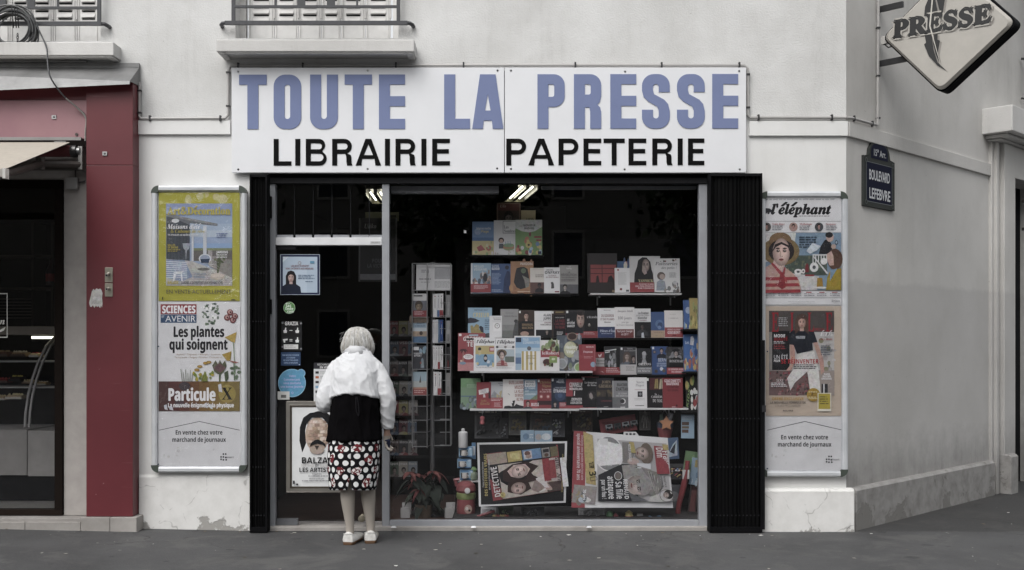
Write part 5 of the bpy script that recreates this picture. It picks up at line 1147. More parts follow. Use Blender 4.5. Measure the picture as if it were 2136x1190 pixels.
# upper left row of six
ub = 612
book(982, 1024, 549, ub, Y2, 'light blue comic album with a red band, leftmost of the upper left row', '7fa3bb', [('R', 0, 0, 8, 100, 'c9ced0'), ('blobs', 12, 28, 98, 68, 26, ['b08a74', '6d7f90', 'c9c4bc', '8a6e60', '4d5a68'], 4, 12), ('E', 72, 48, 11, 14, '23242e'), ('R', 0, 69, 100, 98, RED), TX('HELLO', 14, 64, 15, 8, 'cdd3d4'), TX('VIVIANE', 14, 80, 25, 8, 'cdd3d4'), ('L', 15, 90, 74, 88, 4, 'c9a9a9')])
book(1024, 1066, 550, ub, Y2+.01, 'dark blue magazine with a lone figure, second in the upper left row', '31507f', [('G', [(60, 100), (66, 50), (80, 24), (92, 26), (100, 50), (100, 100)], '1f335c'), ('C', 80, 13, 7, '232838'), TX('SANG', 4, 40, 11, 7, 'aab6c4'), ('R', 4, 13, 42, 21, 'c2c8ce'), TX('FROID', 7, 39, 20, 6, '31507f'), ('L', 4, 50, 32, 72, 9, '7f97bb'), ('L', 4, 60, 88, 97, 2, '93a7c4')])
book(1065, 1113, 545, ub, Y2-.01, 'orange-brown comic album with a crouching black figure in the upper left row', '9a6a3d', [('blobs', 0, 0, 100, 100, 12, ['a3743f', '94603a'], 5, 14), ('G', [(20, 40), (26, 22), (44, 18), (60, 18), (74, 24), (80, 50), (84, 68), (70, 82), (44, 88), (26, 82), (14, 66)], '26262a'), ('G', [(50, 44), (84, 56), (80, 80), (66, 84), (60, 60)], '77766c'), ('C', 56, 30, 8, '55664a'), TX('PANDORA', 42, 97, 12, 8, 'd6cabc'), ('R', 30, 94, 85, 96, 'cfae90')])
book(1106, 1137, 559, ub, Y2-.018, 'cream novel with a dark figure on its lower half, in the upper left row', CRM, [('R', 0, 57, 100, 100, '5b3d38'), ('bust', 62, 70, 8, '1a1a1c', '3a3432', '1c1c20'), TX('LE MYSTÈRE', 35, 92, 30, 5, '6a6460', 'R'), TX('HENRI PICK', 35, 92, 37, 5, '6a6460', 'R'), ('R', 5, 5, 95, 6, 'b5aea4')])
book(1135, 1168, 558, ub, Y2-.02, 'white book with a bold black author name in the upper left row', WHT, [TX('MICHEL', 15, 60, 12, 5, '2a2a2c'), TX('ONFRAY', 4, 98, 25, 11, '17171a'), TX('LA FORCE', 28, 76, 34, 5, '7a4a48'), TX('DU SEXE FAIBLE', 12, 92, 41, 5, '7a4a48'), ('G', [(42, 58), (56, 56), (62, 64), (64, 80), (58, 82), (44, 82), (46, 68)], '4a4848'), ('R', 68, 92, 96, 97, '8c3a3e')])
book(1167, 1206, 553, ub, Y2-.01, 'grey book with a boy’s bust at its foot, rightmost of the upper left row', '8f8d88', [('R', 0, 69, 100, 100, '55565a'), ('bust', 30, 80, 9, '1b1b1e', 'b3a199', '1e1e22'), TX('Luc', 48, 62, 8, 4, 'cfcfcc'), TX('Ferry', 38, 66, 15, 6, 'cfcfcc'), TX('LA', 45, 58, 29, 6, '3c3c3e', 'S'), TX('RÉVOLUTION', 10, 92, 39, 8, '3c3c3e', 'S'), TX('TRANSHUMANISTE', 10, 92, 47, 5, '3c3c3e', 'S'), ('L', 10, 90, 51, 60, 2, '5d5d5c', .05)])
# upper right white shelf
book(1226, 1288, 528, 611, .50, 'large dark album with four red picture panels at the left of the white shelf', '241d1c', [('R', 10, 29, 96, 74, '87302f'), ('R', 48, 29, 50, 74, '1c1414'), ('R', 10, 38, 96, 39.5, '3c1a1a'), ('R', 10, 51, 96, 52.5, '1c1414'), ('G', [(28, 74), (30, 58), (36, 56), (40, 74)], '1c1414'), ('G', [(66, 74), (70, 60), (80, 56), (88, 66), (92, 74)], '1c1414'), ('R', 82, 93, 96, 99, '7d6a4c')], spine='57534f')
book(1288, 1314, 545, 611, .52, 'small blue album mostly hidden behind the little white book on the white shelf', '33608f', [('blobs', 0, 0, 100, 40, 14, ['b0603f', '7fa3bb', 'd0c9b4', '3f5a8a'], 6, 16)])
book(1283, 1314, 559, 611, .47, 'small plain white book with tiny red marks on the white shelf', WHT, [('C', 22, 8, 4, '9c3a38'), ('C', 40, 86, 5, '7a2a2a'), ('R', 74, 88, 94, 96, '55565a'), ('L', 22, 82, 18, 70, 14, 'a9a9a8', .25)])
book(1314, 1378, 534, 610, .48, 'large white biography with a dark-haired woman’s portrait and red band on the white shelf', 'c5c3c1', [('G', [(24, 30), (28, 12), (42, 3), (56, 4), (68, 16), (72, 38), (76, 48), (78, 74), (14, 74), (16, 48)], '1a1a1d'), ('visage', 53, 26, 12, 18, '9d877e'), ('G', [(42, 26), (54, 34), (56, 48), (48, 52), (40, 42)], 'a48d84'), ('R', 0, 73, 100, 100, RED), TX('YANNICK', 28, 76, 72, 7, 'c9c07c', 'R'), TX('PLUS DE 10 ANS', 30, 78, 80, 4, 'd6c2c2'), TX('DE POLITIQUE', 18, 78, 85.5, 4, 'd6c2c2'), TX('PAR YANNICK', 26, 78, 91, 4, 'd6c2c2')])
book(1366, 1419, 539, 610, .455, 'white pastry book with a child baking, at the right end of the white shelf', 'c9c9c7', [TX('Pâtisseries', 4, 92, 20, 10, '4a4a4d', 'I'), TX('des petits !', 28, 88, 31, 7, '5a5a5d', 'I'), ('C', 26, 52, 12, '5b5048'), ('C', 30, 54, 8, 'a58f84'), ('G', [(6, 95), (8, 70), (24, 62), (40, 68), (46, 95)], '85909c'), ('blobs', 40, 76, 95, 98, 12, ['8a8178', '55504c', 'd8d8d4', '6e6e70'], 3, 8), ('L', 58, 90, 42, 58, 5, '77787a'), ('blobs', 36, 4, 90, 9, 5, ['3a3532', '7a3a34'], 2, 4), ('C', 80, 72, 6, 'b5b5b2')])
# middle political row
mb_ = 705; Y3 = .46
book(976, 1026, 642, mb_, Y3+.01, 'sky blue review with a mustard hand drawing, leftmost of the middle row', '7ba3bd', [('G', [(0, 36), (10, 33), (30, 36), (50, 44), (30, 50), (0, 52)], '2b2d3c'), ('G', [(10, 60), (18, 58), (24, 66), (34, 54), (46, 58), (46, 72), (60, 78), (70, 92), (72, 100), (30, 100), (20, 88), (12, 82)], '94803a'), ('G', [(46, 64), (54, 60), (64, 66), (66, 84), (54, 80)], '2b2d3c'), ('G', [(70, 88), (85, 84), (100, 90), (100, 100), (70, 100)], '44454a'), TX('REVUE DU', 26, 82, 10, 4, '39485a'), TX('CRIEUR', 20, 90, 32, 15, 'c2b36c', 'B'), ('L', 70, 94, 40, 76, 6, '4b5f73')])
book(1021, 1047, 659, mb_, Y3-.005, 'small white book with a ring emblem in the middle row', WHT, [('R', 30, 32, 92, 70, 'e4e4e2'), ('C', 62, 46, 12, '8a8380'), ('C', 62, 46, 9, 'e4e4e2'), ('C', 62, 46, 2.5, '55565a'), TX('La maison', 28, 92, 12, 5, '5a5a5c', 'R'), TX('française', 34, 92, 19, 5, '5a5a5c', 'R'), ('R', 22, 24, 96, 25, 'a9a9a8')])
book(1044, 1082, 645, mb_, Y3, 'plain grey misty book with a small figure at the right, in the middle row', '8e8e8c', [('R', 0, 55, 100, 100, '7b7c7a'), ('R', 0, 75, 100, 100, '696b68'), ('G', [(70, 75), (78, 52), (82, 40), (92, 36), (100, 44), (100, 100), (66, 100)], '4b4d4c'), ('C', 84, 42, 6, '3c3c3c'), TX('Nathalie Rheims', 20, 92, 27, 5, '5b5c5e', 'R'), ('L', 28, 84, 10, 18, 2, '77787a')])
book(1081, 1116, 647, mb_, Y3-.008, 'dark book with a man in a suit and gold capitals in the middle row', '2b221e', [('R', 0, 0, 100, 40, '3b2d24'), TAG, ('bust', 48, 22, 13, '2a1e18', 'b28d78', '16181e'), ('R', 20, 47, 92, 75, '15161b'), TX('EMMANUEL', 22, 90, 57, 8, '8d7148'), TX('MACRON', 22, 90, 69, 9, '8d7148'), ('E', 38, 86, 26, 9, 'a7836e'), ('R', 0, 95, 100, 100, '15161b')])
book(1115, 1151, 649, mb_, Y3-.012, 'white book with a black lower half, right of the gold-lettered one', WHT, [('R', 8, 70, 100, 100, '1c1d22'), ('bust', 72, 80, 6, '6a5e56', '9a8378', '101114'), TX('ALAIN', 52, 96, 20, 9, '36373b'), TX('JUPPÉ', 52, 96, 33, 9, '36373b'), TX('CINQ ANS', 56, 96, 46, 5, '7a4a48'), TX('POUR L’EMPLOI', 34, 96, 54, 5, '5a4a48'), ('R', 4, 37, 98, 38, 'a9a9a8')])
book(1150, 1182, 648, mb_, Y3, 'dark brown book with a red brick pattern in the middle row', '3a2a20', [('R', 14, 16, 94, 100, '17151a'), TAG, TX('VINCENT JAUVERT', 26, 84, 28, 4, 'a9a4a0'), TX('LA FACE', 26, 88, 42, 9, '7a2a2c'), TX('CACHÉE', 20, 90, 54, 9, '7a2a2c'), TX('DU QUAI', 26, 88, 66, 9, '7a2a2c'), ('L', 36, 80, 78, 96, 4, 'c2c2c0'), ('R', 28, 4, 80, 8, '8d7a3c')])
book(1180, 1217, 647, mb_, Y3-.01, 'black book with half a man’s face and a red foot band in the middle row', '1b1b1e', [('G', [(50, 92), (55, 60), (60, 52), (100, 52), (100, 92)], '24252c'), ('visage', 84, 34, 22, 30, 'a98a7a', 0, -1), ('E', 86, 10, 21, 11, '2a2220'), TX('LE', 8, 22, 40, 8, 'd9d9d8'), TX('MYSTÈRE', 8, 52, 51, 8, 'd9d9d8'), TX('SARKOZY', 8, 52, 62, 8, 'd9d9d8'), TAG, ('R', 0, 84, 100, 100, RED), ('L', 8, 90, 87, 98, 2, 'c2a0a0')])
book(1214, 1249, 648, mb_, Y3-.004, 'black book with a tiny pale light, between two red banded neighbours', '151518', [TAG, TX('L’ÉLYSÉE', 30, 95, 28, 6, 'c2c2c0', 'R'), ('C', 44, 54, 5, '6d6860'), ('C', 44, 50, 2.5, 'b3aca2'), ('R', 0, 76, 100, 100, '8a2e33'), ('L', 10, 90, 80, 90, 2, 'b58a8a')])
book(1247, 1285, 643, mb_, Y3-.012, 'white book with dark red capitals above a navy band in the middle row', WHT, [('R', 0, 63, 100, 100, NAV), TX('DU GOUDRON', 20, 90, 30, 9, '6e2f30'), TX('ET DES PLUMES', 16, 92, 41, 7, '6e2f30'), TX('Mémoires', 36, 72, 50, 5, '3a3a3c'), TX('Pilleurs d’État', 12, 96, 81, 8, 'b9c0cf', 'R'), ('L', 20, 84, 85, 90, 1, '8d97b0'), ('L', 34, 74, 6, 11, 1, '8a8a8a')])
book(1283, 1324, 641, mb_, Y3-.016, 'white book with thin grey serif title over a dark red band in the middle row', 'd6d3d0', [('R', 2, 72, 96, 100, '6b2a2b'), TX('Jacques Attali', 14, 92, 16, 7, '6a6a6c', 'R'), TX('100 jours', 14, 86, 40, 9, '77777a', 'R'), TX('pour que', 34, 70, 52, 6, '8a8a8c', 'R'), TX('la France réussisse', 8, 94, 61, 6, '8a8a8c', 'R'), TX('Tout peut changer', 10, 90, 82, 7, 'cdbcbc'), TX('en 2017 !', 32, 72, 92, 7, 'cdbcbc')])
book(1322, 1358, 644, mb_, Y3-.01, 'white book whose lower half shows a man in a dark jacket, in the middle row', 'cfcfce', [('R', 4, 46, 100, 100, '1c1c1f'), ('bust', 50, 62, 9, '1a1816', '4b3f3a', '34353a'), ('G', [(46, 84), (56, 82), (62, 100), (44, 100)], 'b9bbc0'), TX('La France', 26, 88, 19, 8, '3c3c3e', 'B'), TX('peau de l’âme', 14, 92, 26, 6, '9a9a9a', 'B'), TX('blanche', 24, 78, 36, 8, '4a4a4c', 'B'), TX('vraiment', 34, 76, 43, 5, '7a5a58', 'I')])
book(1353, 1390, 651, mb_, Y3-.004, 'blue book with a tan foot band in the middle row', '33507f', [('R', 0, 72, 100, 100, 'a3896b'), ('C', 62, 46, 16, '4b6a97'), ('C', 66, 50, 10, '2b4570'), ('C', 62, 60, 7, '5f7da6'), ('T', 'CONSCIENCE', 8, 78, 62, 12, '53719c', 'B', -90), ('L', 30, 92, 78, 84, 1, '8a7258')])
book(1387, 1425, 648, mb_, Y3-.014, 'cream novel with a red band bearing white capitals, rightmost of the middle row', 'd0cbc5', [('R', 0, 62, 100, 98, '96343a'), TX('L’AMÉRICAIN', 22, 76, 31, 5, '8a8683', 'R'), ('L', 28, 72, 13, 17, 1, 'a9a5a2'), TX('FRANZ-OLIVIER', 14, 86, 73, 6, 'c9b9b9'), TX('GIESBERT', 14, 86, 86, 10, 'd6c9c9'), ('R', 42, 90, 62, 93, '5d2226')])
# magazines and albums on the left white shelf
fb = 774; Y4 = .33
book(955, 1012, 695, 774, Y4+.07, 'red album with a palm tree and fat white title, left end of white shelf', '8f2b33', [('R', 0, 78, 70, 100, 'b56f70'), ('G', [(70, 80), (100, 78), (100, 100), (62, 100)], '7fa3bb'), ('R', 3, 2, 12, 8, 'dcdcda'), ('R', 40, 4, 74, 8, '8da7b8'), TX('LES', 27, 40, 12, 5, 'd9d3cf'), TX('GROSSES', 18, 92, 21, 11, 'd9d3cf'), TX('TÊTES', 32, 92, 36, 13, 'd9d3cf'), ('G', [(16, 76), (18, 46), (21, 46), (22, 76)], 'a06a5e'), ('G', [(4, 50), (10, 43), (19, 42), (30, 43), (36, 50), (28, 47), (30, 54), (20, 47), (12, 55), (12, 48)], '4a2326'), ('E', 38, 63, 18, 7, 'd9d6d3'), ('L', 26, 50, 59, 67, 2, '8a8583'), ('E', 18, 80, 12, 4, '6d8aa0'), ('C', 12, 74, 3, 'c9a08a')], lean=10)
def ele(x0, x1, y0, Y, label, kind):
    ops = [('TB', 'l’éléphant', 14, 112, 16, 9, '17171a', 'I'), ('R', 5, 4, 6.5, 18, '3a3a3c')]
    if kind: ops += [('R', 8, 24, 98, 84, '7fa3b4'), ('R', 8, 24, 98, 50, 'b09c50'), ('R', 8, 50, 98, 84, '6f9dbc'), ('C', 28, 34, 5, '2b2b2e'), ('G', [(22, 38), (34, 38), (36, 50), (24, 54)], 'c2b26c'), ('E', 56, 62, 9, 12, '232428'), ('C', 56, 62, 5, 'b9a89c'), ('blobs', 10, 70, 96, 83, 9, ['b9c9d2', '5d86a6', 'c9b26c'], 3, 8), ('R', 74, 28, 98, 42, '9c3f44'), ('R', 78, 31, 96, 39, 'c9a9a9'), ('L', 12, 90, 88, 94, 1, 'b0b0ae')]
    else: ops += [('L', 10, 92, 23, 32, 2, 'a9a9aa'), ('C', 14, 27, 4, '4a4a4c'), ('C', 54, 27, 4, '77706c'), ('C', 92, 27, 4, '4a4a4c'), ('R', 10, 34, 98, 86, '9fb0b8'), ('R', 52, 56, 98, 74, '5b655c'), ('R', 60, 74, 98, 86, 'c9c9c6'), ('E', 36, 46, 25, 12, '6d5a44'), ('E', 36, 51, 16, 14, '2a2426'), ('visage', 37, 55, 12, 13, 'c7ab9f'), ('G', [(10, 86), (12, 76), (28, 68), (48, 68), (62, 76), (66, 86)], 'b09088'), ('R', 12, 77, 62, 79, '963f45'), ('R', 11, 82, 64, 84, '963f45'), ('G', [(32, 68), (46, 68), (50, 84), (34, 84)], '8c383d'), ('L', 10, 90, 90, 95, 1, 'b0b0ae')]
    book(x0, x1, y0, fb, Y, label, WHT, ops, name='magazine', cat='magazine', th=.012)
ele(988, 1032, 705, Y4, 'white review with a yellow and blue beach picture on the white shelf', 1)
ele(1031, 1074, 706, Y4-.006, 'white review with a woman in a brown hat on the white shelf', 0)
book(1073, 1128, 701, fb, Y4-.014, 'large white-edged blue album with yellow vertical stripes on the white shelf', 'd5d3cf', [('R', 4, 4, 97, 50, '6f9fc4'), ('R', 4, 34, 97, 50, '9fbcd0'), ('R', 4, 50, 26, 98, '8aa9bf'), ('R', 4, 62, 26, 80, '4a6a94'), ('R', 28, 44, 97, 98, 'dad8d2'), ('R', 28, 44, 36, 98, 'ad9638'), ('R', 44, 44, 52, 98, 'ad9638'), ('R', 60, 44, 68, 98, 'ad9638'), ('R', 76, 44, 83, 98, 'ad9638'), ('R', 6, 5, 26, 18, '1d2c44'), TX('TOUS', 32, 54, 14, 7, 'c3d3df'), TX('CONNECTÉS', 32, 96, 23, 7, 'c3d3df'), ('E', 56, 36, 8, 6, '5b5d60'), TX('100', 54, 70, 82, 5, '6a6a55', 'R'), ('L', 46, 80, 56, 68, 3, '8a7c4a')], lean=8)
book(1119, 1167, 710, fb, Y4-.004, 'white cookery book with a red central band and plates of food', 'd5d3d0', [('R', 0, 32, 100, 56, '96303a'), ('R', 0, 0, 14, 100, '8c2b33'), ('T', 'leRobert', 24, 98, 47, 10, 'd9cfce', 'R'), ('blobs', 26, 4, 96, 30, 18, ['6d8a4a', '3f4a34', '5b3a34', '8c9a62'], 4, 12), ('E', 46, 74, 24, 15, 'c9c6c2'), ('E', 46, 72, 18, 11, '4a2a28'), ('blobs', 36, 62, 70, 82, 9, ['7d3a38', '5b6a3c', '3c2a28'], 3, 8), ('R', 56, 52, 90, 74, '77943f'), ('E', 74, 62, 8, 4, 'c3cfa4')])
book(1162, 1214, 700, fb, Y4+.006, 'dark cookery book strewn with bowls around a pale round title', '4b5560', [('blobs', 0, 0, 100, 100, 30, ['3c4650', '5f6a74', '77685c', '8a8f94', '6d7c62', '494038'], 5, 14), ('E', 62, 4, 22, 12, '7d6a5c'), ('E', 62, 3, 17, 9, '3a2622'), ('E', 54, 40, 27, 23, 'a3a56f'), ('E', 50, 38, 22, 19, 'b3b58c'), TX('Healthy', 34, 84, 38, 9, 'e3e4da'), TX('Vegan', 38, 84, 50, 9, 'e3e4da'), ('E', 20, 80, 20, 15, '9fa3a5'), ('E', 20, 80, 16, 12, '83888a'), ('E', 88, 90, 20, 14, 'b9c3ae'), ('E', 88, 90, 16, 11, '789b4f'), ('E', 84, 56, 18, 14, '8f9294')], lean=8)
book(1208, 1243, 719, fb, Y4-.012, 'plain red travel guide with a pale blue sticker, right end of the white shelf', '8c2a33', [TX('France', 26, 82, 32, 8, 'd9c3c3', 'B'), ('L', 30, 82, 45, 55, 2, 'b57a7d'), TX('MICHELIN', 42, 88, 12, 5, 'd0c0c0'), ('C', 84, 76, 10, '7795ad'), ('R', 92, 0, 95, 100, 'a3595d')])
# black shelf row to its right
rb = 782; Y5 = .41
book(1236, 1264, 735, rb, Y5+.005, 'red book with a white bird emblem, leftmost of the dark photographic row', '8c2b33', [('R', 6, 26, 100, 64, 'a9a6a4'), ('G', [(44, 10), (56, 14), (70, 6), (66, 18), (54, 24), (46, 18)], 'd9d3d0'), TX('Chemin', 20, 96, 42, 8, '4a4648', 'I'), TX('de France', 20, 96, 54, 7, '4a4648', 'I'), ('G', [(60, 84), (78, 86), (84, 94), (74, 88)], 'd0a9a9')])
book(1261, 1297, 723, rb, Y5, 'black and white photographic book with a slanted white title and red foot band', '2b2c2e', [('blobs', 4, 16, 70, 72, 24, ['4b4d50', '77797c', '1e1f21', '5d5f62', '93959a'], 4, 13), ('R', 68, 8, 98, 74, '17171a'), ('G', [(4, 15), (70, 9), (70, 12), (4, 18)], 'd3d3d2'), ('G', [(4, 21), (32, 18), (32, 21), (4, 24)], 'd3d3d2'), ('R', 0, 74, 100, 100, RED), ('L', 10, 94, 78, 95, 3, 'c2a3a3')])
book(1294, 1328, 724, rb, Y5-.008, 'book with two faces in a sepia photograph over a pale grey lower half', '3a3a3d', [TAG, TX('Marina', 44, 78, 9, 5, '8a8a8c'), TX('Bruce Todeschini', 24, 96, 16, 5, '8a8a8c'), ('bust', 42, 36, 13, '52423a', '97847a', '55606c', True), ('bust', 82, 44, 10, '2a2422', '8d7a70', '2a2a30'), ('R', 0, 64, 98, 100, 'a9a6a4'), ('L', 34, 88, 70, 88, 4, '7a7775')])
book(1327, 1360, 727, rb, Y5-.012, 'starry black book with a pale statue and a grey foot band', '1c1d22', [('R', 0, 0, 4, 100, 'a9a9a8'), ('blobs', 6, 10, 96, 60, 16, ['a9abb0', '77797f'], .6, 1.6), ('G', [(34, 60), (42, 40), (40, 24), (52, 10), (62, 24), (60, 42), (72, 60)], '8a8a8e'), ('C', 52, 20, 8, '9d9da1'), TX('ORLÉANS', 16, 94, 65, 9, 'd3d3d2', 'R'), ('R', 0, 70, 100, 96, '6d6e71'), TX('Le roman intime', 10, 94, 80, 6, 'c3c3c3'), TX('de Marie', 10, 90, 89, 6, 'c3c3c3')])
book(1359, 1394, 723, rb, Y5-.004, 'royal blue book with round medallions and white capitals', '2c4a7d', [('R', 6, 2, 18, 10, 'd3d3d2'), ('bust', 62, 16, 8, '2a2422', 'a98d80', '1d2230'), ('C', 20, 20, 6, '1f2c4a'), ('C', 20, 20, 4, '77685f'), TX('BERN', 40, 90, 54, 12, 'b9c6d8', 'S'), TX('LES POURQUOI', 32, 94, 64, 6, '9db0cc'), TX('DE L’HISTOIRE', 32, 94, 72, 6, '9db0cc'), ('C', 60, 80, 6, 'c3cfdf'), ('C', 28, 88, 6, '4b3f3e'), ('C', 74, 86, 6, '5b4c44'), ('C', 92, 18, 6, '3c3c44')])
book(1391, 1431, 724, rb, Y5-.014, 'black book with a smiling hatted woman over a red band, ending its row', '2b2b2d', [('blobs', 2, 4, 98, 40, 12, ['4b4b4e', '77777a', '3a3a3c'], 5, 14), ('bust', 50, 24, 11, '1c1c1e', 'a5958c', '17171a'), ('G', [(28, 16), (40, 8), (58, 6), (74, 12), (62, 16), (40, 18)], '141416'), ('G', [(14, 74), (20, 46), (40, 40), (64, 40), (84, 48), (90, 74)], '141416'), TX('ROSEMARY', 14, 94, 56, 9, 'b3b3b2', 'R'), ('R', 0, 75, 100, 98, '96303a'), TX('LE DERNIER SECRET', 8, 92, 84, 6, 'cdb9b9'), TX('DES KENNEDY', 24, 84, 93, 6, 'cdb9b9')])
# lowest row of novels
lb = 852.5; Y6 = .36
book(961, 1002, 790, lb, Y6+.03, 'green landscape-covered paperback, leftmost of the lowest row', '6a8a66', [('R', 0, 0, 100, 30, '5f8a58'), ('blobs', 0, 55, 100, 100, 22, ['55646a', '3c4a50', '8a9aa3', '4b5a4a', '6d7f86'], 4, 12), ('R', 0, 58, 80, 61, '4b5f86'), ('L', 30, 92, 20, 32, 3, '87a884')])
book(994, 1024, 798, lb, Y6-.004, 'red novel with a tilted white signboard, second in the lowest row', '8c2a33', [('G', [(14, 30), (82, 22), (86, 40), (18, 48)], 'd9d3d0'), ('L', 26, 78, 28, 42, 3, '8a8583'), ('G', [(46, 46), (58, 46), (62, 58), (46, 58)], 'd3cac6'), ('G', [(82, 36), (92, 34), (96, 62), (84, 62)], '3c3034'), TX('Sophie', 30, 70, 74, 8, '9b7a3c', 'I'), TX('Kinsella', 26, 92, 86, 10, '9b7a3c', 'I')])
book(1021, 1053, 797, lb, Y6, 'pale grey hillside novel with a large red lower band in the lowest row', 'a9adb0', [('G', [(0, 62), (30, 34), (60, 50), (100, 62)], '8a9097'), ('blobs', 50, 38, 80, 56, 6, ['b0a070', 'a99868'], 4, 9), ('R', 0, 60, 100, 100, '963038'), TX('Catherine', 54, 98, 8, 6, '5a5d60'), TX('Poulain', 66, 98, 16, 6, '5a5d60'), ('L', 10, 96, 64, 74, 2, 'd0b3b3'), ('L', 30, 80, 78, 96, 5, 'c29a9a')])
book(1049, 1092, 792, lb, Y6-.012, 'white novel with the black silhouette of a standing woman in the lowest row', 'cdc9c3', [('G', [(36, 22), (44, 19), (52, 22), (52, 30), (48, 33), (52, 36), (54, 50), (52, 58), (60, 72), (56, 84), (52, 94), (44, 95), (50, 82), (46, 74), (42, 82), (46, 93), (36, 90), (36, 70), (34, 60), (40, 50), (38, 44), (30, 50), (36, 56), (22, 48), (36, 34), (38, 31)], '17171a'), ('G', [(4, 100), (8, 92), (30, 90), (50, 95), (66, 84), (76, 88), (100, 92), (100, 100)], '26262a'), TX('GUILLAUME', 28, 100, 17, 12, '8c4a40', 'B'), TX('MUSSO', 56, 104, 33, 12, '8c4a40', 'B'), TX('LA FILLE', 56, 100, 47, 10, '8c4a40', 'B'), TX('DE BROOK', 58, 100, 60, 10, '8c4a40', 'B'), TX('KLYN', 66, 98, 74, 11, '8c4a40', 'B')])
book(1090, 1121, 792, lb, Y6-.004, 'blue-grey seaside novel with a white name box, in the lowest row', '5d8099', [('R', 0, 40, 100, 70, '7797a6'), ('R', 16, 4, 86, 26, 'd9dbdb'), TX('MICHEL', 22, 80, 13, 6, '3c5363'), TX('BUSSI', 20, 82, 24, 8, '3c5363'), TX('LE TEMPS', 16, 86, 34, 6, 'c3d0d6'), TX('EST', 18, 42, 44, 6, 'c3d0d6'), TX('ASSASSIN', 18, 88, 54, 6, 'c3d0d6'), ('G', [(50, 70), (80, 58), (100, 52), (100, 70)], '6d7a5a'), ('R', 0, 70, 100, 100, '963038'), ('bust', 36, 83, 8, '3c302c', 'b0968a', '3c3c40'), TX('BUSSI', 58, 110, 92, 11, 'e3dada')])
book(1121, 1152, 791, lb, Y6, 'red novel with two glowing lights and gold script in the lowest row', '7d2a2f', [TAG, TX('Christian', 18, 96, 16, 9, '9d8040', 'R'), TX('Signol', 32, 96, 28, 9, '9d8040', 'R'), TX('Se souvenir', 30, 94, 39, 6, 'c9a5a0', 'R'), TX('des jours de fête', 16, 96, 46, 6, 'c9a5a0', 'R'), ('C', 26, 60, 6, 'a9605c'), ('C', 26, 60, 3, 'd9b9b0'), ('C', 72, 60, 6, 'a9605c'), ('C', 72, 60, 3, 'd9b9b0'), ('R', 0, 74, 100, 88, '3a2022')])
book(1150, 1183, 789, lb, Y6-.01, 'dark midnight-blue thriller with a small bust at its foot, in the lowest row', '1f2a3c', [TAG, ('C', 56, 58, 18, '2d3f5c'), ('C', 56, 58, 8, '3c5274'), TX('JACQUES', 44, 80, 9, 5, '9fa8b5'), TX('PRADEL', 34, 84, 17, 7, 'c3c9d0'), TX('VOUS AVEZ DIT', 26, 92, 35, 5, '9fa8b5'), TX('ÉTRANGE', 14, 94, 48, 10, 'd3d6da'), ('R', 50, 80, 100, 100, '8c2a33'), ('bust', 24, 86, 7, '2a2422', 'a58d82', '17171a'), ('L', 54, 96, 82, 95, 3, 'c9a5a5')])
book(1181, 1216, 790, lb, Y6-.014, 'black and red thriller with heavy white capitals in the lowest row', '1a1a1c', [('R', 0, 2, 40, 60, '8c2a33'), ('R', 0, 2, 100, 14, '8c2a33'), ('R', 0, 90, 100, 100, '8c2a33'), TX('CONNELLY', 20, 98, 28, 14, 'd9d6d4'), TX('WONDERLAND', 20, 98, 39, 8, 'd9d6d4'), ('G', [(48, 42), (54, 42), (52, 58), (46, 58)], 'c9c6c4'), TX('DERNIER', 32, 94, 74, 9, 'd3d0ce'), TX('À SON DESTIN', 26, 94, 85, 8, 'd3d0ce')])
book(1214, 1250, 786, lb, Y6-.002, 'black novel in a thin red border with a pale round portrait', '171719', [('R', 0, 0, 100, 3, '8c2a33'), ('R', 0, 0, 4, 100, '8c2a33'), ('R', 0, 97, 100, 100, '8c2a33'), TAG, TX('Le dompteur', 16, 88, 22, 6, 'c3c1c0', 'R'), TX('de lions', 32, 84, 30, 6, 'c3c1c0', 'R'), ('E', 58, 60, 26, 15, '2c2b2c'), ('G', [(42, 56), (52, 50), (60, 56), (66, 66), (56, 72), (44, 66)], '8a7f7a')])
book(1245, 1281, 789, lb, Y6-.008, 'dark novel with faded golden serif author name and a misty park', '222026', [('R', 0, 40, 100, 62, '3a332c'), ('blobs', 4, 42, 96, 56, 12, ['55482f', '463c33', '5d5238'], 4, 10), TX('JOHN', 30, 82, 18, 9, '8c7a5c', 'R'), TX('GRISHAM', 12, 96, 32, 10, '8c7a5c', 'R'), ('G', [(46, 72), (54, 50), (58, 42), (62, 50), (72, 72)], '1a1a1c'), TX('L’INSOUMIS', 24, 88, 78, 5, '77373a'), ('R', 40, 93, 66, 95, '8a8580')])
book(1278, 1313, 795, lb, Y6-.012, 'mid grey thriller with bold black capitals and a pale half disc', '77787a', [('R', 0, 0, 6, 100, '9a9a9a'), ('R', 0, 60, 100, 100, '5f6062'), TX('MAXIME', 26, 90, 20, 11, '1c1c1e'), TX('CHATTAM', 20, 96, 36, 12, '1c1c1e'), TX('LE COMA', 34, 86, 49, 6, 'b0b0b0'), TX('DES MORTELS', 20, 96, 57, 5, 'b0b0b0'), ('C', 62, 74, 10, 'c9c9c9'), ('C', 58, 74, 8, '2c2c2e'), ('R', 46, 94, 74, 97, 'c9c9c9')])
book(1311, 1350, 788, lb, Y6-.016, 'plain white novel with one small dark picture in its centre, lowest row', 'd8d7d5', [TX('Mazarine', 44, 86, 19, 8, '8a8a8a', 'R'), TX('Pingeot', 40, 86, 29, 8, '8a8a8a', 'R'), ('R', 34, 39, 92, 40.5, 'b58a88'), ('R', 50, 45, 76, 63, '232428'), ('C', 64, 54, 5, '77797f'), ('L', 32, 90, 67, 76, 2, 'b5b5b4', .05), ('R', 36, 90, 84, 92, '4a4a4c')])
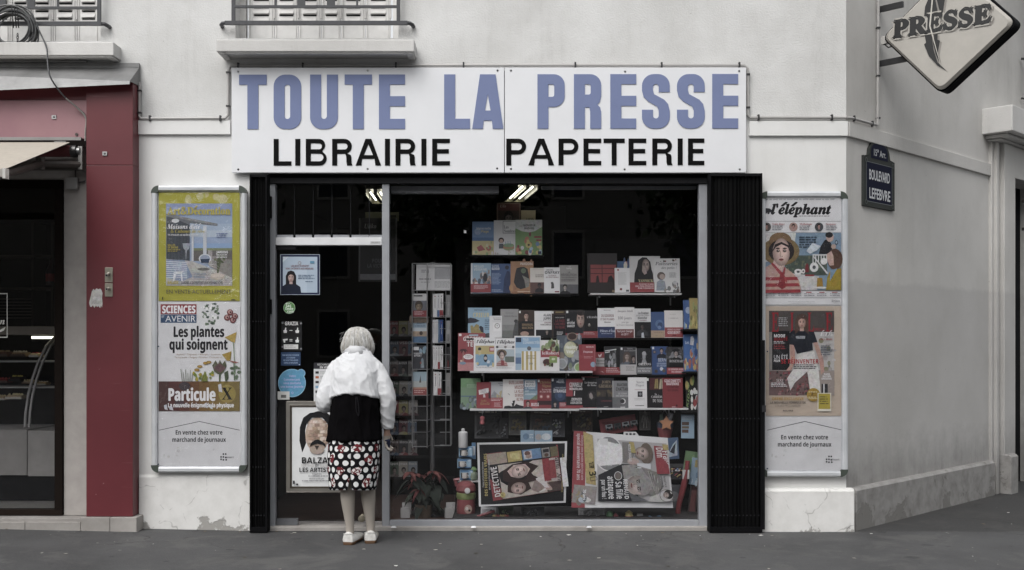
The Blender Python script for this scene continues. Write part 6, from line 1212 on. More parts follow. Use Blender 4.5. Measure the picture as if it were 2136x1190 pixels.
book(1348, 1386, 788, lb, Y6-.004, 'black novel with a yellow and red forest glow and white serif title', '1b1719', [('R', 20, 2, 98, 40, '4a1f22'), TAG, ('G', [(46, 36), (52, 6), (66, 4), (72, 36)], '8d7a34'), ('G', [(72, 38), (78, 6), (90, 4), (94, 36)], 'a8a07c'), ('R', 56, 4, 58, 38, '2c1c18'), ('R', 68, 4, 71, 38, '2c1c18'), ('R', 84, 4, 86, 38, '2c1c18'), TX('La', 48, 60, 57, 6, 'c3c1c0', 'R'), TX('CARRIÈRE', 28, 90, 66, 7, 'c3c1c0', 'R'), TX('DU MAL', 36, 92, 80, 10, 'c3c1c0', 'R')])
book(1383, 1425, 789, lb, Y6-.014, 'deep red novel with white author names at the top, right end of the lowest row', '7d2229', [TX('GIACOMETTI', 8, 90, 14, 9, 'd9cfce', 'B'), TX('RAVENNE', 18, 82, 24, 9, 'd9cfce', 'B'), TX('L’EMPIRE', 24, 80, 34, 7, '4f1318', 'B'), TX('DU GRAAL', 24, 80, 44, 7, '4f1318', 'B'), ('C', 68, 90, 3, '3a1114'), ('R', 44, 94, 62, 96, 'c9a9a9')])
# the side column by the frame
book(1427, 1446, 626, 686, .40, 'blue album leaning at the top of the side column by the frame', '2f5590', [('E', 50, 36, 30, 12, '8aa0bb'), ('blobs', 5, 60, 95, 96, 8, ['5d86b8', 'c9c06c'], 6, 16)], lean=10)
b_ = book(1440, 1460, 622, 686, .38, 'yellow album leaning beside the blue one in the side column', 'a08c3a', [('blobs', 5, 10, 95, 96, 18, ['8f9a4c', 'c2ae4a', '77702e'], 6, 14)], lean=10)
book(1427, 1460, 698, 775, .37, 'tall blue children’s album with white figures in the side column', '34609c', [('G', [(40, 28), (46, 6), (60, 4), (68, 14), (62, 30)], 'c3c6c9'), ('blobs', 5, 30, 95, 90, 26, ['4b7ab5', '2a4d85', '5d86c0', 'c2a24a', 'a3563f'], 5, 13), TX('Les', 10, 34, 26, 8, 'b9cde6', 'B')])
book(1432, 1460, 786, 856, .37, 'black album with green letters and white shapes in the side column', '1d1f1f', [('blobs', 30, 40, 80, 92, 9, ['d3d3d0'], 6, 13, 3), ('blobs', 60, 62, 96, 82, 4, ['9c3034'], 8, 14), ('blobs', 4, 8, 60, 30, 5, ['a89434', '7d9a3c', 'b58a8a'], 8, 16), ('T', 'KIDS', 12, 70, 94, 16, '6d8a3c', 'B', -70)])

# ------------------------------------------------------------------ revolving book rack
ry_ = .50; rs_ = 2240/(CAMD+ry_); rc = P(900, 1045, ry_)
RK = empty('book_spinner', (rc.x, ry_, .03), 'white wire revolving rack half filled with paperbacks, left in the window', 'book rack')
def rx(px): return PX(px, ry_)-rc.x
def rz(py): return PZ(py, ry_)-.03
WC = 'b5b5b4'
m = MB(); m.tube([(0, .12, 0), (0, .12, rz(545))], .019, '8d8d8c', 14); m.lathe([(.19, 0), (.19, .012), (.04, .03), (.03, .05)], '55555a', 24, (0, .12, 0)); m.build('pole', METAL, RK)
m = MB()
for x in (860, 891, 940): m.tube([(rx(x), 0, rz(935 if x < 930 else 930)), (rx(x), 0, rz(550))], .0045, WC, 6)
for x in (930,): m.tube([(rx(x), 0, rz(930)), (rx(x), 0, rz(606))], .003, WC, 6)
for x in (870,): m.tube([(rx(x), 0, rz(612)), (rx(x), 0, rz(605))], .003, WC, 6)
for y in (550, 606): m.tube([(rx(860), 0, rz(y)), (rx(940), 0, rz(y))], .0035, WC, 6)
for k in range(12): 
    y = 632+k*27; m.tube([(rx(918), 0, rz(y)), (rx(940), 0, rz(y))], .003, WC, 6)
for y in (662, 716, 771, 825, 848, 877, 902, 932): m.tube([(rx(860), 0, rz(y)), (rx(891), 0, rz(y))], .003, WC, 6); m.tube([(rx(891), 0, rz(y)), (rx(891)+.02, .12, rz(y)), (0, .12, rz(y))], .003, WC, 6)
for y in (662, 716, 771, 825, 877, 930): m.tube([(rx(905), -.002, rz(y)), (rx(940), -.002, rz(y)), (rx(940), .14, rz(y))], .003, WC, 6)
for x in (860, 940): m.tube([(rx(x), .14, rz(930)), (rx(x), .14, rz(550))], .004, WC, 6)
m.build('wire_frame', METAL, RK)
for a, b in ((849, 880), (903, 934)):
    for x0, x1 in ((861, 890), (903, 928)):
        m = MB(); m.box(rx(x0), rx(x1), .003, .005, rz(b), rz(a)); m.box(rx(x0), rx(x1), .005, .06, rz(b), rz(b)+.003); m.build('acrylic_pocket', ACRYL, RK)
book(868, 942, 552, 607, ry_+.02, 'curling white printed sheet clipped to the top of the wire rack', 'cfcfce', [('R', 52, 10, 96, 56, 'a9aaab'), ('L', 52, 96, 12, 56, 14, '8f9092', .05), ('L', 52, 96, 64, 90, 6, '9a9b9c', .1), ('L', 8, 42, 54, 60, 1, '3a3a3c', .02), ('L', 14, 40, 20, 34, 2, '8a8a8c'), ('L', 14, 40, 66, 72, 1, '9a9a9a')], th=.003, lean=3, name='paper_sheet', cat='sheet')
for k, (y0, y1, lab, bg, ops) in enumerate((
    (613, 662, 'paperback with an olive bust and red band, top of the rack’s left column', 'c9c8c6', [('R', 0, 30, 100, 100, '6b7077'), ('bust', 44, 56, 20, '4a4036', '8f7b5c', '6a5a4a'), ('R', 0, 72, 100, 100, '8f343a'), ('R', 6, 6, 70, 12, '5a5a5c'), ('L', 12, 88, 76, 94, 3, 'c9a5a5')]),
    (667, 716, 'pale blue seaside paperback, second in the rack’s left column', '8fa9bb', [('R', 0, 36, 100, 52, 'b5c0c6'), ('R', 0, 50, 100, 74, 'a58d70'), ('R', 0, 72, 100, 100, '4a7094'), ('E', 60, 58, 12, 9, '4b3f38'), TX('CARNETS', 20, 84, 20, 7, '4a6a88'), TX('D’ESCALES', 16, 90, 30, 7, '4a6a88')]),
    (721, 770, 'dark grey paperback with a blue cloud, third in the rack’s left column', '3d3f44', [('R', 6, 6, 44, 20, 'd0d0d0'), ('blobs', 54, 10, 94, 26, 6, ['7d9fb5'], 7, 12), TX('MAMAN', 6, 68, 38, 8, 'c9c9c9'), TX('A TORT', 10, 64, 48, 8, 'c9c9c9'), ('G', [(56, 96), (60, 60), (70, 52), (78, 62), (82, 96)], '7a8d98'), ('E', 58, 74, 6, 5, '9c4a40')]),
    (776, 825, 'light blue paperback with a small sailing boat, lowest in the rack’s left column', '8fa9b5', [('R', 0, 40, 100, 66, 'a9b0ac'), ('G', [(46, 46), (56, 14), (60, 46)], '4b4440'), ('R', 0, 66, 100, 74, 'b07a5c'), ('R', 0, 74, 100, 100, '963f3c'), ('L', 10, 90, 78, 94, 2, 'd0a9a5')]))):
    book(861, 890, y0, y1, ry_+.012, lab, bg, ops, lean=1, th=.014)
rr = random.Random(9)
sp_lab = {}
shelves_ = [(613, 662, [(903, 911.5, 'd0d0cf', None), (912, 916.5, 'c9ccd0', '4a6f9c'), (917, 924.5, 'd3d2d0', '8f2b32')]),
            (667, 716, [(902.5, 905.5, 'c2c4c8', None), (906, 909, 'd0d0ce', None), (909.5, 913.5, 'c9c9c8', None), (914, 917, '4a7094', None), (917.5, 924, '2b4a82', None)]),
            (721, 770, [(903, 907.5, 'd0d0ce', None), (908, 913, 'd3d2d0', None), (913.5, 917.5, 'c6c6c4', '8f2b32'), (918, 924, 'd0cfcd', None)]),
            (776, 825, [(904, 912.5, 'd3d1ce', None), (913, 920.5, 'd0d0ce', '8f2b32')])]
ordn = ('top', 'second', 'third', 'lowest'); place = {1: ('only',), 2: ('left', 'right'), 3: ('left', 'middle', 'right'), 4: ('leftmost', 'second', 'third', 'rightmost'), 5: ('leftmost', 'second', 'middle', 'fourth', 'rightmost')}
cn = {'d0d0cf': 'white', 'c9ccd0': 'thin pale', 'd3d2d0': 'white', 'c2c4c8': 'thin pale', 'd0d0ce': 'white', 'c9c9c8': 'greyish', '4a7094': 'thin blue', '2b4a82': 'dark blue', 'c6c6c4': 'thin white', 'd0cfcd': 'cream', 'd3d1ce': 'cream'}
for r, (y0, y1, items) in enumerate(shelves_):
    for k, (a, b, bg, band) in enumerate(items):
        lab = '%s paperback spine%s, %s in the rack’s %s spine pocket' % (cn[bg], ' with a %s foot' % ('red' if band == '8f2b32' else 'blue') if band else '', place[len(items)][k], ordn[r])
        s_ = 2240/(CAMD+ry_); w = (b-a)/s_/2; h = (y1-y0)/s_-rr.uniform(0, .004)
        q = P((a+b)/2, y1, ry_+.006); o = empty('book', q, lab, 'book')
        m = MB(); m.box(-w+.0012, w-.0012, .003, .115, .001, h-.002, 'd2cec4'); m.build('pages', PRINT, o)
        m = MB(); m.page(50, 100, 2*w/100, h/100, y=-.0002, eps=.00015); m.box(-w, w, 0, .0028, 0, h, bg)
        m.box(-w, -w+.001, .0029, .116, 0, h, bg); m.box(w-.001, w, .0029, .116, 0, h, bg)
        if band: m.R(0, 70, 100, 100, band)
        m.R(40, 8, 62, 14, '8a2a2e' if rr.random() < .5 else '333336'); m.R(44, 20, 58, 62, '77777a' if bg[0] in 'cd' else 'c3cbd6')
        m.build('cover', GLOSSP, o)
for k in range(4):
    y1 = (662, 716, 771, 825)[k]; a = 931.5
    q = P(a+3.2, y1, ry_+.05); o = empty('book', q, 'dim paperback at the far right of the %s wire pocket, behind the bars' % ordn[k], 'book')
    m = MB(); m.box(-.014, .014, .003, .11, .001, .175, 'c9c5bb'); m.build('pages', PRINT, o)
    m = MB(); m.box(-.016, .016, 0, .0028, 0, .178, ('9a9a99', 'b0b0ae', '3c3a3c', 'a09e9a')[k]); m.page(50, 100, .0003, .00178, y=-.0002); m.R(30, 60, 70, 96, ('a9a9a8', '8a8a8a', '7d3034', '8f8d8a')[k]); m.build('cover', GLOSSP, o)

# ------------------------------------------------------------------ magazine wall seen past the rack
MY = 1.5
MR = empty('magazine_rack', (PX(838, MY), MY, .03), 'tall dark magazine wall rack between the door frame and the wire rack', 'magazine rack')
m = MB(); w0, w1 = PX(806, MY)-PX(838, MY), PX(862, MY)-PX(838, MY)
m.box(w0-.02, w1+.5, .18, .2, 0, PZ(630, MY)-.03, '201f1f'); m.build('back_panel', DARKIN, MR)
rows_ = (707, 748, 790, 832, 872, 912, 955, 1000)
m = MB()
for y in rows_: m.box(w0, w1+.45, .0, .17, PZ(y, MY)-.035, PZ(y, MY)-.03, '3a3a3a'); m.box(w0, w1+.45, -.004, .0, PZ(y, MY)-.035, PZ(y, MY)-.01, '2a2a2a')
m.build('steps', BLACKM, MR)
ttl = ('Le Monde', 'LE FIGARO', 'Paris', 'ELLE', 'VSD', 'Closer', 'NOUVEL', 'AVENIR', 'France', 'Vie', 'Auto', 'Geo', 'HISTOIRE', 'LIRE', 'Point', 'Nature', 'Voyage', 'Foot', 'Pleine', 'Moto', 'Art', 'Sport', 'Jeux', 'Rock')
rr = random.Random(21); kt = 0
mcol = ('8d3a3c', '54687f', '9a9486', '3c4a5c', '7d7a77', 'a09a50', '5a4a46', '88929a', '6b3d44', '4a5a4a', 'b0aaa0', '38383c')
for r, y in enumerate(rows_):
    for k in range(3):
        xa = 812+k*19.5+rr.uniform(-1, 1); bg = mcol[(r*3+k*5) % 12]; acc = rr.choice(mcol)
        cname = {'8d3a3c': 'dull red', '54687f': 'slate blue', '9a9486': 'beige', '3c4a5c': 'dark blue', '7d7a77': 'grey', 'a09a50': 'olive yellow', '5a4a46': 'brown', '88929a': 'pale blue grey', '6b3d44': 'wine red', '4a5a4a': 'dark green', 'b0aaa0': 'cream', '38383c': 'charcoal'}[bg]
        lab = '%s magazine, %s in the %s row of the dark wall rack' % (cname, ('left', 'middle', 'right')[k], ('top', 'second', 'third', 'fourth', 'fifth', 'sixth', 'seventh', 'bottom')[r])
        book(xa, xa+19, y-37, y, MY+.02, lab, bg, [('T', ttl[kt % 24], 4, 96, 20, 14, 'c9c6c2', 'B'), ('bust', 55, 52, 15, '2a2422', '8f7a70', acc), ('L', 6, 60, 76, 94, 3, 'b5b2ae'), ('R', 62, 78, 96, 94, acc)], name='magazine', cat='magazine', th=.006, lean=5); kt += 1

# ------------------------------------------------------------------ fluorescent lamps on the ceiling
def lamp(pts_far, pts_near, zc, label):
    a, b = Vector(pts_far), Vector(pts_near); cx = (a+b)/2; d = (b-a); L_ = d.length; ang = math.atan2(d.y, d.x)
    o = empty('ceiling_lamp', (cx.x, cx.y, zc), label, 'ceiling lamp', 'fluorescent ceiling lamps in the shop', rz=ang)
    m = MB(); m.box(-L_/2, L_/2, -.075, .075, .02, .05, '7d776a'); m.box(-L_/2, L_/2, -.085, -.075, -.03, .05, '8f8a7c'); m.box(-L_/2, L_/2, .075, .085, -.03, .05, '8f8a7c'); m.box(-L_/2-.01, -L_/2, -.085, .085, -.03, .05, '8f8a6c'); m.box(-L_/2, L_/2, -.015, .015, -.02, .0195, 'b0aa98'); m.build('housing', METAL, o)
    for y in (-.04, .04):
        m = MB(); m.tube([(-L_/2+.05, y, -.005), (L_/2-.02, y, -.005)], .0075, 'fff4e0', 10); m.build('tube', TUBE, o)
zl = 2.62
def atz(px, py):  # point on the ceiling plane seen at this pixel: depth from height
    d = 2240*(zl-EYE)/(715-py); return Vector(((px-1068)*d/2240, d-CAMD, zl))
lamp(atz(1072, 414), atz(1101, 388), zl, 'lit twin tube lamp on the ceiling above the picture books')
lamp(atz(795, 418), atz(783, 400), zl, 'lit twin tube lamp behind the glass over the door')

# big dim posters hung inside behind the mullion
hang(748, 828, 455, 588, .9, 'dim hanging news placard seen through the glass behind the frame post', '2a2a2b', [('R', 8, 6, 92, 20, '1c1c1d'), TX('Ulikо'.replace('о', 'o'), 14, 46, 16, 7, '8a8a8a', 'I'), ('R', 4, 88, 96, 97, '77777a'), TX('POUR', 34, 66, 70, 6, '55555a'), TX('LA VICTOIRE', 22, 84, 78, 6, '55555a'), ('R', 0, 0, 4, 100, '5a5a5a'), ('R', 96, 0, 100, 100, '5a5a5a')], 'placard', 'placard')
hang(762, 832, 443, 462, .95, 'narrow olive card hung above the dim news placard', '55553c', [('R', 70, 30, 92, 60, '2a2a24')], 'card', 'card')

# ------------------------------------------------------------------ newspapers taped inside the glass
def newspaper(corners, label, Y=.10):
    """corners tl,tr,br,bl in picture px; page units 0..100 mapped bilinearly onto a slightly rumpled sheet"""
    tl, tr, br, bl = [P(x, y, Y) for x, y in corners]
    o0 = (tl+tr+br+bl)/4
    class Sheet(MB):
        def pp(s, x, y):
            u, v = x/100, y/100
            p = (tl*(1-u)+tr*u)*(1-v)+(bl*(1-u)+br*u)*v-o0
            wv = .006*math.sin(u*7+v*3)+.004*math.sin(v*11-u*4)
            return (p.x, -s.eps*s.lay+wv, p.z)
    m = Sheet(); m.page(0, 0, 1, eps=.00022)
    def sheetR(col):
        n = 14
        m.lay += 1
        for i in range(n):
            for j in range(n):
                a, b, c_, d = 100*i/n, 100*(i+1)/n, 100*j/n, 100*(j+1)/n
                ids = [m.av(m.pp(x, y)) for x, y in ((a, d), (b, d), (b, c_), (a, c_))]; m.face(ids, col, True)
    return m, sheetR, (lambda: tag(m.build('newspaper', PRINT, loc=o0, sharp=180), label, 'newspaper'))
m, SR, done = newspaper([(995, 924), (1183, 921), (1180, 1049), (999, 1057)], 'sideways crime newspaper on black with two young faces, taped inside the window')
SR('d3d3d2'); m.lay += 14
def RR(x0, y0, x1, y1, col, n=8):
    m.lay += 1
    for k in range(n):
        a, b = x0+(x1-x0)*k/n, x0+(x1-x0)*(k+1)/n
        for j in range(n):
            c_, d = y0+(y1-y0)*j/n, y0+(y1-y0)*(j+1)/n
            m.face([m.av(m.pp(*p)) for p in ((a, d), (b, d), (b, c_), (a, c_))], col, True)
RR(2.5, 3, 97.5, 97, '19191b')
m.lay += 4
def inner(u, v):  # the tilted newspaper inside the black sheet
    return (13+u*.80-(v-50)*-.09*.8, 18+v*.74-u*.13)
def IG(pts, col): m.G([inner(*p) for p in pts], col)
def IE(cx, cy, rx_, ry2, col, n=20): m.G([inner(cx+rx_*math.cos(6.2832*k/n), cy+ry2*math.sin(6.2832*k/n)) for k in range(n)], col)
def IR(x0, y0, x1, y1, col): IG([(x0, y0), (x1, y0), (x1, y1), (x0, y1)], col)
IR(0, 0, 100, 100, '8f343a'); m.lay += 3
IR(1, 1, 28, 24, '9a8a78'); IR(2, 4, 12, 22, 'a9963f'); IR(14, 6, 27, 20, 'b5a8a0'); IR(29, 2, 49, 24, 'a9963f'); IR(33, 6, 46, 20, 'c2b25c'); IR(50, 2, 76, 24, '5c86b0'); IR(52, 5, 63, 22, 'c9c6c4'); IE(57, 10, 4, 5, '6d4a40'); IE(58, 17, 4, 4, 'a98878'); IR(77, 3, 88, 24, '8a8683'); IR(79, 6, 87, 13, '2a2a2c'); IE(83, 19, 3, 4, '5b4036'); IR(89, 3, 99, 24, '6d6340')
IR(14, 27, 99, 99, 'b5a79c'); m.lay += 2
IG([(18, 60), (20, 40), (34, 29), (54, 27), (70, 40), (74, 58), (70, 70), (50, 72), (30, 70)], '33211f'); IG([(36, 31), (52, 32), (58, 44), (52, 56), (40, 60), (30, 54), (26, 42)], 'c2a296'); m.visage(*inner(43, 46), 10.5, 13, 'cfaea2', -108, 1, asp=.72)
IG([(22, 86), (24, 68), (36, 62), (52, 66), (56, 86), (40, 96)], '3a2825'); m.visage(*inner(38, 81), 9.5, 12, 'c4a296', -100, -1, asp=.72); IG([(56, 88), (62, 70), (76, 72), (78, 90), (66, 99)], '8f7a70'); IR(78, 78, 99, 99, '4a3834'); IE(83, 86, 8, 10, 'a98d80')
IG([(64, 66), (76, 60), (82, 90), (66, 99)], 'c9c4be')
m.lay += 2
def VT(txt, u, v0, v1, h, col, font='B', bg=None):
    """headline reading up the page (rotated 90 degrees): baseline at u, from v0 (low) to v1"""
    a, b = inner(u, v0), inner(u, v1)
    if bg:
        IG([(u-h*1.25, v1-1), (u+h*.25, v1-1), (u+h*.25, v0+1), (u-h*1.25, v0+1)], bg)
    vtext(m, txt, a, b, h*.8, col, font)
def vtext(m, txt, a, b, h, col, font='B', sq=None):
    m.lay += 2; gl = FONTS[font]; capu = gl('H')[3]; adv = 0; seq = []
    for ch in txt:
        base = ch
        if font not in 'SM' and ord(ch) > 127:
            d = unicodedata.normalize('NFD', ch)
            if len(d) > 1: base = d[0]
        g = gl(base); seq.append((g, adv)); adv += g[2]
    ax, ay = a; dx, dy = (b[0]-a[0])/adv, (b[1]-a[1])/adv
    # page is anisotropic: work out the perpendicular in real metres
    asp = PAGE_ASP; L2 = math.hypot(dx*asp, dy); nx, ny = (dy/L2), (-dx*asp/L2)
    for g, ofs in seq:
        if not g[0]: continue
        ids = [m.av(m.pp(ax+dx*(ofs+q[0])+nx*q[1]/capu*h/asp*VASP, ay+dy*(ofs+q[0])+ny*q[1]/capu*h*VASP)) for q in g[0]]
        for f in g[1]: m.face([ids[k] for k in f], col)
PAGE_ASP, VASP = 186/130, 186/130
VT('DETECTIVE', 12, 93, 28, 8.5, 'd9d3d0', 'B'); 
VT('IL EXÉCUTE', 84, 74, 27, 6.5, 'd9d3d0', 'B', '8f2b32'); VT('SES DEUX', 92, 70, 32, 6, '2a1416', 'B', '8f343a'); VT('JEUNES FILLES', 99.5, 84, 26, 5.5, '2a1416', 'B')
VT('de 2 balles dans la tête', 107, 92, 30, 5, '3a3a3c', 'B', 'd3d3d2')
vtext(m, 'DES HISTOIRES VRAIES', (10.5, 84), (10.5, 17), 3.2, 'b3a046'); vtext(m, 'Chaque semaine dans Détective', (6.5, 70), (6.5, 30), 1.8, 'a9a9a9'); vtext(m, 'que vous ne lirez nulle part ailleurs', (13.5, 74), (13.5, 26), 1.8, 'a9a9a9'); vtext(m, 'En vente chez votre marchand de journaux', (96, 82), (96, 20), 1.6, 'a3963f')
a = inner(15, 90); m.E(a[0], a[1], 3, 4.5, 'b5a046'); m.T('1€', a[0]-2, a[0]+2, a[1]+1.6, 3.4, '2a2416', 'B')
done()
m, SR, done = newspaper([(1197, 899), (1393, 914), (1404, 1060), (1192, 1059)], 'sideways celebrity newspaper with a long-haired singer and a red supplement edge, taped inside the window')
SR('cfcfcf'); m.lay += 14; PAGE_ASP, VASP = 203/152, 203/152
RR(0, 0, 13, 100, '98343b'); m.G([(10, 0), (20, 4), (24, 70), (14, 68)], 'b09a48'); m.lay += 3
vtext(m, 'ALBUM SOUVENIR', (13, 6), (17, 48), 5, '2a2416', 'O'); vtext(m, '3€', (16.5, 52), (18.5, 66), 7, '2a2416', 'B'); vtext(m, 'spécial anniversaire 70 ans', (3.5, 3), (4.5, 64), 3.6, 'd6c3c3'); vtext(m, 'Dimanche cette semaine notre hors-série', (8, 5), (9, 64), 2.2, 'c9a3a5')
m.G([(2, 70), (25, 72), (23, 96), (0, 93)], '8d8580'); m.blobs(4, 74, 22, 93, 14, ['5a5c60', '8f7d5c', '9fb0bd', '77685f', 'c9c6c2'], 2, 5, 5); vtext(m, '70 ans', (11, 76), (11, 90), 3, 'd9dfe3')
RR(25, 8, 98, 91, 'a3a1a0'); m.lay += 3
m.E(37, 27, 15, 24, 'd9d9d8', 30); m.E(37, 27, 14, 22.5, '77787a', 30); m.E(41, 24, 7, 13, '8f8d8b'); m.visage(35, 24, 9, 11, 'b5a094', 88, 1, asp=.68); m.R(28, 7, 36, 16, 'c9c9c8')
vtext(m, 'Papy !', (35, 32), (36, 44), 4, 'dadada', 'I')
m.R(51, 10, 62, 38, '77736f'); m.E(76, 24, 7, 15, '6b5d50'); m.visage(71, 24, 9, 11, 'bba396', 92, -1, asp=.68); m.E(62, 36, 6, 5, 'b39c90'); m.R(66, 38, 80, 46, 'c9cdd2'); vtext(m, 'NICOLE CROISILLE', (57, 12), (58, 36), 2.6, 'dadada'); m.G([(58, 9), (63, 9), (65, 24), (60, 24)], 'a9963f')
# the singer
m.G([(26, 56), (50, 40), (66, 40), (66, 91), (26, 91)], '2b2c30'); m.G([(50, 42), (62, 40), (80, 46), (86, 60), (84, 76), (70, 84), (58, 78), (52, 60)], '8d8a86'); m.G([(52, 62), (60, 56), (74, 58), (78, 66), (74, 80), (60, 82), (54, 74)], 'b3a39a')
m.visage(65, 68, 13, 15, 'b3a299', 84, 1, asp=.68); m.G([(70, 44), (88, 50), (90, 70), (82, 84), (76, 80), (82, 64), (74, 52)], '77746f'); m.G([(56, 78), (66, 84), (76, 90), (60, 91)], '5a5c60'); 
for k in range(7): m.G([(76+k*1.6, 46+k*2), (77+k*1.6, 46+k*2), (83+k*.6, 76+k), (82+k*.6, 76+k)], ('9a9793', '66635f')[k % 2])
m.G([(78, 84), (90, 78), (98, 91), (76, 91)], 'b5b3b0')
vtext(m, 'RENAUD', (51, 60), (52.5, 88), 4.2, 'dcdcdc'); vtext(m, 'Sa fille', (43, 64), (44.5, 88), 6.5, 'dcdcdc'); vtext(m, 'attaquée', (35, 57), (36.5, 88), 6.5, 'dcdcdc'); vtext(m, 'par un fou !', (29, 62), (30, 88), 4.4, 'dcdcdc'); m.E(46, 56, 4, 6, 'cfcfcf'); m.E(46, 56, 3.4, 5.2, '6d625c')
m.G([(84, 12), (97, 13), (99, 51), (86, 52)], '96303a'); m.lay += 1; vtext(m, 'France', (92.5, 18), (94, 44), 7.2, 'dcd6d3'); vtext(m, 'Dimanche', (86, 14), (88, 51), 7.2, 'dcd6d3'); m.G([(93, 9), (99, 9.5), (99.5, 17), (94, 17)], 'b09a48')
m.E(94, 82, 7, 9, '6b6663'); m.E(94, 82, 6.3, 8.2, 'b5b1ae'); m.E(96, 80, 4.5, 6.5, '2c2826'); m.visage(93.5, 81, 4, 4.4, 'b09c90', 90, 1, asp=.68); vtext(m, 'Pourquoi il ne la', (92, 54), (93, 70), 2.2, '3a3a3c'); vtext(m, 'complimente', (89, 54), (90, 70), 2.2, '3a3a3c')
done()

# ------------------------------------------------------------------ toys and small goods
def box_goods(x0, x1, y0, y1, Y, d, label, col, ops=(), name='toy_box', cat='box', yaw=0, roll=0):
    s = 2240/(CAMD+Y); w = (x1-x0)/s/2; h = (y1-y0)/s
    q = P((x0+x1)/2, y1, Y); o = empty(name, q, label, cat); o.rotation_euler = (0, R_(roll), R_(yaw))
    m = MB(); m.box(-w, w, .0, d, 0, h, col); m.build('carton', PRINT, o, bevel=.002)
    m = MB(); m.page(50, 100, 2*w/100, h/100, y=-.0006, eps=.0002); ar = (h/100)/(2*w/100)
    for op in ops:
        k, a = op[0], op[1:]
        if k == 'C': m.E(a[0], a[1], a[2]*ar, a[2], a[3])
        else: getattr(m, k)(*a)
    if ops: m.build('print', GLOSSP, o)
    return o
def blister(x0, x1, y0, y1, Y, label, card, build, roll=0, name='toy_packet', head=None):
    s = 2240/(CAMD+Y); w = (x1-x0)/s/2; h = (y1-y0)/s; q = P((x0+x1)/2, y1, Y)
    o = empty(name, q, label, 'toy packet'); o.rotation_euler = (R_(-5), R_(roll), 0)
    m = MB(); m.box(-w, w, .0, .003, 0, h, card); 
    if head: m.box(-w, w, -.001, -.0001, h*.82, h, head); m.page(0, 0, 1, y=-.0012); m.L(-w*.7, w*.7, -h*.95, -h*.86, 1, 'c9b9a0')
    m.build('card', PRINT, o)
    m = MB(); build(m, w, h); m.build('toy', PLAST, o)
    m = MB(); e = .85
    m.loft([[(-w*e, -.001, h*.06), (w*e, -.001, h*.06), (w*e, -.001, h*.8), (-w*e, -.001, h*.8)], [(-w*e*.9, -.028, h*.1), (w*e*.9, -.028, h*.1), (w*e*.9, -.028, h*.76), (-w*e*.9, -.028, h*.76)]], 'ffffff', sm=False); m.build('bubble', ACRYL, o)
    return o
def bits(cols, n, seed, r=.012):
    def f(m, w, h):
        rr = random.Random(seed)
        for k in range(n):
            x, z = rr.uniform(-w*.7, w*.7), rr.uniform(h*.14, h*.7); a = rr.uniform(.5, 1.3)*r; cc = rr.choice(cols)
            if k % 3: m.lathe([(.001, -a), (a*.8, -a*.5), (a, 0), (a*.8, a*.5), (.001, a)], cc, 8, (x, -.012, z))
            else: m.tube([(x-a, -.012, z-a*.6), (x, -.014, z+a*.4), (x+a*1.3, -.01, z+a)], a*.35, cc, 6)
    return f
def animals(cols):
    def f(m, w, h):
        for k, (x, z) in enumerate(((-.45, .3), (.4, .3), (-.3, .58), (.42, .6), (.02, .44))):
            cc = cols[k % len(cols)]; x *= w; z *= h; L_ = w*.26
            m.tube([(x-L_, -.012, z), (x, -.014, z+.004), (x+L_, -.012, z)], [.008, .011, .008], cc, 8)
            m.tube([(x+L_, -.012, z+.004), (x+L_*1.5, -.012, z+.018)], [.007, .008], cc, 8)
            for d in (-.7, .7): m.tube([(x+d*L_, -.012, z), (x+d*L_*1.1, -.012, z-.022)], [.005, .003], cc, 6)
    return f
blister(990, 1046, 856, 915, .55, 'dark packet with black plastic toy parts, left under the lowest shelf', '4d4d4e', bits(['1c1c1e', '2c2c2e', '3a3a3c', '9a9a9a'], 16, 31, .02), head='3a3a3a')
blister(1044, 1060, 872, 915, .53, 'narrow clear packet with a shiny grey toy, beside the black parts packet', '3a3a3b', bits(['8d8f92', '55585c', 'a9abae'], 8, 32, .012))
blister(1061, 1098, 858, 908, .54, 'packet of wild animal figures with an olive heading under the lowest shelf', '77776f', animals(['9a8438', '8f7a4c', 'b0a070', '6d6d60']), head='6d7452')
blister(1104, 1150, 858, 906, .54, 'packet of patterned butterfly and insect figures under the lowest shelf', '6b6966', animals(['7d6a55', '5a7488', '8f5a4c', '55554c']), roll=4, head='5d5048')
blister(1150, 1178, 862, 912, .53, 'clear packet of small white and green figures under the lowest shelf', '55565a', bits(['c9c9c8', '8a9a4c', 'a9abae', '4a4c50'], 22, 35, .011))
blister(1194, 1236, 856, 900, .55, 'packet with a dark brown reptile toy, behind the top of the celebrity newspaper', '4a3a30', bits(['8f6a35', '5a4630', '7d7038', '2c2824'], 18, 36, .016), head='57392f')
def truck(m, w, h):
    for k in range(4):
        x = -w*.7+k*w*.46; m.box(x, x+w*.38, -.022, -.004, h*.34, h*.62, ('9fa3a6', '4c4e52', 'b5b7ba', '8a8d90')[k]); m.box(x+w*.08, x+w*.3, -.0235, -.0221, h*.46, h*.58, '2a2c30')
        for d in (.08, .3): m.tube([(x+w*d, -.024, h*.32), (x+w*d, -.002, h*.32)], h*.08, '17171a', 10)
blister(1254, 1330, 870, 903, .50, 'long red packed set of toy trucks, tilted under the lowest shelf', '8a3034', truck, roll=-9)
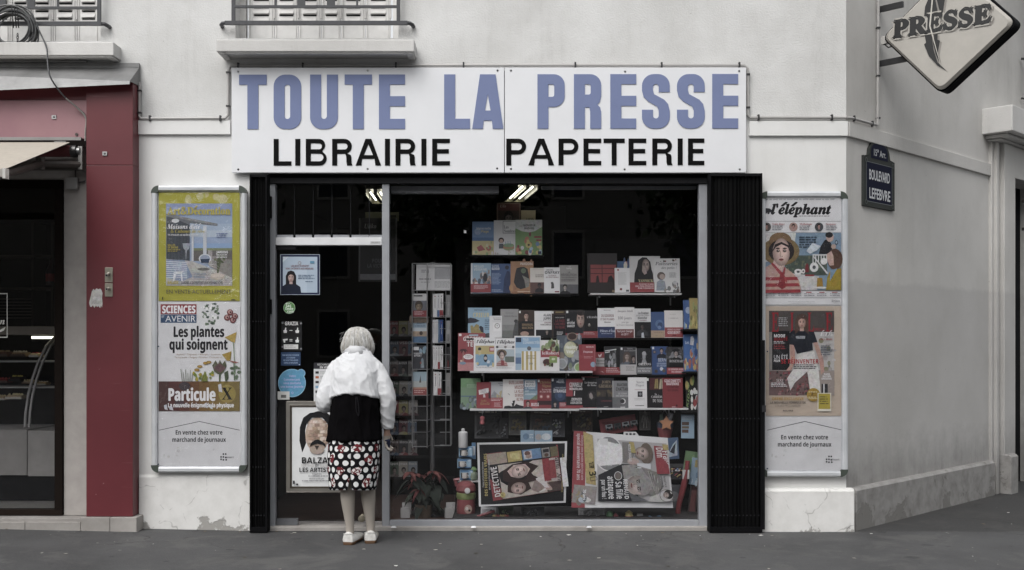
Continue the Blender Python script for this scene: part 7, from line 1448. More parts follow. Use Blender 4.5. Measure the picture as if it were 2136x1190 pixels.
def doll(m, w, h):
    m.lathe([(.001, .07), (.007, .066), (.009, .058), (.006, .05), (.004, .047)], '9a948c', 10, (0, -.012, h*.35+.03)); m.lathe([(.006, 0), (.011, .01), (.013, .03), (.006, .042)], '8a857d', 10, (0, -.012, h*.35+.035))
    for d in (-1, 1):
        m.tube([(d*.006, -.012, h*.35+.036), (d*.009, -.012, h*.35), (d*.012, -.012, h*.12)], [.006, .005, .003], '8f8a82', 6); m.tube([(d*.012, -.012, h*.35+.07), (d*.022, -.012, h*.35+.04), (d*.024, -.012, h*.35+.01)], [.004, .003, .003], '938e86', 6)
blister(1334, 1357, 859, 898, .52, 'small boxed grey standing figure under the lowest shelf', '55504a', doll)
box_goods(1086, 1114, 898, 924, .40, .01, 'pale blue picture card above the left end of the crime newspaper', '7fa0b8', [('C', 40, 50, 26, '5d7f9c'), ('L', 66, 94, 30, 70, 3, 'c3d0d9')], name='picture_card', cat='card')
box_goods(1115, 1152, 899, 924, .41, .01, 'wider pale blue card with a white oval above the crime newspaper', '86a6bd', [('E', 66, 50, 26, 28, 'c9d3da'), ('C', 22, 52, 26, 'a9a29c')], name='picture_card', cat='card')
m = MB(); q = P(970, 484, .0705); m.box(-.009, .009, -.0003, .0003, -.01, .01, 'bdbdbc'); tag(m.build('price_sticker', PRINT, loc=q), 'tiny white square sticker alone on the big pane, left of the picture books', 'sticker')
# white toy van
q = P(1316, 916, .45); s_ = 2240/8.45; o = empty('toy_van', q, 'small white toy camper van standing behind the celebrity newspaper', 'toy van')
m = MB(); m.loft([[(-.055, -.025, .008), (.055, -.025, .008), (.055, .025, .008), (-.055, .025, .008)], [(-.057, -.025, .03), (.058, -.025, .03), (.058, .025, .03), (-.057, .025, .03)], [(-.055, -.022, .055), (.04, -.022, .055), (.04, .022, .055), (-.055, .022, .055)]], 'd0d0cf', sm=False); m.build('body', PLAST, o, bevel=.002)
m = MB()
for x in (-.045, -.015, .014): m.box(x, x+.018, -.0262, -.0248, .033, .047, '2a2d33')
m.build('window', PLAST, o)
for x in (-.035, .035):
    m = MB(); m.tube([(x, -.028, .009), (x, .028, .009)], .009, '17171a', 12); m.build('wheel', PLAST, o)
# star bucket
q = P(1387, 915, .48); o = empty('sand_bucket', q, 'red and navy beach bucket with a big orange star and toys inside', 'bucket')
m = MB(); m.lathe([(.045, 0), (.058, .06), (.062, .085)], '84373a', 20); m.lathe([(.0625, .086), (.066, .125), (.062, .125), (.058, .09)], '3a4458', 20); m.build('bucket', PLAST, o)
m = MB(); st_ = [(.056*(1 if k % 2 == 0 else .55)*math.sin(R_(36*k)), .125+.056*(1 if k % 2 == 0 else .55)*math.cos(R_(36*k))) for k in range(10)]; m.extr([st_], -.085, -.07, 'b5723c'); m.build('star', PLAST, o, bevel=.003)
m = MB(); m.tube([(-.02, 0, .1), (-.03, -.01, .19)], [.02, .012], '55705a', 8); m.tube([(.02, -.01, .1), (.045, -.02, .2)], [.016, .02], '8f9296', 8); m.tube([(-.05, 0, .12), (0, .01, .23), (.05, 0, .12)], .004, '9a9a9a', 6); m.build('sand_tools', PLAST, o)
box_goods(1421, 1448, 866, 915, .42, .06, 'upright pale blue box with rows of small brown pictures, right of the star bucket', '86a9c2', [('R', 6, 30, 60, 44, '5d4638'), ('R', 6, 48, 60, 58, '6d5a40'), ('R', 6, 62, 56, 76, '5a4034'), ('L', 8, 90, 6, 22, 3, 'c9d6df')], yaw=-8)
box_goods(1393, 1417, 914, 958, .40, .03, 'deep blue box with a dark sailing shape, behind the celebrity newspaper’s right edge', '3d5878', [('G', [(10, 70), (50, 30), (86, 10), (86, 84), (14, 90)], '9fb0bd'), ('G', [(20, 66), (56, 36), (76, 24), (60, 76)], '2c3038')], roll=-3)
box_goods(1423, 1449, 942, 998, .38, .02, 'green carded packet low beside the window frame', '587a4c', [('blobs', 10, 10, 90, 60, 8, ['6d8f58', '4a6a40'], 8, 16), ('R', 10, 66, 90, 92, '8a9a58')], roll=8, name='toy_packet', cat='toy packet')
box_goods(1437, 1459, 956, 1012, .36, .02, 'pale blue carded packet with a sea animal, overlapping the green packet', '7d9db5', [('blobs', 8, 50, 92, 94, 8, ['5d7f99', 'a9bcc9', '6d5a50'], 8, 16), ('R', 30, 6, 94, 34, 'a39043')], roll=8, name='toy_packet', cat='toy packet')
m = MB(); q = P(1426, 1082, .34); m.tube([(-.05, 0, 0), (-.035, -.005, .12), (.0, -.01, .26), (.025, -.01, .40), (.03, -.01, .45)], [.02, .02, .024, .017, .02], '8c2b30', 10); m.box(-.012, .04, -.026, -.012, .31, .38, 'c6c6c4')
tag(m.build('toy_bat', PLAST, loc=q), 'long red plastic toy club with a white tag leaning by the window frame', 'toy')
m = MB(); q = P(1442, 1080, .40); m.box(-.03, .03, 0, .02, 0, .40, '4a3a38'); m.box(-.02, .02, -.004, -.001, .05, .33, '6d3a3a'); tag(m.build('toy_packet', PLAST, loc=q, rot=(0, R_(6), 0)), 'narrow dark packet leaning behind the red toy club', 'toy packet')
blister(1392, 1432, 968, 1000, .42, 'packet of little red and yellow toy figures right of the celebrity newspaper', '3c3c3e', bits(['b03c3a', 'b59a3c', '3c5a8c', 'c9c9c7'], 20, 41, .010))
box_goods(1392, 1420, 1012, 1060, .44, .03, 'dim grey packet low right of the celebrity newspaper', '55565a', [('C', 50, 50, 22, '77787a')], name='toy_packet', cat='toy packet')
# keyring, cups, paper roll, moneybox at the left end of the stand
m = MB(); q = P(1006, 866, .35); m.lathe([(.001, -.075), (.016, -.072), (.018, -.055), (.014, -.042), (.019, -.03), (.018, -.015), (.001, -.008)], 'a8474c', 14); m.tube([(0, 0, -.008), (.002, 0, .02), (0, 0, .045)], .0015, '9a9a9a', 5); tag(m.build('keyring', PLAST, loc=q), 'small red rubber keyring figure hanging from the lowest shelf', 'keyring')
o = empty('paper_roll', P(966, 934, .40), 'upright white paper roll with a small spout on top, above the blue cup boxes', 'roll')
m = MB(); m.lathe([(.034, 0), (.036, .004), (.036, .118), (.03, .124), (.014, .128)], 'cfcfce', 22); m.build('roll', PRINT, o); m = MB(); m.lathe([(.014, .1285), (.014, .145), (.008, .15), (.001, .15)], 'd8d8d6', 14); m.build('cap', PLAST, o)
for k, (a, b, y0, y1) in enumerate(((957, 986, 933, 954), (954, 983, 958, 977), (959, 987, 981, 1001))):
    o = box_goods(a, b, y0, y1, .40, .07, 'pale blue window box with a white cup, %s of the stack of three' % ('top', 'middle', 'bottom')[k], '88b0cb', [('R', 4, 0, 96, 22, '4a7fae'), ('R', 4, 86, 100, 100, '3f6f9c'), ('R', 8, 28, 64, 84, '26282c'), ('E', 84, 18, 12, 10, 'a9c9dd')], name='cup_box')
    m = MB(); m.lathe([(.018, 0), (.022, .004), (.022, .044), (.019, .044)], 'cbc6bd', 16, (-.014, -.004, .010)); m.tube([(.006, -.006, .04), (.016, -.01, .032), (.014, -.01, .02), (.006, -.006, .016)], .003, 'c3beb5', 6); m.build('cup', PLAST, o)
m = MB(); q = P(988, 958, .44); m.box(-.015, .015, 0, .05, 0, .125, '4f7ea8'); m.box(-.011, .011, -.002, -.0005, .03, .10, 'c9d3da'); tag(m.build('bottle_box', PRINT, loc=q), 'slim blue carton beside the top cup box', 'box')
m = MB(); q = P(988, 1001, .42); m.lathe([(.03, 0), (.034, .02), (.03, .05), (.018, .062)], '77896d', 12); m.lathe([(.02, .064), (.026, .08), (.012, .1)], '5d8a3c', 8); tag(m.build('toy_plant', PLAST, loc=q), 'small green and grey plush sprout beside the lowest cup box', 'toy')
o = empty('small_shelf', P(975, 1003, .40), 'short white shelf under the stack of blue cup boxes', 'shelf')
m = MB(); m.box(-.075, .1, -.005, .15, -.012, -.0008, 'c9c9c7'); m.build('board', MATTE, o); m = MB(); m.box(-.06, -.05, .13, .14, -.08, -.0125, 'a9a9a8'); m.build('bracket', METAL, o)
o = empty('biscuit_jar', P(972, 1081, .36), 'red ceramic jar with a green collar and knobbed lid, left of the crime newspaper', 'jar')
m = MB(); m.lathe([(.062, 0), (.072, .02), (.074, .08), (.07, .15)], '8a3a3c', 26); m.build('body', PLAST, o)
m = MB(); m.lathe([(.0705, .151), (.076, .165), (.074, .195), (.068, .2)], '7d8c40', 26); m.build('collar', PLAST, o)
m = MB(); m.lathe([(.069, .201), (.078, .22), (.07, .26), (.04, .285), (.001, .29)], '8c3f41', 26); m.tube([(-.07, 0, .25), (-.085, 0, .3), (-.05, 0, .30)], .016, '8c3f41', 8); m.build('lid', PLAST, o)
m = MB(); m.lathe([(.001, .0), (.022, .004), (.022, .014), (.001, .018)], 'cfcfcd', 16); m.build('rosette', PLAST, o, loc=(.015, -.086, .225), rot=(R_(90), 0, 0))
m = MB(); m.page(0, 0, 1, y=-.0755); m.E(.02, -.08, .03, .034, 'b58f80', 18); m.E(.01, -.085, .012, .014, 'd0c9c0', 12); m.E(.03, -.07, .009, .009, '2a2426', 10); m.build('printed_patch', PRINT, o)
m = MB(); q = P(951, 1080, .42); m.lathe([(.03, 0), (.035, .05), (.022, .17), (.018, .23), (.03, .27), (.022, .31), (.001, .32)], '77797c', 14); tag(m.build('clear_bottle', ACRYL, loc=q), 'tall clear plastic bottle left of the red jar', 'bottle')
# loose goods along the bottom of the stand
rows_ = [(1012, 'folded clear bag with a white card, at the bottom left of the stand', 'cfcfcf', ['8a8d90', '6d7074', 'c9c9c8'], 1002, 1034, 1058), (1050, 'packet of green and dark toys below the crime newspaper', '3c4a3a', ['5a7a45', '2c2e30', '7d8a4c'], 1040, 1072, 1058), (1110, 'dim grey toy packet below the middle of the crime newspaper', '3a3b3e', ['55585c', '6d6f72', '44464a'], 1086, 1134, 1058)]
for cx, lab, card, cols, a, b, y0 in rows_: blister(a, b, y0, 1081, .24, lab, card, bits(cols, 12, cx, .010), roll=rr.uniform(-4, 4))
m = MB(); q = P(1012, 1081, .20); m.tube([(-.06, 0, .012), (.0, 0, .03), (.07, -.01, .055)], [.008, .012, .010], '96343a', 10); tag(m.build('toy_trumpet', PLAST, loc=q), 'red plastic stick lying at the bottom left of the window', 'toy')
m = MB(); q = P(1044, 1081, .19)
for k in range(7): m.lathe([(.001, 0), (.012, .006), (.014, .016), (.001, .028)], ('a9963f', 'b0703c', '9a3a3c', 'b5a84a')[k % 4], 10, (-.05+k*.017, .01*(k % 2), 0))
tag(m.build('sweets', PLAST, loc=q), 'little row of yellow and red sweets on the bottom of the window', 'sweets')
blister(1206, 1262, 1060, 1081, .24, 'clear packet of white dominoes below the celebrity newspaper', 'a9a9a8', bits(['c9c9c8', '9a9a9a'], 12, 51, .010))
m = MB(); q = P(1272, 1081, .20); m.lathe([(.001, 0), (.024, .01), (.028, .028), (.02, .048), (.001, .056)], '4f8a52', 16, (0, 0, 0)); m.lathe([(.001, 0), (.02, .008), (.022, .02), (.001, .04)], '96404a', 14, (.045, 0, 0)); tag(m.build('rubber_balls', PLAST, loc=q), 'green and red rubber balls below the celebrity newspaper', 'toy')
m = MB(); q = P(1312, 1081, .20); m.lathe([(.03, 0), (.034, .014), (.026, .03), (.03, .04), (.001, .062)], 'a9963f', 18); m.lathe([(.0345, .012), (.0345, .018)], '8d3a3c', 18); tag(m.build('spinning_top', PLAST, loc=q), 'yellow striped spinning top on the bottom of the window', 'toy')
m = MB(); q = P(1366, 1081, .19); pts = [(.045*math.cos(k*.4)*(1+.1*math.sin(k)), .02*math.sin(k*.4), .008+.006*math.sin(k*.9)) for k in range(34)]; m.tube(pts, .004, '5d84a8', 6); tag(m.build('skipping_rope', PLAST, loc=q), 'coiled pale blue skipping rope on the bottom of the window', 'rope')
m = MB(); q = P(1335, 1081, .22); m.box(-.03, .03, 0, .03, 0, .012, '9a9a99'); m.box(-.022, .022, 0, .02, .0125, .03, 'bdbdbc'); tag(m.build('white_packet', PRINT, loc=q), 'small flat white packet right of the yellow spinning top', 'packet')

# ------------------------------------------------------------------ poinsettia
q = P(884, 1080, .42); o = empty('poinsettia', q, 'drooping red poinsettia in a pot at the left foot of the window', 'plant')
m = MB(); m.lathe([(.055, 0), (.07, .09), (.074, .105), (.066, .105), (.062, .09)], '6a5844', 20); m.build('pot', MATTE, o)
rr = random.Random(17)
def leaf(m, p, d, L_, w, col, droop):
    d = Vector(d).normalized(); sd = d.cross(Vector((0, 0, 1))); sd = sd.normalized() if sd.length > .01 else Vector((1, 0, 0)); pr = []
    for k in range(6):
        t = k/5; c0 = Vector(p)+d*L_*t+Vector((0, 0, -droop*t*t*L_)); ww = w*math.sin(math.pi*min(1, t*.92+.06))**.8*(1-.3*t); pr.append((c0-sd*ww+Vector((0, 0, .006)), c0, c0+sd*ww+Vector((0, 0, .006))))
    ii = [[m.av(q_) for q_ in r] for r in pr]
    for a, b in zip(ii, ii[1:]):
        m.face((a[0], a[1], b[1], b[0]), col, True); m.face((a[1], a[2], b[2], b[1]), col, True)
m = MB()
tips = []
for k in range(11):
    a = rr.uniform(0, 6.28); r = rr.uniform(.03, .13); tip = (r*math.cos(a), r*math.sin(a)*.7, rr.uniform(.22, .36)); tips.append(tip); m.tube([(0, 0, .09), (tip[0]*.5, tip[1]*.5, .19), tip], [.006, .005, .003], '3a4434', 6)
m.build('stem', MATTE, o)
m = MB()
for t in tips:
    for j in range(7): a = rr.uniform(0, 6.28); leaf(m, (t[0]*rr.uniform(.4, 1.1), t[1]*rr.uniform(.4, 1.1), t[2]-rr.uniform(.02, .15)), (math.cos(a), math.sin(a)*.8, -.1), rr.uniform(.08, .14), rr.uniform(.025, .04), rr.choice(('2f382f', '27302a', '363f33')), rr.uniform(.4, 1.3))
m.build('leaves', MATTE, o)
m = MB()
for t in tips[:7]:
    n = rr.choice((6, 7))
    for j in range(n): a = 6.28*j/n+rr.uniform(-.3, .3); leaf(m, t, (math.cos(a), math.sin(a), .05), rr.uniform(.07, .12), rr.uniform(.018, .028), rr.choice(('7a3a35', '6d2f2d', '84453e')), rr.uniform(.3, 1.0))
m.build('bracts', MATTE, o)
for a, y, lab in ((846, 1070, 'pale open carton left of the poinsettia pot'), (938, 1074, 'pale folded card right of the poinsettia pot')):
    q = P(a, 1081, .36); m = MB(); m.box(-.035, .035, 0, .05, 0, .075, 'aaa8a4'); m.box(-.02, .05, .051, .054, .02, .115, 'bab8b4'); tag(m.build('carton', PRINT, loc=q, rot=(0, 0, R_(12))), lab, 'carton')

PALE, SAT = 1.0, 1.0
# ------------------------------------------------------------------ the elderly woman at the door
PXo, PYo = -1.093, -.53
PE = empty('person', (PXo, PYo, GZ(PXo)), 'elderly woman with a white bob, white jacket and dotted skirt bending towards the glass door', 'person')
def skinned(verts, edges, radii, root, mat, name, sub=2):
    me = bpy.data.meshes.new('skeleton'); me.from_pydata(verts, edges, []); o = bpy.data.objects.new('skeleton', me); COL.objects.link(o)
    sk = o.modifiers.new('skin', 'SKIN'); sk.use_smooth_shade = True
    for k, r in enumerate(radii):
        v = me.skin_vertices[0].data[k]; v.radius = (r, r) if not isinstance(r, tuple) else r; v.use_root = (k == root)
    ss = o.modifiers.new('sub', 'SUBSURF'); ss.levels = sub; ss.render_levels = sub
    bpy.context.view_layer.update()
    out = bpy.data.meshes.new_from_object(o.evaluated_get(bpy.context.evaluated_depsgraph_get()))
    bpy.data.objects.remove(o); bpy.data.meshes.remove(me)
    return out
V = []; Eg = []; Rd = []
def jn(p, r, par=None):
    V.append(p); Rd.append(r)
    if par is not None: Eg.append((par, len(V)-1))
    return len(V)-1
pel = jn((0, 0, .80), .11); wst = jn((0, .0, .98), .10, pel); chs = jn((0, .05, 1.16), .095, wst); nkb = jn((0, .10, 1.30), .06, chs); nk = jn((0, .15, 1.37), .05, nkb); hd = jn((0, .19, 1.44), (.078, .088), nk); hd2 = jn((0, .195, 1.49), (.062, .07), hd)
for sx, kn, an, fy in ((-1, (-.050, .0, .43), (-.033, .0, .11), 0.0), (1, (.085, .05, .43), (.103, .055, .11), .06)):
    hp = jn((sx*.085, 0, .74), .085, pel); kk = jn(kn, .055, hp); cf_ = jn((kn[0]*.9+an[0]*.1-.0, kn[1]-.014, .335), .058, kk); c2_ = jn((kn[0]*.5+an[0]*.5, kn[1]-.004, .22), .043, cf_); aa = jn((an[0], an[1], .105), .030, c2_); hl = jn((an[0], an[1]-.005, .05), .031, aa); ft = jn((an[0]+sx*.012, an[1]+.09, .035), .032, hl); jn((an[0]+sx*.018, an[1]+.16, .028), .024, ft)
def arm(pts, sx):
    k = jn(pts[0], .036, chs)
    for p, r in zip(pts[1:], (.034, .032, .026)): k = jn(p, r, k)
    return k
lw_ = arm([(-.115, .07, 1.215), (-.225, -.005, .985), (-.15, .15, .99), (-.09, .23, 1.01)], -1)
rw_ = arm([(.115, .07, 1.215), (.228, .01, 1.03), (.222, .04, .90), (.216, .065, .795)], 1)
def hand(w, base, dirv, side, thumb):
    d = Vector(dirv).normalized(); s_ = Vector(side).normalized(); n_ = d.cross(s_)
    b = Vector(base); pm = jn(b+d*.045, (.026, .015), w); pk = jn(b+d*.075, (.028, .013), pm)
    for k, (o_, L_) in enumerate(((-.024, .062), (-.008, .072), (.008, .068), (.023, .055))):
        a = b+d*.085+s_*o_; q0 = jn(a, .0085, pk); q1 = jn(a+d*L_*.45+n_*.008, .008, q0); q2 = jn(a+d*L_*.72+n_*.026, .0072, q1); jn(a+d*L_*.8+n_*.045, .006, q2)
    t0 = jn(b+d*.03+s_*thumb*.03, .010, pm); t1 = jn(b+d*.055+s_*thumb*.046+n_*.01, .009, t0); jn(b+d*.078+s_*thumb*.044+n_*.025, .007, t1)
hand(rw_, (.216, .068, .785), (-.05, .10, -1), (.35, .9, .05), 1)
hand(lw_, (-.09, .23, 1.01), (.75, .55, .1), (.1, .1, -1), -1)
tb = NT('tights_and_skin'); z_ = tb.xyz(tb.obj())[2]
tb.col(tb.mix(tb.ramp(z_, [(.745/2, 0.0), (.75/2, 1.0)]), '9d968e', 'a98a7c')); tb.set(.6, 0, .3); tb.bump(tb.noise(260, 2, tb.pos()), .15, .001)
zr_ = [n for n in tb.n if n.type == 'VALTORGB'][0]; mm = tb.math('MULTIPLY', z_, .5); tb.link(mm, zr_.inputs[0])
me = skinned(V, Eg, Rd, pel, tb.m, 'body'); me.materials.clear(); me.materials.append(tb.m)
bo = bpy.data.objects.new('body', me); COL.objects.link(bo); bo.parent = PE
def simp(o, f, name, mat, parent, vox=None, subd=0):
    return o
# face
SKN = colmat('skin', .55, 0, .35, .1, 30)
m = MB(); c0 = Vector((0, .20, 1.455)); 
m.tube([c0+Vector((0, .085, .02)), c0+Vector((0, .108, -.012)), c0+Vector((0, .088, -.02))], [.006, .012, .008], 'b08f80', 8); m.build('nose', SKN, PE)
for sx in (-1, 1):
    m = MB(); m.lathe([(.001, -.009), (.008, -.005), (.0095, 0), (.008, .005), (.001, .009)], 'd6d0cc', 10); m.lathe([(.001, .0085), (.0042, .0087)], '3a3434', 8); m.build('eye', SKN, PE, loc=c0+Vector((sx*.03, .075, .015)), rot=(R_(-90), 0, 0))
m = MB(); m.tube([c0+Vector((-.022, .078, -.048)), c0+Vector((0, .086, -.046)), c0+Vector((.022, .078, -.048))], [.003, .006, .003], '8a5a54', 8); m.build('mouth', SKN, PE)

def ring(cx, cy, z, rx, ry, n=40, e=2.3, zf=None):
    out = []
    for k in range(n):
        a = 2*math.pi*k/n; ca, sa = math.cos(a), math.sin(a)
        x = rx*math.copysign(abs(ca)**(2/e), ca); y = ry*math.copysign(abs(sa)**(2/e), sa)
        out.append((cx+x, cy+y, z+(zf(x/rx, y/ry) if zf else 0)))
    return out
def interp_rings(keys, n, N=40, zf=None):
    """keys: (z, cx, cy, rx, ry) from top to bottom, Catmull-Rom in between"""
    out = []; K = len(keys)
    for i in range(K-1):
        a, b, d, e = keys[max(i-1, 0)], keys[i], keys[i+1], keys[min(i+2, K-1)]
        for k in range(n):
            t = k/n; q = [.5*((2*b[j])+(d[j]-a[j])*t+(2*a[j]-5*b[j]+4*d[j]-e[j])*t*t+(3*b[j]-a[j]-3*d[j]+e[j])*t**3) for j in range(5)]
            out.append(q)
    out.append(list(keys[-1]))
    return [ring(q[1], q[2], q[0], q[3], q[4], N, 2.3, (lambda x, y, f=i/(len(out)-1): zf(x, y)*f) if zf else None) for i, q in enumerate(out)]
def wrinkle(o, amp, sc, seed=0, aniso=(1, 1, 1)):
    me = o.data; me.update()
    ns = [v.normal.copy() for v in me.vertices]
    for v, n_ in zip(me.vertices, ns):
        p = Vector((v.co.x*aniso[0], v.co.y*aniso[1], v.co.z*aniso[2]))*sc+Vector((seed*7.3, seed*3.1, 0))
        h = noise.noise(p)+.5*noise.noise(p*2.3)+.25*abs(noise.noise(p*4.1))
        v.co += n_*h*amp
    me.update()
def crease(o, amp, sc, aniso, seed):
    me = o.data; me.update(); ns = [v.normal.copy() for v in me.vertices]
    for v, n_ in zip(me.vertices, ns):
        x, y, z = v.co; d = Vector((x*aniso[0]+.35*z, y*aniso[1], z*aniso[2]+.3*x))*sc+Vector((seed, seed*2, 0))
        d += Vector((noise.noise(d*.5), noise.noise(d*.5+Vector((9, 0, 0))), 0))*1.2
        h = 1-abs(noise.noise(d))*2; v.co += n_*(max(0, h)**2-.2)*amp
    me.update()
def remeshed(mb, name, mat, vox, amp, sc, aniso=(1, 1, 1), seed=0, smooth_it=3):
    tmp = mb.build('tmp', mat); 
    r = tmp.modifiers.new('r', 'REMESH'); r.mode = 'VOXEL'; r.voxel_size = vox
    sm = tmp.modifiers.new('s', 'SMOOTH'); sm.iterations = smooth_it; sm.factor = .5
    bpy.context.view_layer.update()
    me = bpy.data.meshes.new_from_object(tmp.evaluated_get(bpy.context.evaluated_depsgraph_get())); old = tmp.data
    bpy.data.objects.remove(tmp); bpy.data.meshes.remove(old)
    me.materials.clear(); me.materials.append(mat)
    if 'Col' in me.color_attributes: me.color_attributes.remove(me.color_attributes['Col'])
    me.polygons.foreach_set('use_smooth', [True]*len(me.polygons))
    o = bpy.data.objects.new(name, me); COL.objects.link(o); o.parent = PE
    wrinkle(o, amp, sc, seed, aniso); return o
def fabric(name, colr, wv, rough=.9, bmp=.25):
    t = NT(name); p = t.obj(); n = t.noise(7, 4, p)
    t.col(t.mix(t.ramp(n, [(.3, 0.0), (.7, 1.0)]), colr, wv)); t.set(rough, 0, .15)
    w1 = t.noise(320, 2, p); n3 = t.noise(15, 5, p, .6); t.bump(t.math('ADD', t.math('MULTIPLY', w1, .25), n3), bmp, .006)
    t.b.inputs['Sheen Weight'].default_value = .15; return t.m
LINEN = fabric('white_linen', 'c9cacc', 'bfc0c3', .9, .4)
BLKF = fabric('black_jersey', '070607', '0c0b0d', .95, .3); BLKF.node_tree.nodes['Principled BSDF'].inputs['Sheen Weight'].default_value = 0; BLKF.node_tree.nodes['Principled BSDF'].inputs['Specular IOR Level'].default_value = .05
# jacket: back, shoulders, sleeves grown into one cloth
m = MB()
hemf = lambda x, y: -.045*abs(x)**1.6
JK = [(1.365, 0, .12, .062, .058), (1.345, 0, .11, .085, .07), (1.318, 0, .095, .112, .088), (1.285, 0, .075, .142, .106), (1.235, 0, .05, .162, .126), (1.20, 0, .035, .166, .134), (1.16, 0, .02, .163, .138), (1.09, 0, .0, .164, .14), (1.058, 0, -.008, .168, .142)]
m.loft(interp_rings(JK, 4, 44, hemf), 'ffffff')
def sl(pts, rs, n=5):
    P_ = smooth(pts, n); R2 = []
    for k in range(len(P_)):
        t = k/(len(P_)-1)*(len(rs)-1); i = min(int(t), len(rs)-2); f = t-i; R2.append(rs[i]*(1-f)+rs[i+1]*f)
    m.tube(P_, R2, 'ffffff', 16)
sl([(-.085, .075, 1.25), (-.138, .06, 1.20), (-.182, .025, 1.10), (-.210, -.01, .99), (-.195, .03, .965), (-.16, .12, .975), (-.13, .18, .985)], [.058, .064, .060, .057, .053, .047, .045])
sl([(.085, .075, 1.25), (.138, .06, 1.20), (.190, .025, 1.11), (.226, .01, 1.02), (.228, .03, .92), (.221, .05, .84), (.218, .06, .80)], [.058, .064, .059, .055, .050, .044, .041])
jk = remeshed(m, 'jacket', LINEN, .0072, .006, 9, (1.4, 1, .8), 2, 3)
crease(jk, .0065, 12, (1.0, 1.0, .75), .5); crease(jk, .0035, 24, (1.2, 1.2, .5), 4.2)
m = MB(); m.loft([ring(0, .122, 1.335, .076, .076, 40, 2), ring(0, .122, 1.378, .064, .080, 40, 2), ring(0, .121, 1.377, .067, .083, 40, 2, lambda x, y: -.01*abs(x)), ring(0, .100, 1.316, .104, .088, 40, 2, lambda x, y: .012*abs(x))], 'd8d8da'); co_ = m.build('collar', LINEN, jk, sharp=180); wrinkle(co_, .003, 26)
# black tunic
m = MB(); hem2 = lambda x, y: -.012*abs(x)+.008*math.sin(x*9)
m.loft(interp_rings([(1.10, 0, .0, .150, .125), (1.0, 0, -.003, .158, .132), (.90, -.002, -.003, .166, .138), (.80, -.004, -.003, .178, .146), (.732, -.004, -.003, .190, .152)], 6, 48, hem2), 'ffffff')
tn_ = remeshed(m, 'tunic', BLKF, .009, .008, 9, (1.5, 1.5, .5), 5, 2); crease(tn_, .010, 9, (1.6, 1.6, .45), 2)
m = MB(); m.tube(smooth([(.028, -.139, 1.03), (.03, -.15, .97), (.034, -.148, .93), (.046, -.146, .90), (.05, -.148, .93), (.044, -.149, .99), (.036, -.142, 1.03)]), .004, '1d1c1f', 6); m.build('tie_cord', CLOTH, tn_)
# skirt with dots and roses, slit behind
t = NT('dotted_skirt'); uvn = t.new('ShaderNodeUVMap').outputs[0]; x_, y_, _z = t.xyz(uvn)
def grid(cell, ox, oy, sx=1.0, sy=1.0):
    fx_ = t.math('SUBTRACT', t.math('FRACT', t.math('ADD', t.math('DIVIDE', x_, cell*sx), ox)), .5); fy_ = t.math('SUBTRACT', t.math('FRACT', t.math('ADD', t.math('DIVIDE', y_, cell*sy), oy)), .5)
    a = t.math('MULTIPLY', fx_, sx); b = t.math('MULTIPLY', fy_, sy)
    return t.math('SQRT', t.math('ADD', t.math('MULTIPLY', a, a), t.math('MULTIPLY', b, b)))
CELL = .062
d1 = grid(CELL, 0, 0, 1.0, 1.55); d2 = grid(CELL, .5, .5, 1.0, 1.55)
dots = t.math('LESS_THAN', t.math('MINIMUM', d1, d2), .30)
col = t.mix(dots, '131215', 'd6d6d6')
nz = t.new('ShaderNodeTexNoise'); nz.inputs['Scale'].default_value = 26; nz.inputs['Detail'].default_value = 3; t.link(uvn, nz.inputs['Vector'])
RC = .155
e1 = grid(RC, .30, .12, 1.0, 1.0); e2 = grid(RC, .80, .62, 1.0, 1.0)
rose = t.math('LESS_THAN', t.math('ADD', t.math('MINIMUM', e1, e2), t.math('MULTIPLY', t.math('SUBTRACT', nz.outputs['Fac'], .5), .35)), .185)
vo = t.new('ShaderNodeTexVoronoi', feature='DISTANCE_TO_EDGE'); vo.inputs['Scale'].default_value = 42; vv_ = t.new('ShaderNodeVectorMath', operation='ADD'); t.link(uvn, vv_.inputs[0]); t.link(t.scalev(nz.outputs['Color'], (.03, .03, .03)), vv_.inputs[1]); t.link(vv_.outputs[0], vo.inputs['Vector'])
petal = t.math('GREATER_THAN', vo.outputs['Distance'], .13)
v2 = t.new('ShaderNodeTexVoronoi'); v2.inputs['Scale'].default_value = 42; t.link(vv_.outputs[0], v2.inputs['Vector']); pick = t.math('GREATER_THAN', t.xyz(v2.outputs['Color'])[0], .66)
rc_ = t.mix(petal, '5c2428', t.mix(pick, 'd0cccb', '6c2c31'))
t.col(t.mix(rose, col, rc_)); t.set(.9, 0, .15); t.bump(t.noise(300, 2, t.obj()), .2, .003); SKIRTM = t.m
N_ = 64
keys = [(.80, -.004, -.003, .165, .135), (.70, -.004, -.003, .176, .142), (.60, -.006, -.002, .178, .142), (.50, -.010, 0, .170, .136), (.392, -.016, .0, .156, .128)]
rg = []; K = len(keys); n = 6
for i in range(K-1):
    for k in range(n): f = k/n; rg.append([keys[i][j]*(1-f)+keys[i+1][j]*f for j in range(5)])
rg.append(list(keys[-1]))
vs, fs, uvs = [], [], []
for q in rg:
    # open tube with the slit at the back (angle -90 deg)
    for k in range(N_+1):
        a = R_(-90)+2*math.pi*k/N_; ca, sa = math.cos(a), math.sin(a); e = 2.3
        gap = max(0, (.50-q[0])/.11)*.016*(1 if k == 0 else -1 if k == N_ else (.5 if k == 1 else -.5 if k == N_-1 else 0))
        fold = .004*math.sin(k*.9)*max(0, (.8-q[0])/.4)
        vs.append((q[1]+(q[3]+fold)*math.copysign(abs(ca)**(2/e), ca)+gap, q[2]+(q[4]+fold)*math.copysign(abs(sa)**(2/e), sa), q[0]-.01*abs(ca)*(1 if q[0] < .45 else 0)))
        uvs.append(((k/N_-.0)*1.02, q[0]))
W1 = N_+1
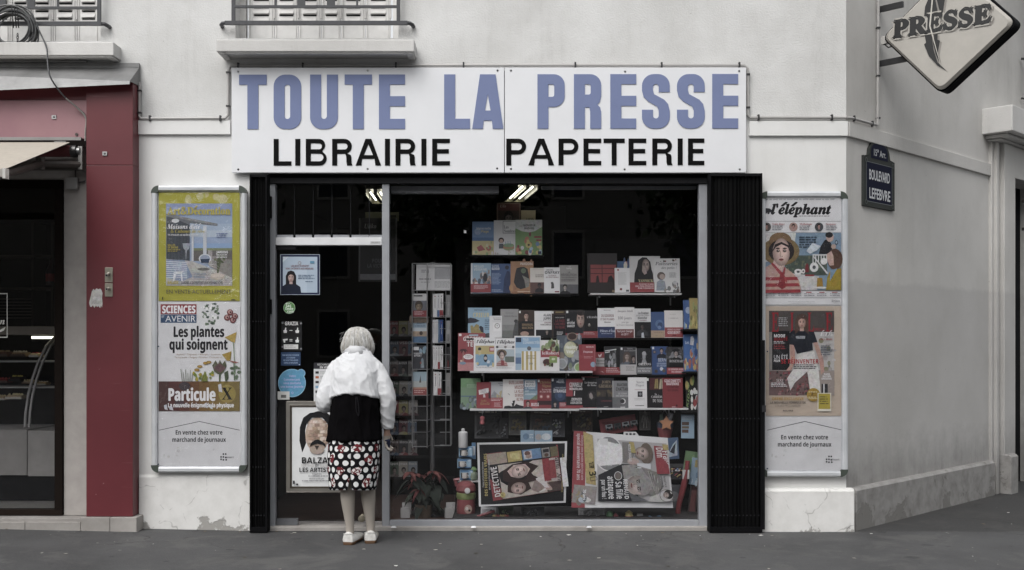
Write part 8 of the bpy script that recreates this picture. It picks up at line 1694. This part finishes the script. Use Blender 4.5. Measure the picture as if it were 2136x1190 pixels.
for r in range(len(rg)-1):
    for k in range(N_): fs.append((r*W1+k, r*W1+k+1, (r+1)*W1+k+1, (r+1)*W1+k))
me = bpy.data.meshes.new('skirt'); me.from_pydata(vs, [], fs); me.materials.append(SKIRTM); ul = me.uv_layers.new(name='UVMap')
for lp in me.loops: ul.data[lp.index].uv = uvs[lp.vertex_index]
me.polygons.foreach_set('use_smooth', [True]*len(me.polygons)); sk = bpy.data.objects.new('skirt', me); COL.objects.link(sk); sk.parent = PE
so_ = sk.modifiers.new('thick', 'SOLIDIFY'); so_.thickness = .003
wrinkle(sk, .004, 8, 3, (1.6, 1.6, .5))
# shoes
SHOE = NT('white_leather'); SHOE.col(SHOE.mix(SHOE.ramp(SHOE.noise(30, 4, SHOE.obj()), [(.4, 0.0), (.7, 1.0)]), 'd3d2cf', 'b9b7b3')); SHOE.set(.45, 0, .4); SHOE.bump(SHOE.noise(90, 3, SHOE.obj()), .15, .002); SHOE = SHOE.m
for sx, ax, ay, yaw in ((-1, -.033, 0, 10), (1, .103, .055, -6)):
    g = MB()
    def foot(y, w, z0, z1): 
        pts = [(-w, y, z0), (-w*1.04, y, z0+.012)]
        for k in range(9): a = math.pi*(1-k/8); pts.append((w*math.cos(a), y, max(z0+.014, z0+.02+(z1-z0-.02)*math.sin(a))))
        return pts+[(w*1.04, y, z0+.012), (w, y, z0)]
    g.loft([foot(y, w, .022, z1) for y, w, z1 in ((-.052, .022, .055), (-.050, .034, .085), (-.035, .041, .09), (.0, .042, .075), (.06, .046, .07), (.12, .048, .062), (.17, .042, .052), (.20, .026, .042), (.207, .012, .03))], 'd0cfcc')
    sh = g.build('shoe', SHOE, PE, loc=(ax, ay, 0), rot=(0, 0, R_(-yaw)))
    g = MB(); out = lambda s_: [(-.030*s_, -.054), (.030*s_, -.054), (.042*s_, -.03), (.043*s_, .06), (.05*s_, .13), (.03*s_, .205), (-.03*s_, .205), (-.05*s_, .13), (-.043*s_, .06), (-.042*s_, -.03)]
    g.loft([[(x, y, .012) for x, y in out(1)], [(x, y, .0215) for x, y in out(1)]], '6a5240', sm=False); g.loft([[(x*.97, min(y, .0), .0005) for x, y in out(.96)][:3]+[(.04, .0, .0005), (-.04, .0, .0005), (-.04, -.03, .0005)], [(x, min(y, .0), .0118) for x, y in out(.96)][:3]+[(.04, .0, .0118), (-.04, .0, .0118), (-.04, -.03, .0118)]], '55402f', sm=False); g.build('sole', MATTE, sh)
    g = MB(); g.tube([(-.041, -.02, .07), (-.02, -.053, .078), (.02, -.053, .078), (.041, -.02, .07)], .003, 'c6c4c0', 6); g.build('seam', SHOE, sh)
# hair: layered bob with strand grooves
ht = NT('white_hair'); pz = ht.obj(); ang = ht.noise(1.0, 5, ht.scalev(pz, (150, 150, 9)), .6)
ht.col(ht.mix(1.0, ht.mix(ht.ramp(ang, [(.35, 0.0), (.65, 1.0)]), 'aeadab', 'e8e8e7'), ht.new('ShaderNodeAttribute', attribute_name='Col').outputs['Color'], 'MULTIPLY')); ht.set(.45, 0, .35); ht.bump(ang, .6, .004); HAIR = ht.m
hc = Vector((-.005, .185, 1.455))
m = MB(); keys = [(1.513, .008, .010), (1.509, .030, .040), (1.497, .055, .070), (1.474, .076, .092), (1.442, .091, .103), (1.408, .104, .108), (1.372, .112, .104), (1.343, .108, .090), (1.334, .092, .076)]
rings_ = []
for z, rx_, ry2 in keys:
    rr2 = []
    for k in range(72):
        a = 2*math.pi*k/72; ca, sa = math.cos(a), math.sin(a); dep = (1.515-z)/.17
        g_ = 1+.03*dep*(noise.noise(Vector((k*.35, z*5, 0))))
        x = rx_*ca*g_; y = ry2*sa*g_
        if sa > .35 and z < 1.47: y *= .55+.2*(1-sa)      # open at the face
        zz = z-(.018*abs(ca) if z < 1.36 else 0)+.010*dep*noise.noise(Vector((k*.5, 3, z)))
        rr2.append((hc.x+x*(1+.04*ca*dep), hc.y-.012+y, zz))
    rings_.append(rr2)
m.loft(rings_, 'd8d5d0'); hb = m.build('hair', HAIR, PE, sharp=180)
m = MB(); rr = random.Random(8)
for k in range(900):
    a = R_(rr.uniform(-200, 20)); z0 = rr.uniform(1.40, 1.508); pts = []
    for j in range(6):
        t_ = j/5; z = z0-(z0-rr.uniform(1.325, 1.36))*t_ if j else z0
        z = z0-(z0-1.332-.022*math.sin(k*1.3))*t_
        i = 0
        while i < len(keys)-2 and z < keys[i+1][0]: i += 1
        f = max(0, min(1, (keys[i][0]-z)/max(1e-6, keys[i][0]-keys[i+1][0]))); rx_ = keys[i][1]*(1-f)+keys[i+1][1]*f; ry2 = keys[i][2]*(1-f)+keys[i+1][2]*f
        rx_ += .004+.004*math.sin(k*1.7); ry2 += .004+.004*math.sin(k*1.7)
        aa_ = a+.12*t_*math.sin(k*.7); pts.append((hc.x+rx_*math.cos(aa_), hc.y-.012+ry2*math.sin(aa_), z-.012*abs(math.cos(aa_))*t_))
    w_ = rr.choice((.7, .8, 1, 2.4)); m.tube(pts, [q_*w_ for q_ in (.0009, .0014, .0015, .0014, .0011, .0004)], rr.choice(('fafafa', 'f8f8f6', 'f0eeea', 'd8d4cd') if z0 > 1.44 else ('f8f6f2', 'e8e5e0', 'd0ccc5', 'a49f97')), 4, False)
for k in range(40):
    a = rr.uniform(-3.2, .1); b = Vector((hc.x+.10*math.cos(a), hc.y+.1*math.sin(a), rr.uniform(1.36, 1.48))); d_ = Vector((math.cos(a)*.03, math.sin(a)*.01, rr.uniform(-.05, .01))); m.tube([b, b+d_*.5, b+d_+Vector((0, 0, -.01))], .0006, 'cccccc', 3, False)
m.build('strands', HAIR, hb)
# what her right hand holds
m = MB(); m.M = Matrix.Translation((.214, .09, .70)) @ Matrix.Rotation(R_(25), 4, 'X'); m.box(-.012, .02, -.03, .03, -.035, .03, '2c3146'); m.box(.0, .028, -.02, .015, -.062, -.036, '262a3c'); m.tube([(0, 0, .03), (.0, 0, .06)], .005, '2a2a30', 6)
pu = m.build('key_pouch', CLOTH, None, loc=(PXo, PYo, 0), bevel=.004); tag(pu, 'small dark blue key pouch held in the woman’s lowered right hand', 'pouch')

# ------------------------------------------------------------------ across the street (seen only as reflections in the glass), and one unseen near tree
O = empty('opposite_building', (0, -34, 0), 'long grey apartment building across the street, mirrored dimly in the door glass', 'building')
m = MB(); m.box(-34, 34, -8, 0, 0, 13, '787570'); m.build('wall', MATTE, O)
for k in range(14):
    for j in range(4):
        x = -30+k*4.6; m = MB(); z = .8+j*3.1; m.box(x-.65, x+.65, .002, .06, z, z+1.9, 'a09d97'); m.box(x-.55, x+.55, .061, .07, z+.1, z+1.8, '35373c'); m.build('window', MATTE, O)
for k, (x, y, lab) in enumerate(((4.6, -6.0, 'leafy street tree on the near pavement, shading the shopfront’s right end'), (-9, -21, 'leafy street tree across the road, mirrored left of the door'), (-1.5, -22, 'leafy street tree across the road, mirrored above the wire rack'), (6, -21, 'leafy street tree across the road, mirrored in the upper display pane'), (14, -22, 'leafy street tree across the road, mirrored nearest the corner'))):  # first tree is out of view, added to shade the front's right end
    o = empty('street_tree', (x, y, 0), lab, 'tree', 'street trees across the road'); rr = random.Random(k)
    m = MB(); m.tube([(0, 0, -.1), (.05, .02, 1.5), (0, .05, 3.2), (.1, 0, 5)], [.2, .16, .14, .09], '3c352e', 10)
    for j in range(6): a = j*1.05; m.tube([(0, 0, 3+j*.3), (math.cos(a)*1.2, math.sin(a)*1.2, 4.6+j*.3)], [.07, .03], '3c352e', 6)
    m.build('trunk', MATTE, o)
    m = MB()
    for j in range(2600):
        v = Vector((rr.gauss(0, 1), rr.gauss(0, 1), rr.gauss(0, 1))).normalized()*rr.uniform(.3, 1)**.5
        cl = Vector((math.sin(j*7.1), math.cos(j*3.3), math.sin(j*1.7)))*.5
        p_ = Vector((v.x*2.4, v.y*2.4, v.z*2.6+6.0))+cl; r = rr.uniform(.10, .22)
        t1 = Vector((rr.uniform(-1, 1), rr.uniform(-1, 1), rr.uniform(-1, 1))).normalized(); t2 = t1.orthogonal().normalized()
        m.face([m.av(p_+q_) for q_ in (t1*r, t2*r*.6, -t1*r, -t2*r*.6)], rr.choice(('2f3a28', '3a4630', '28321f', '46523a')))
    m.build('crown', MATTE, o)
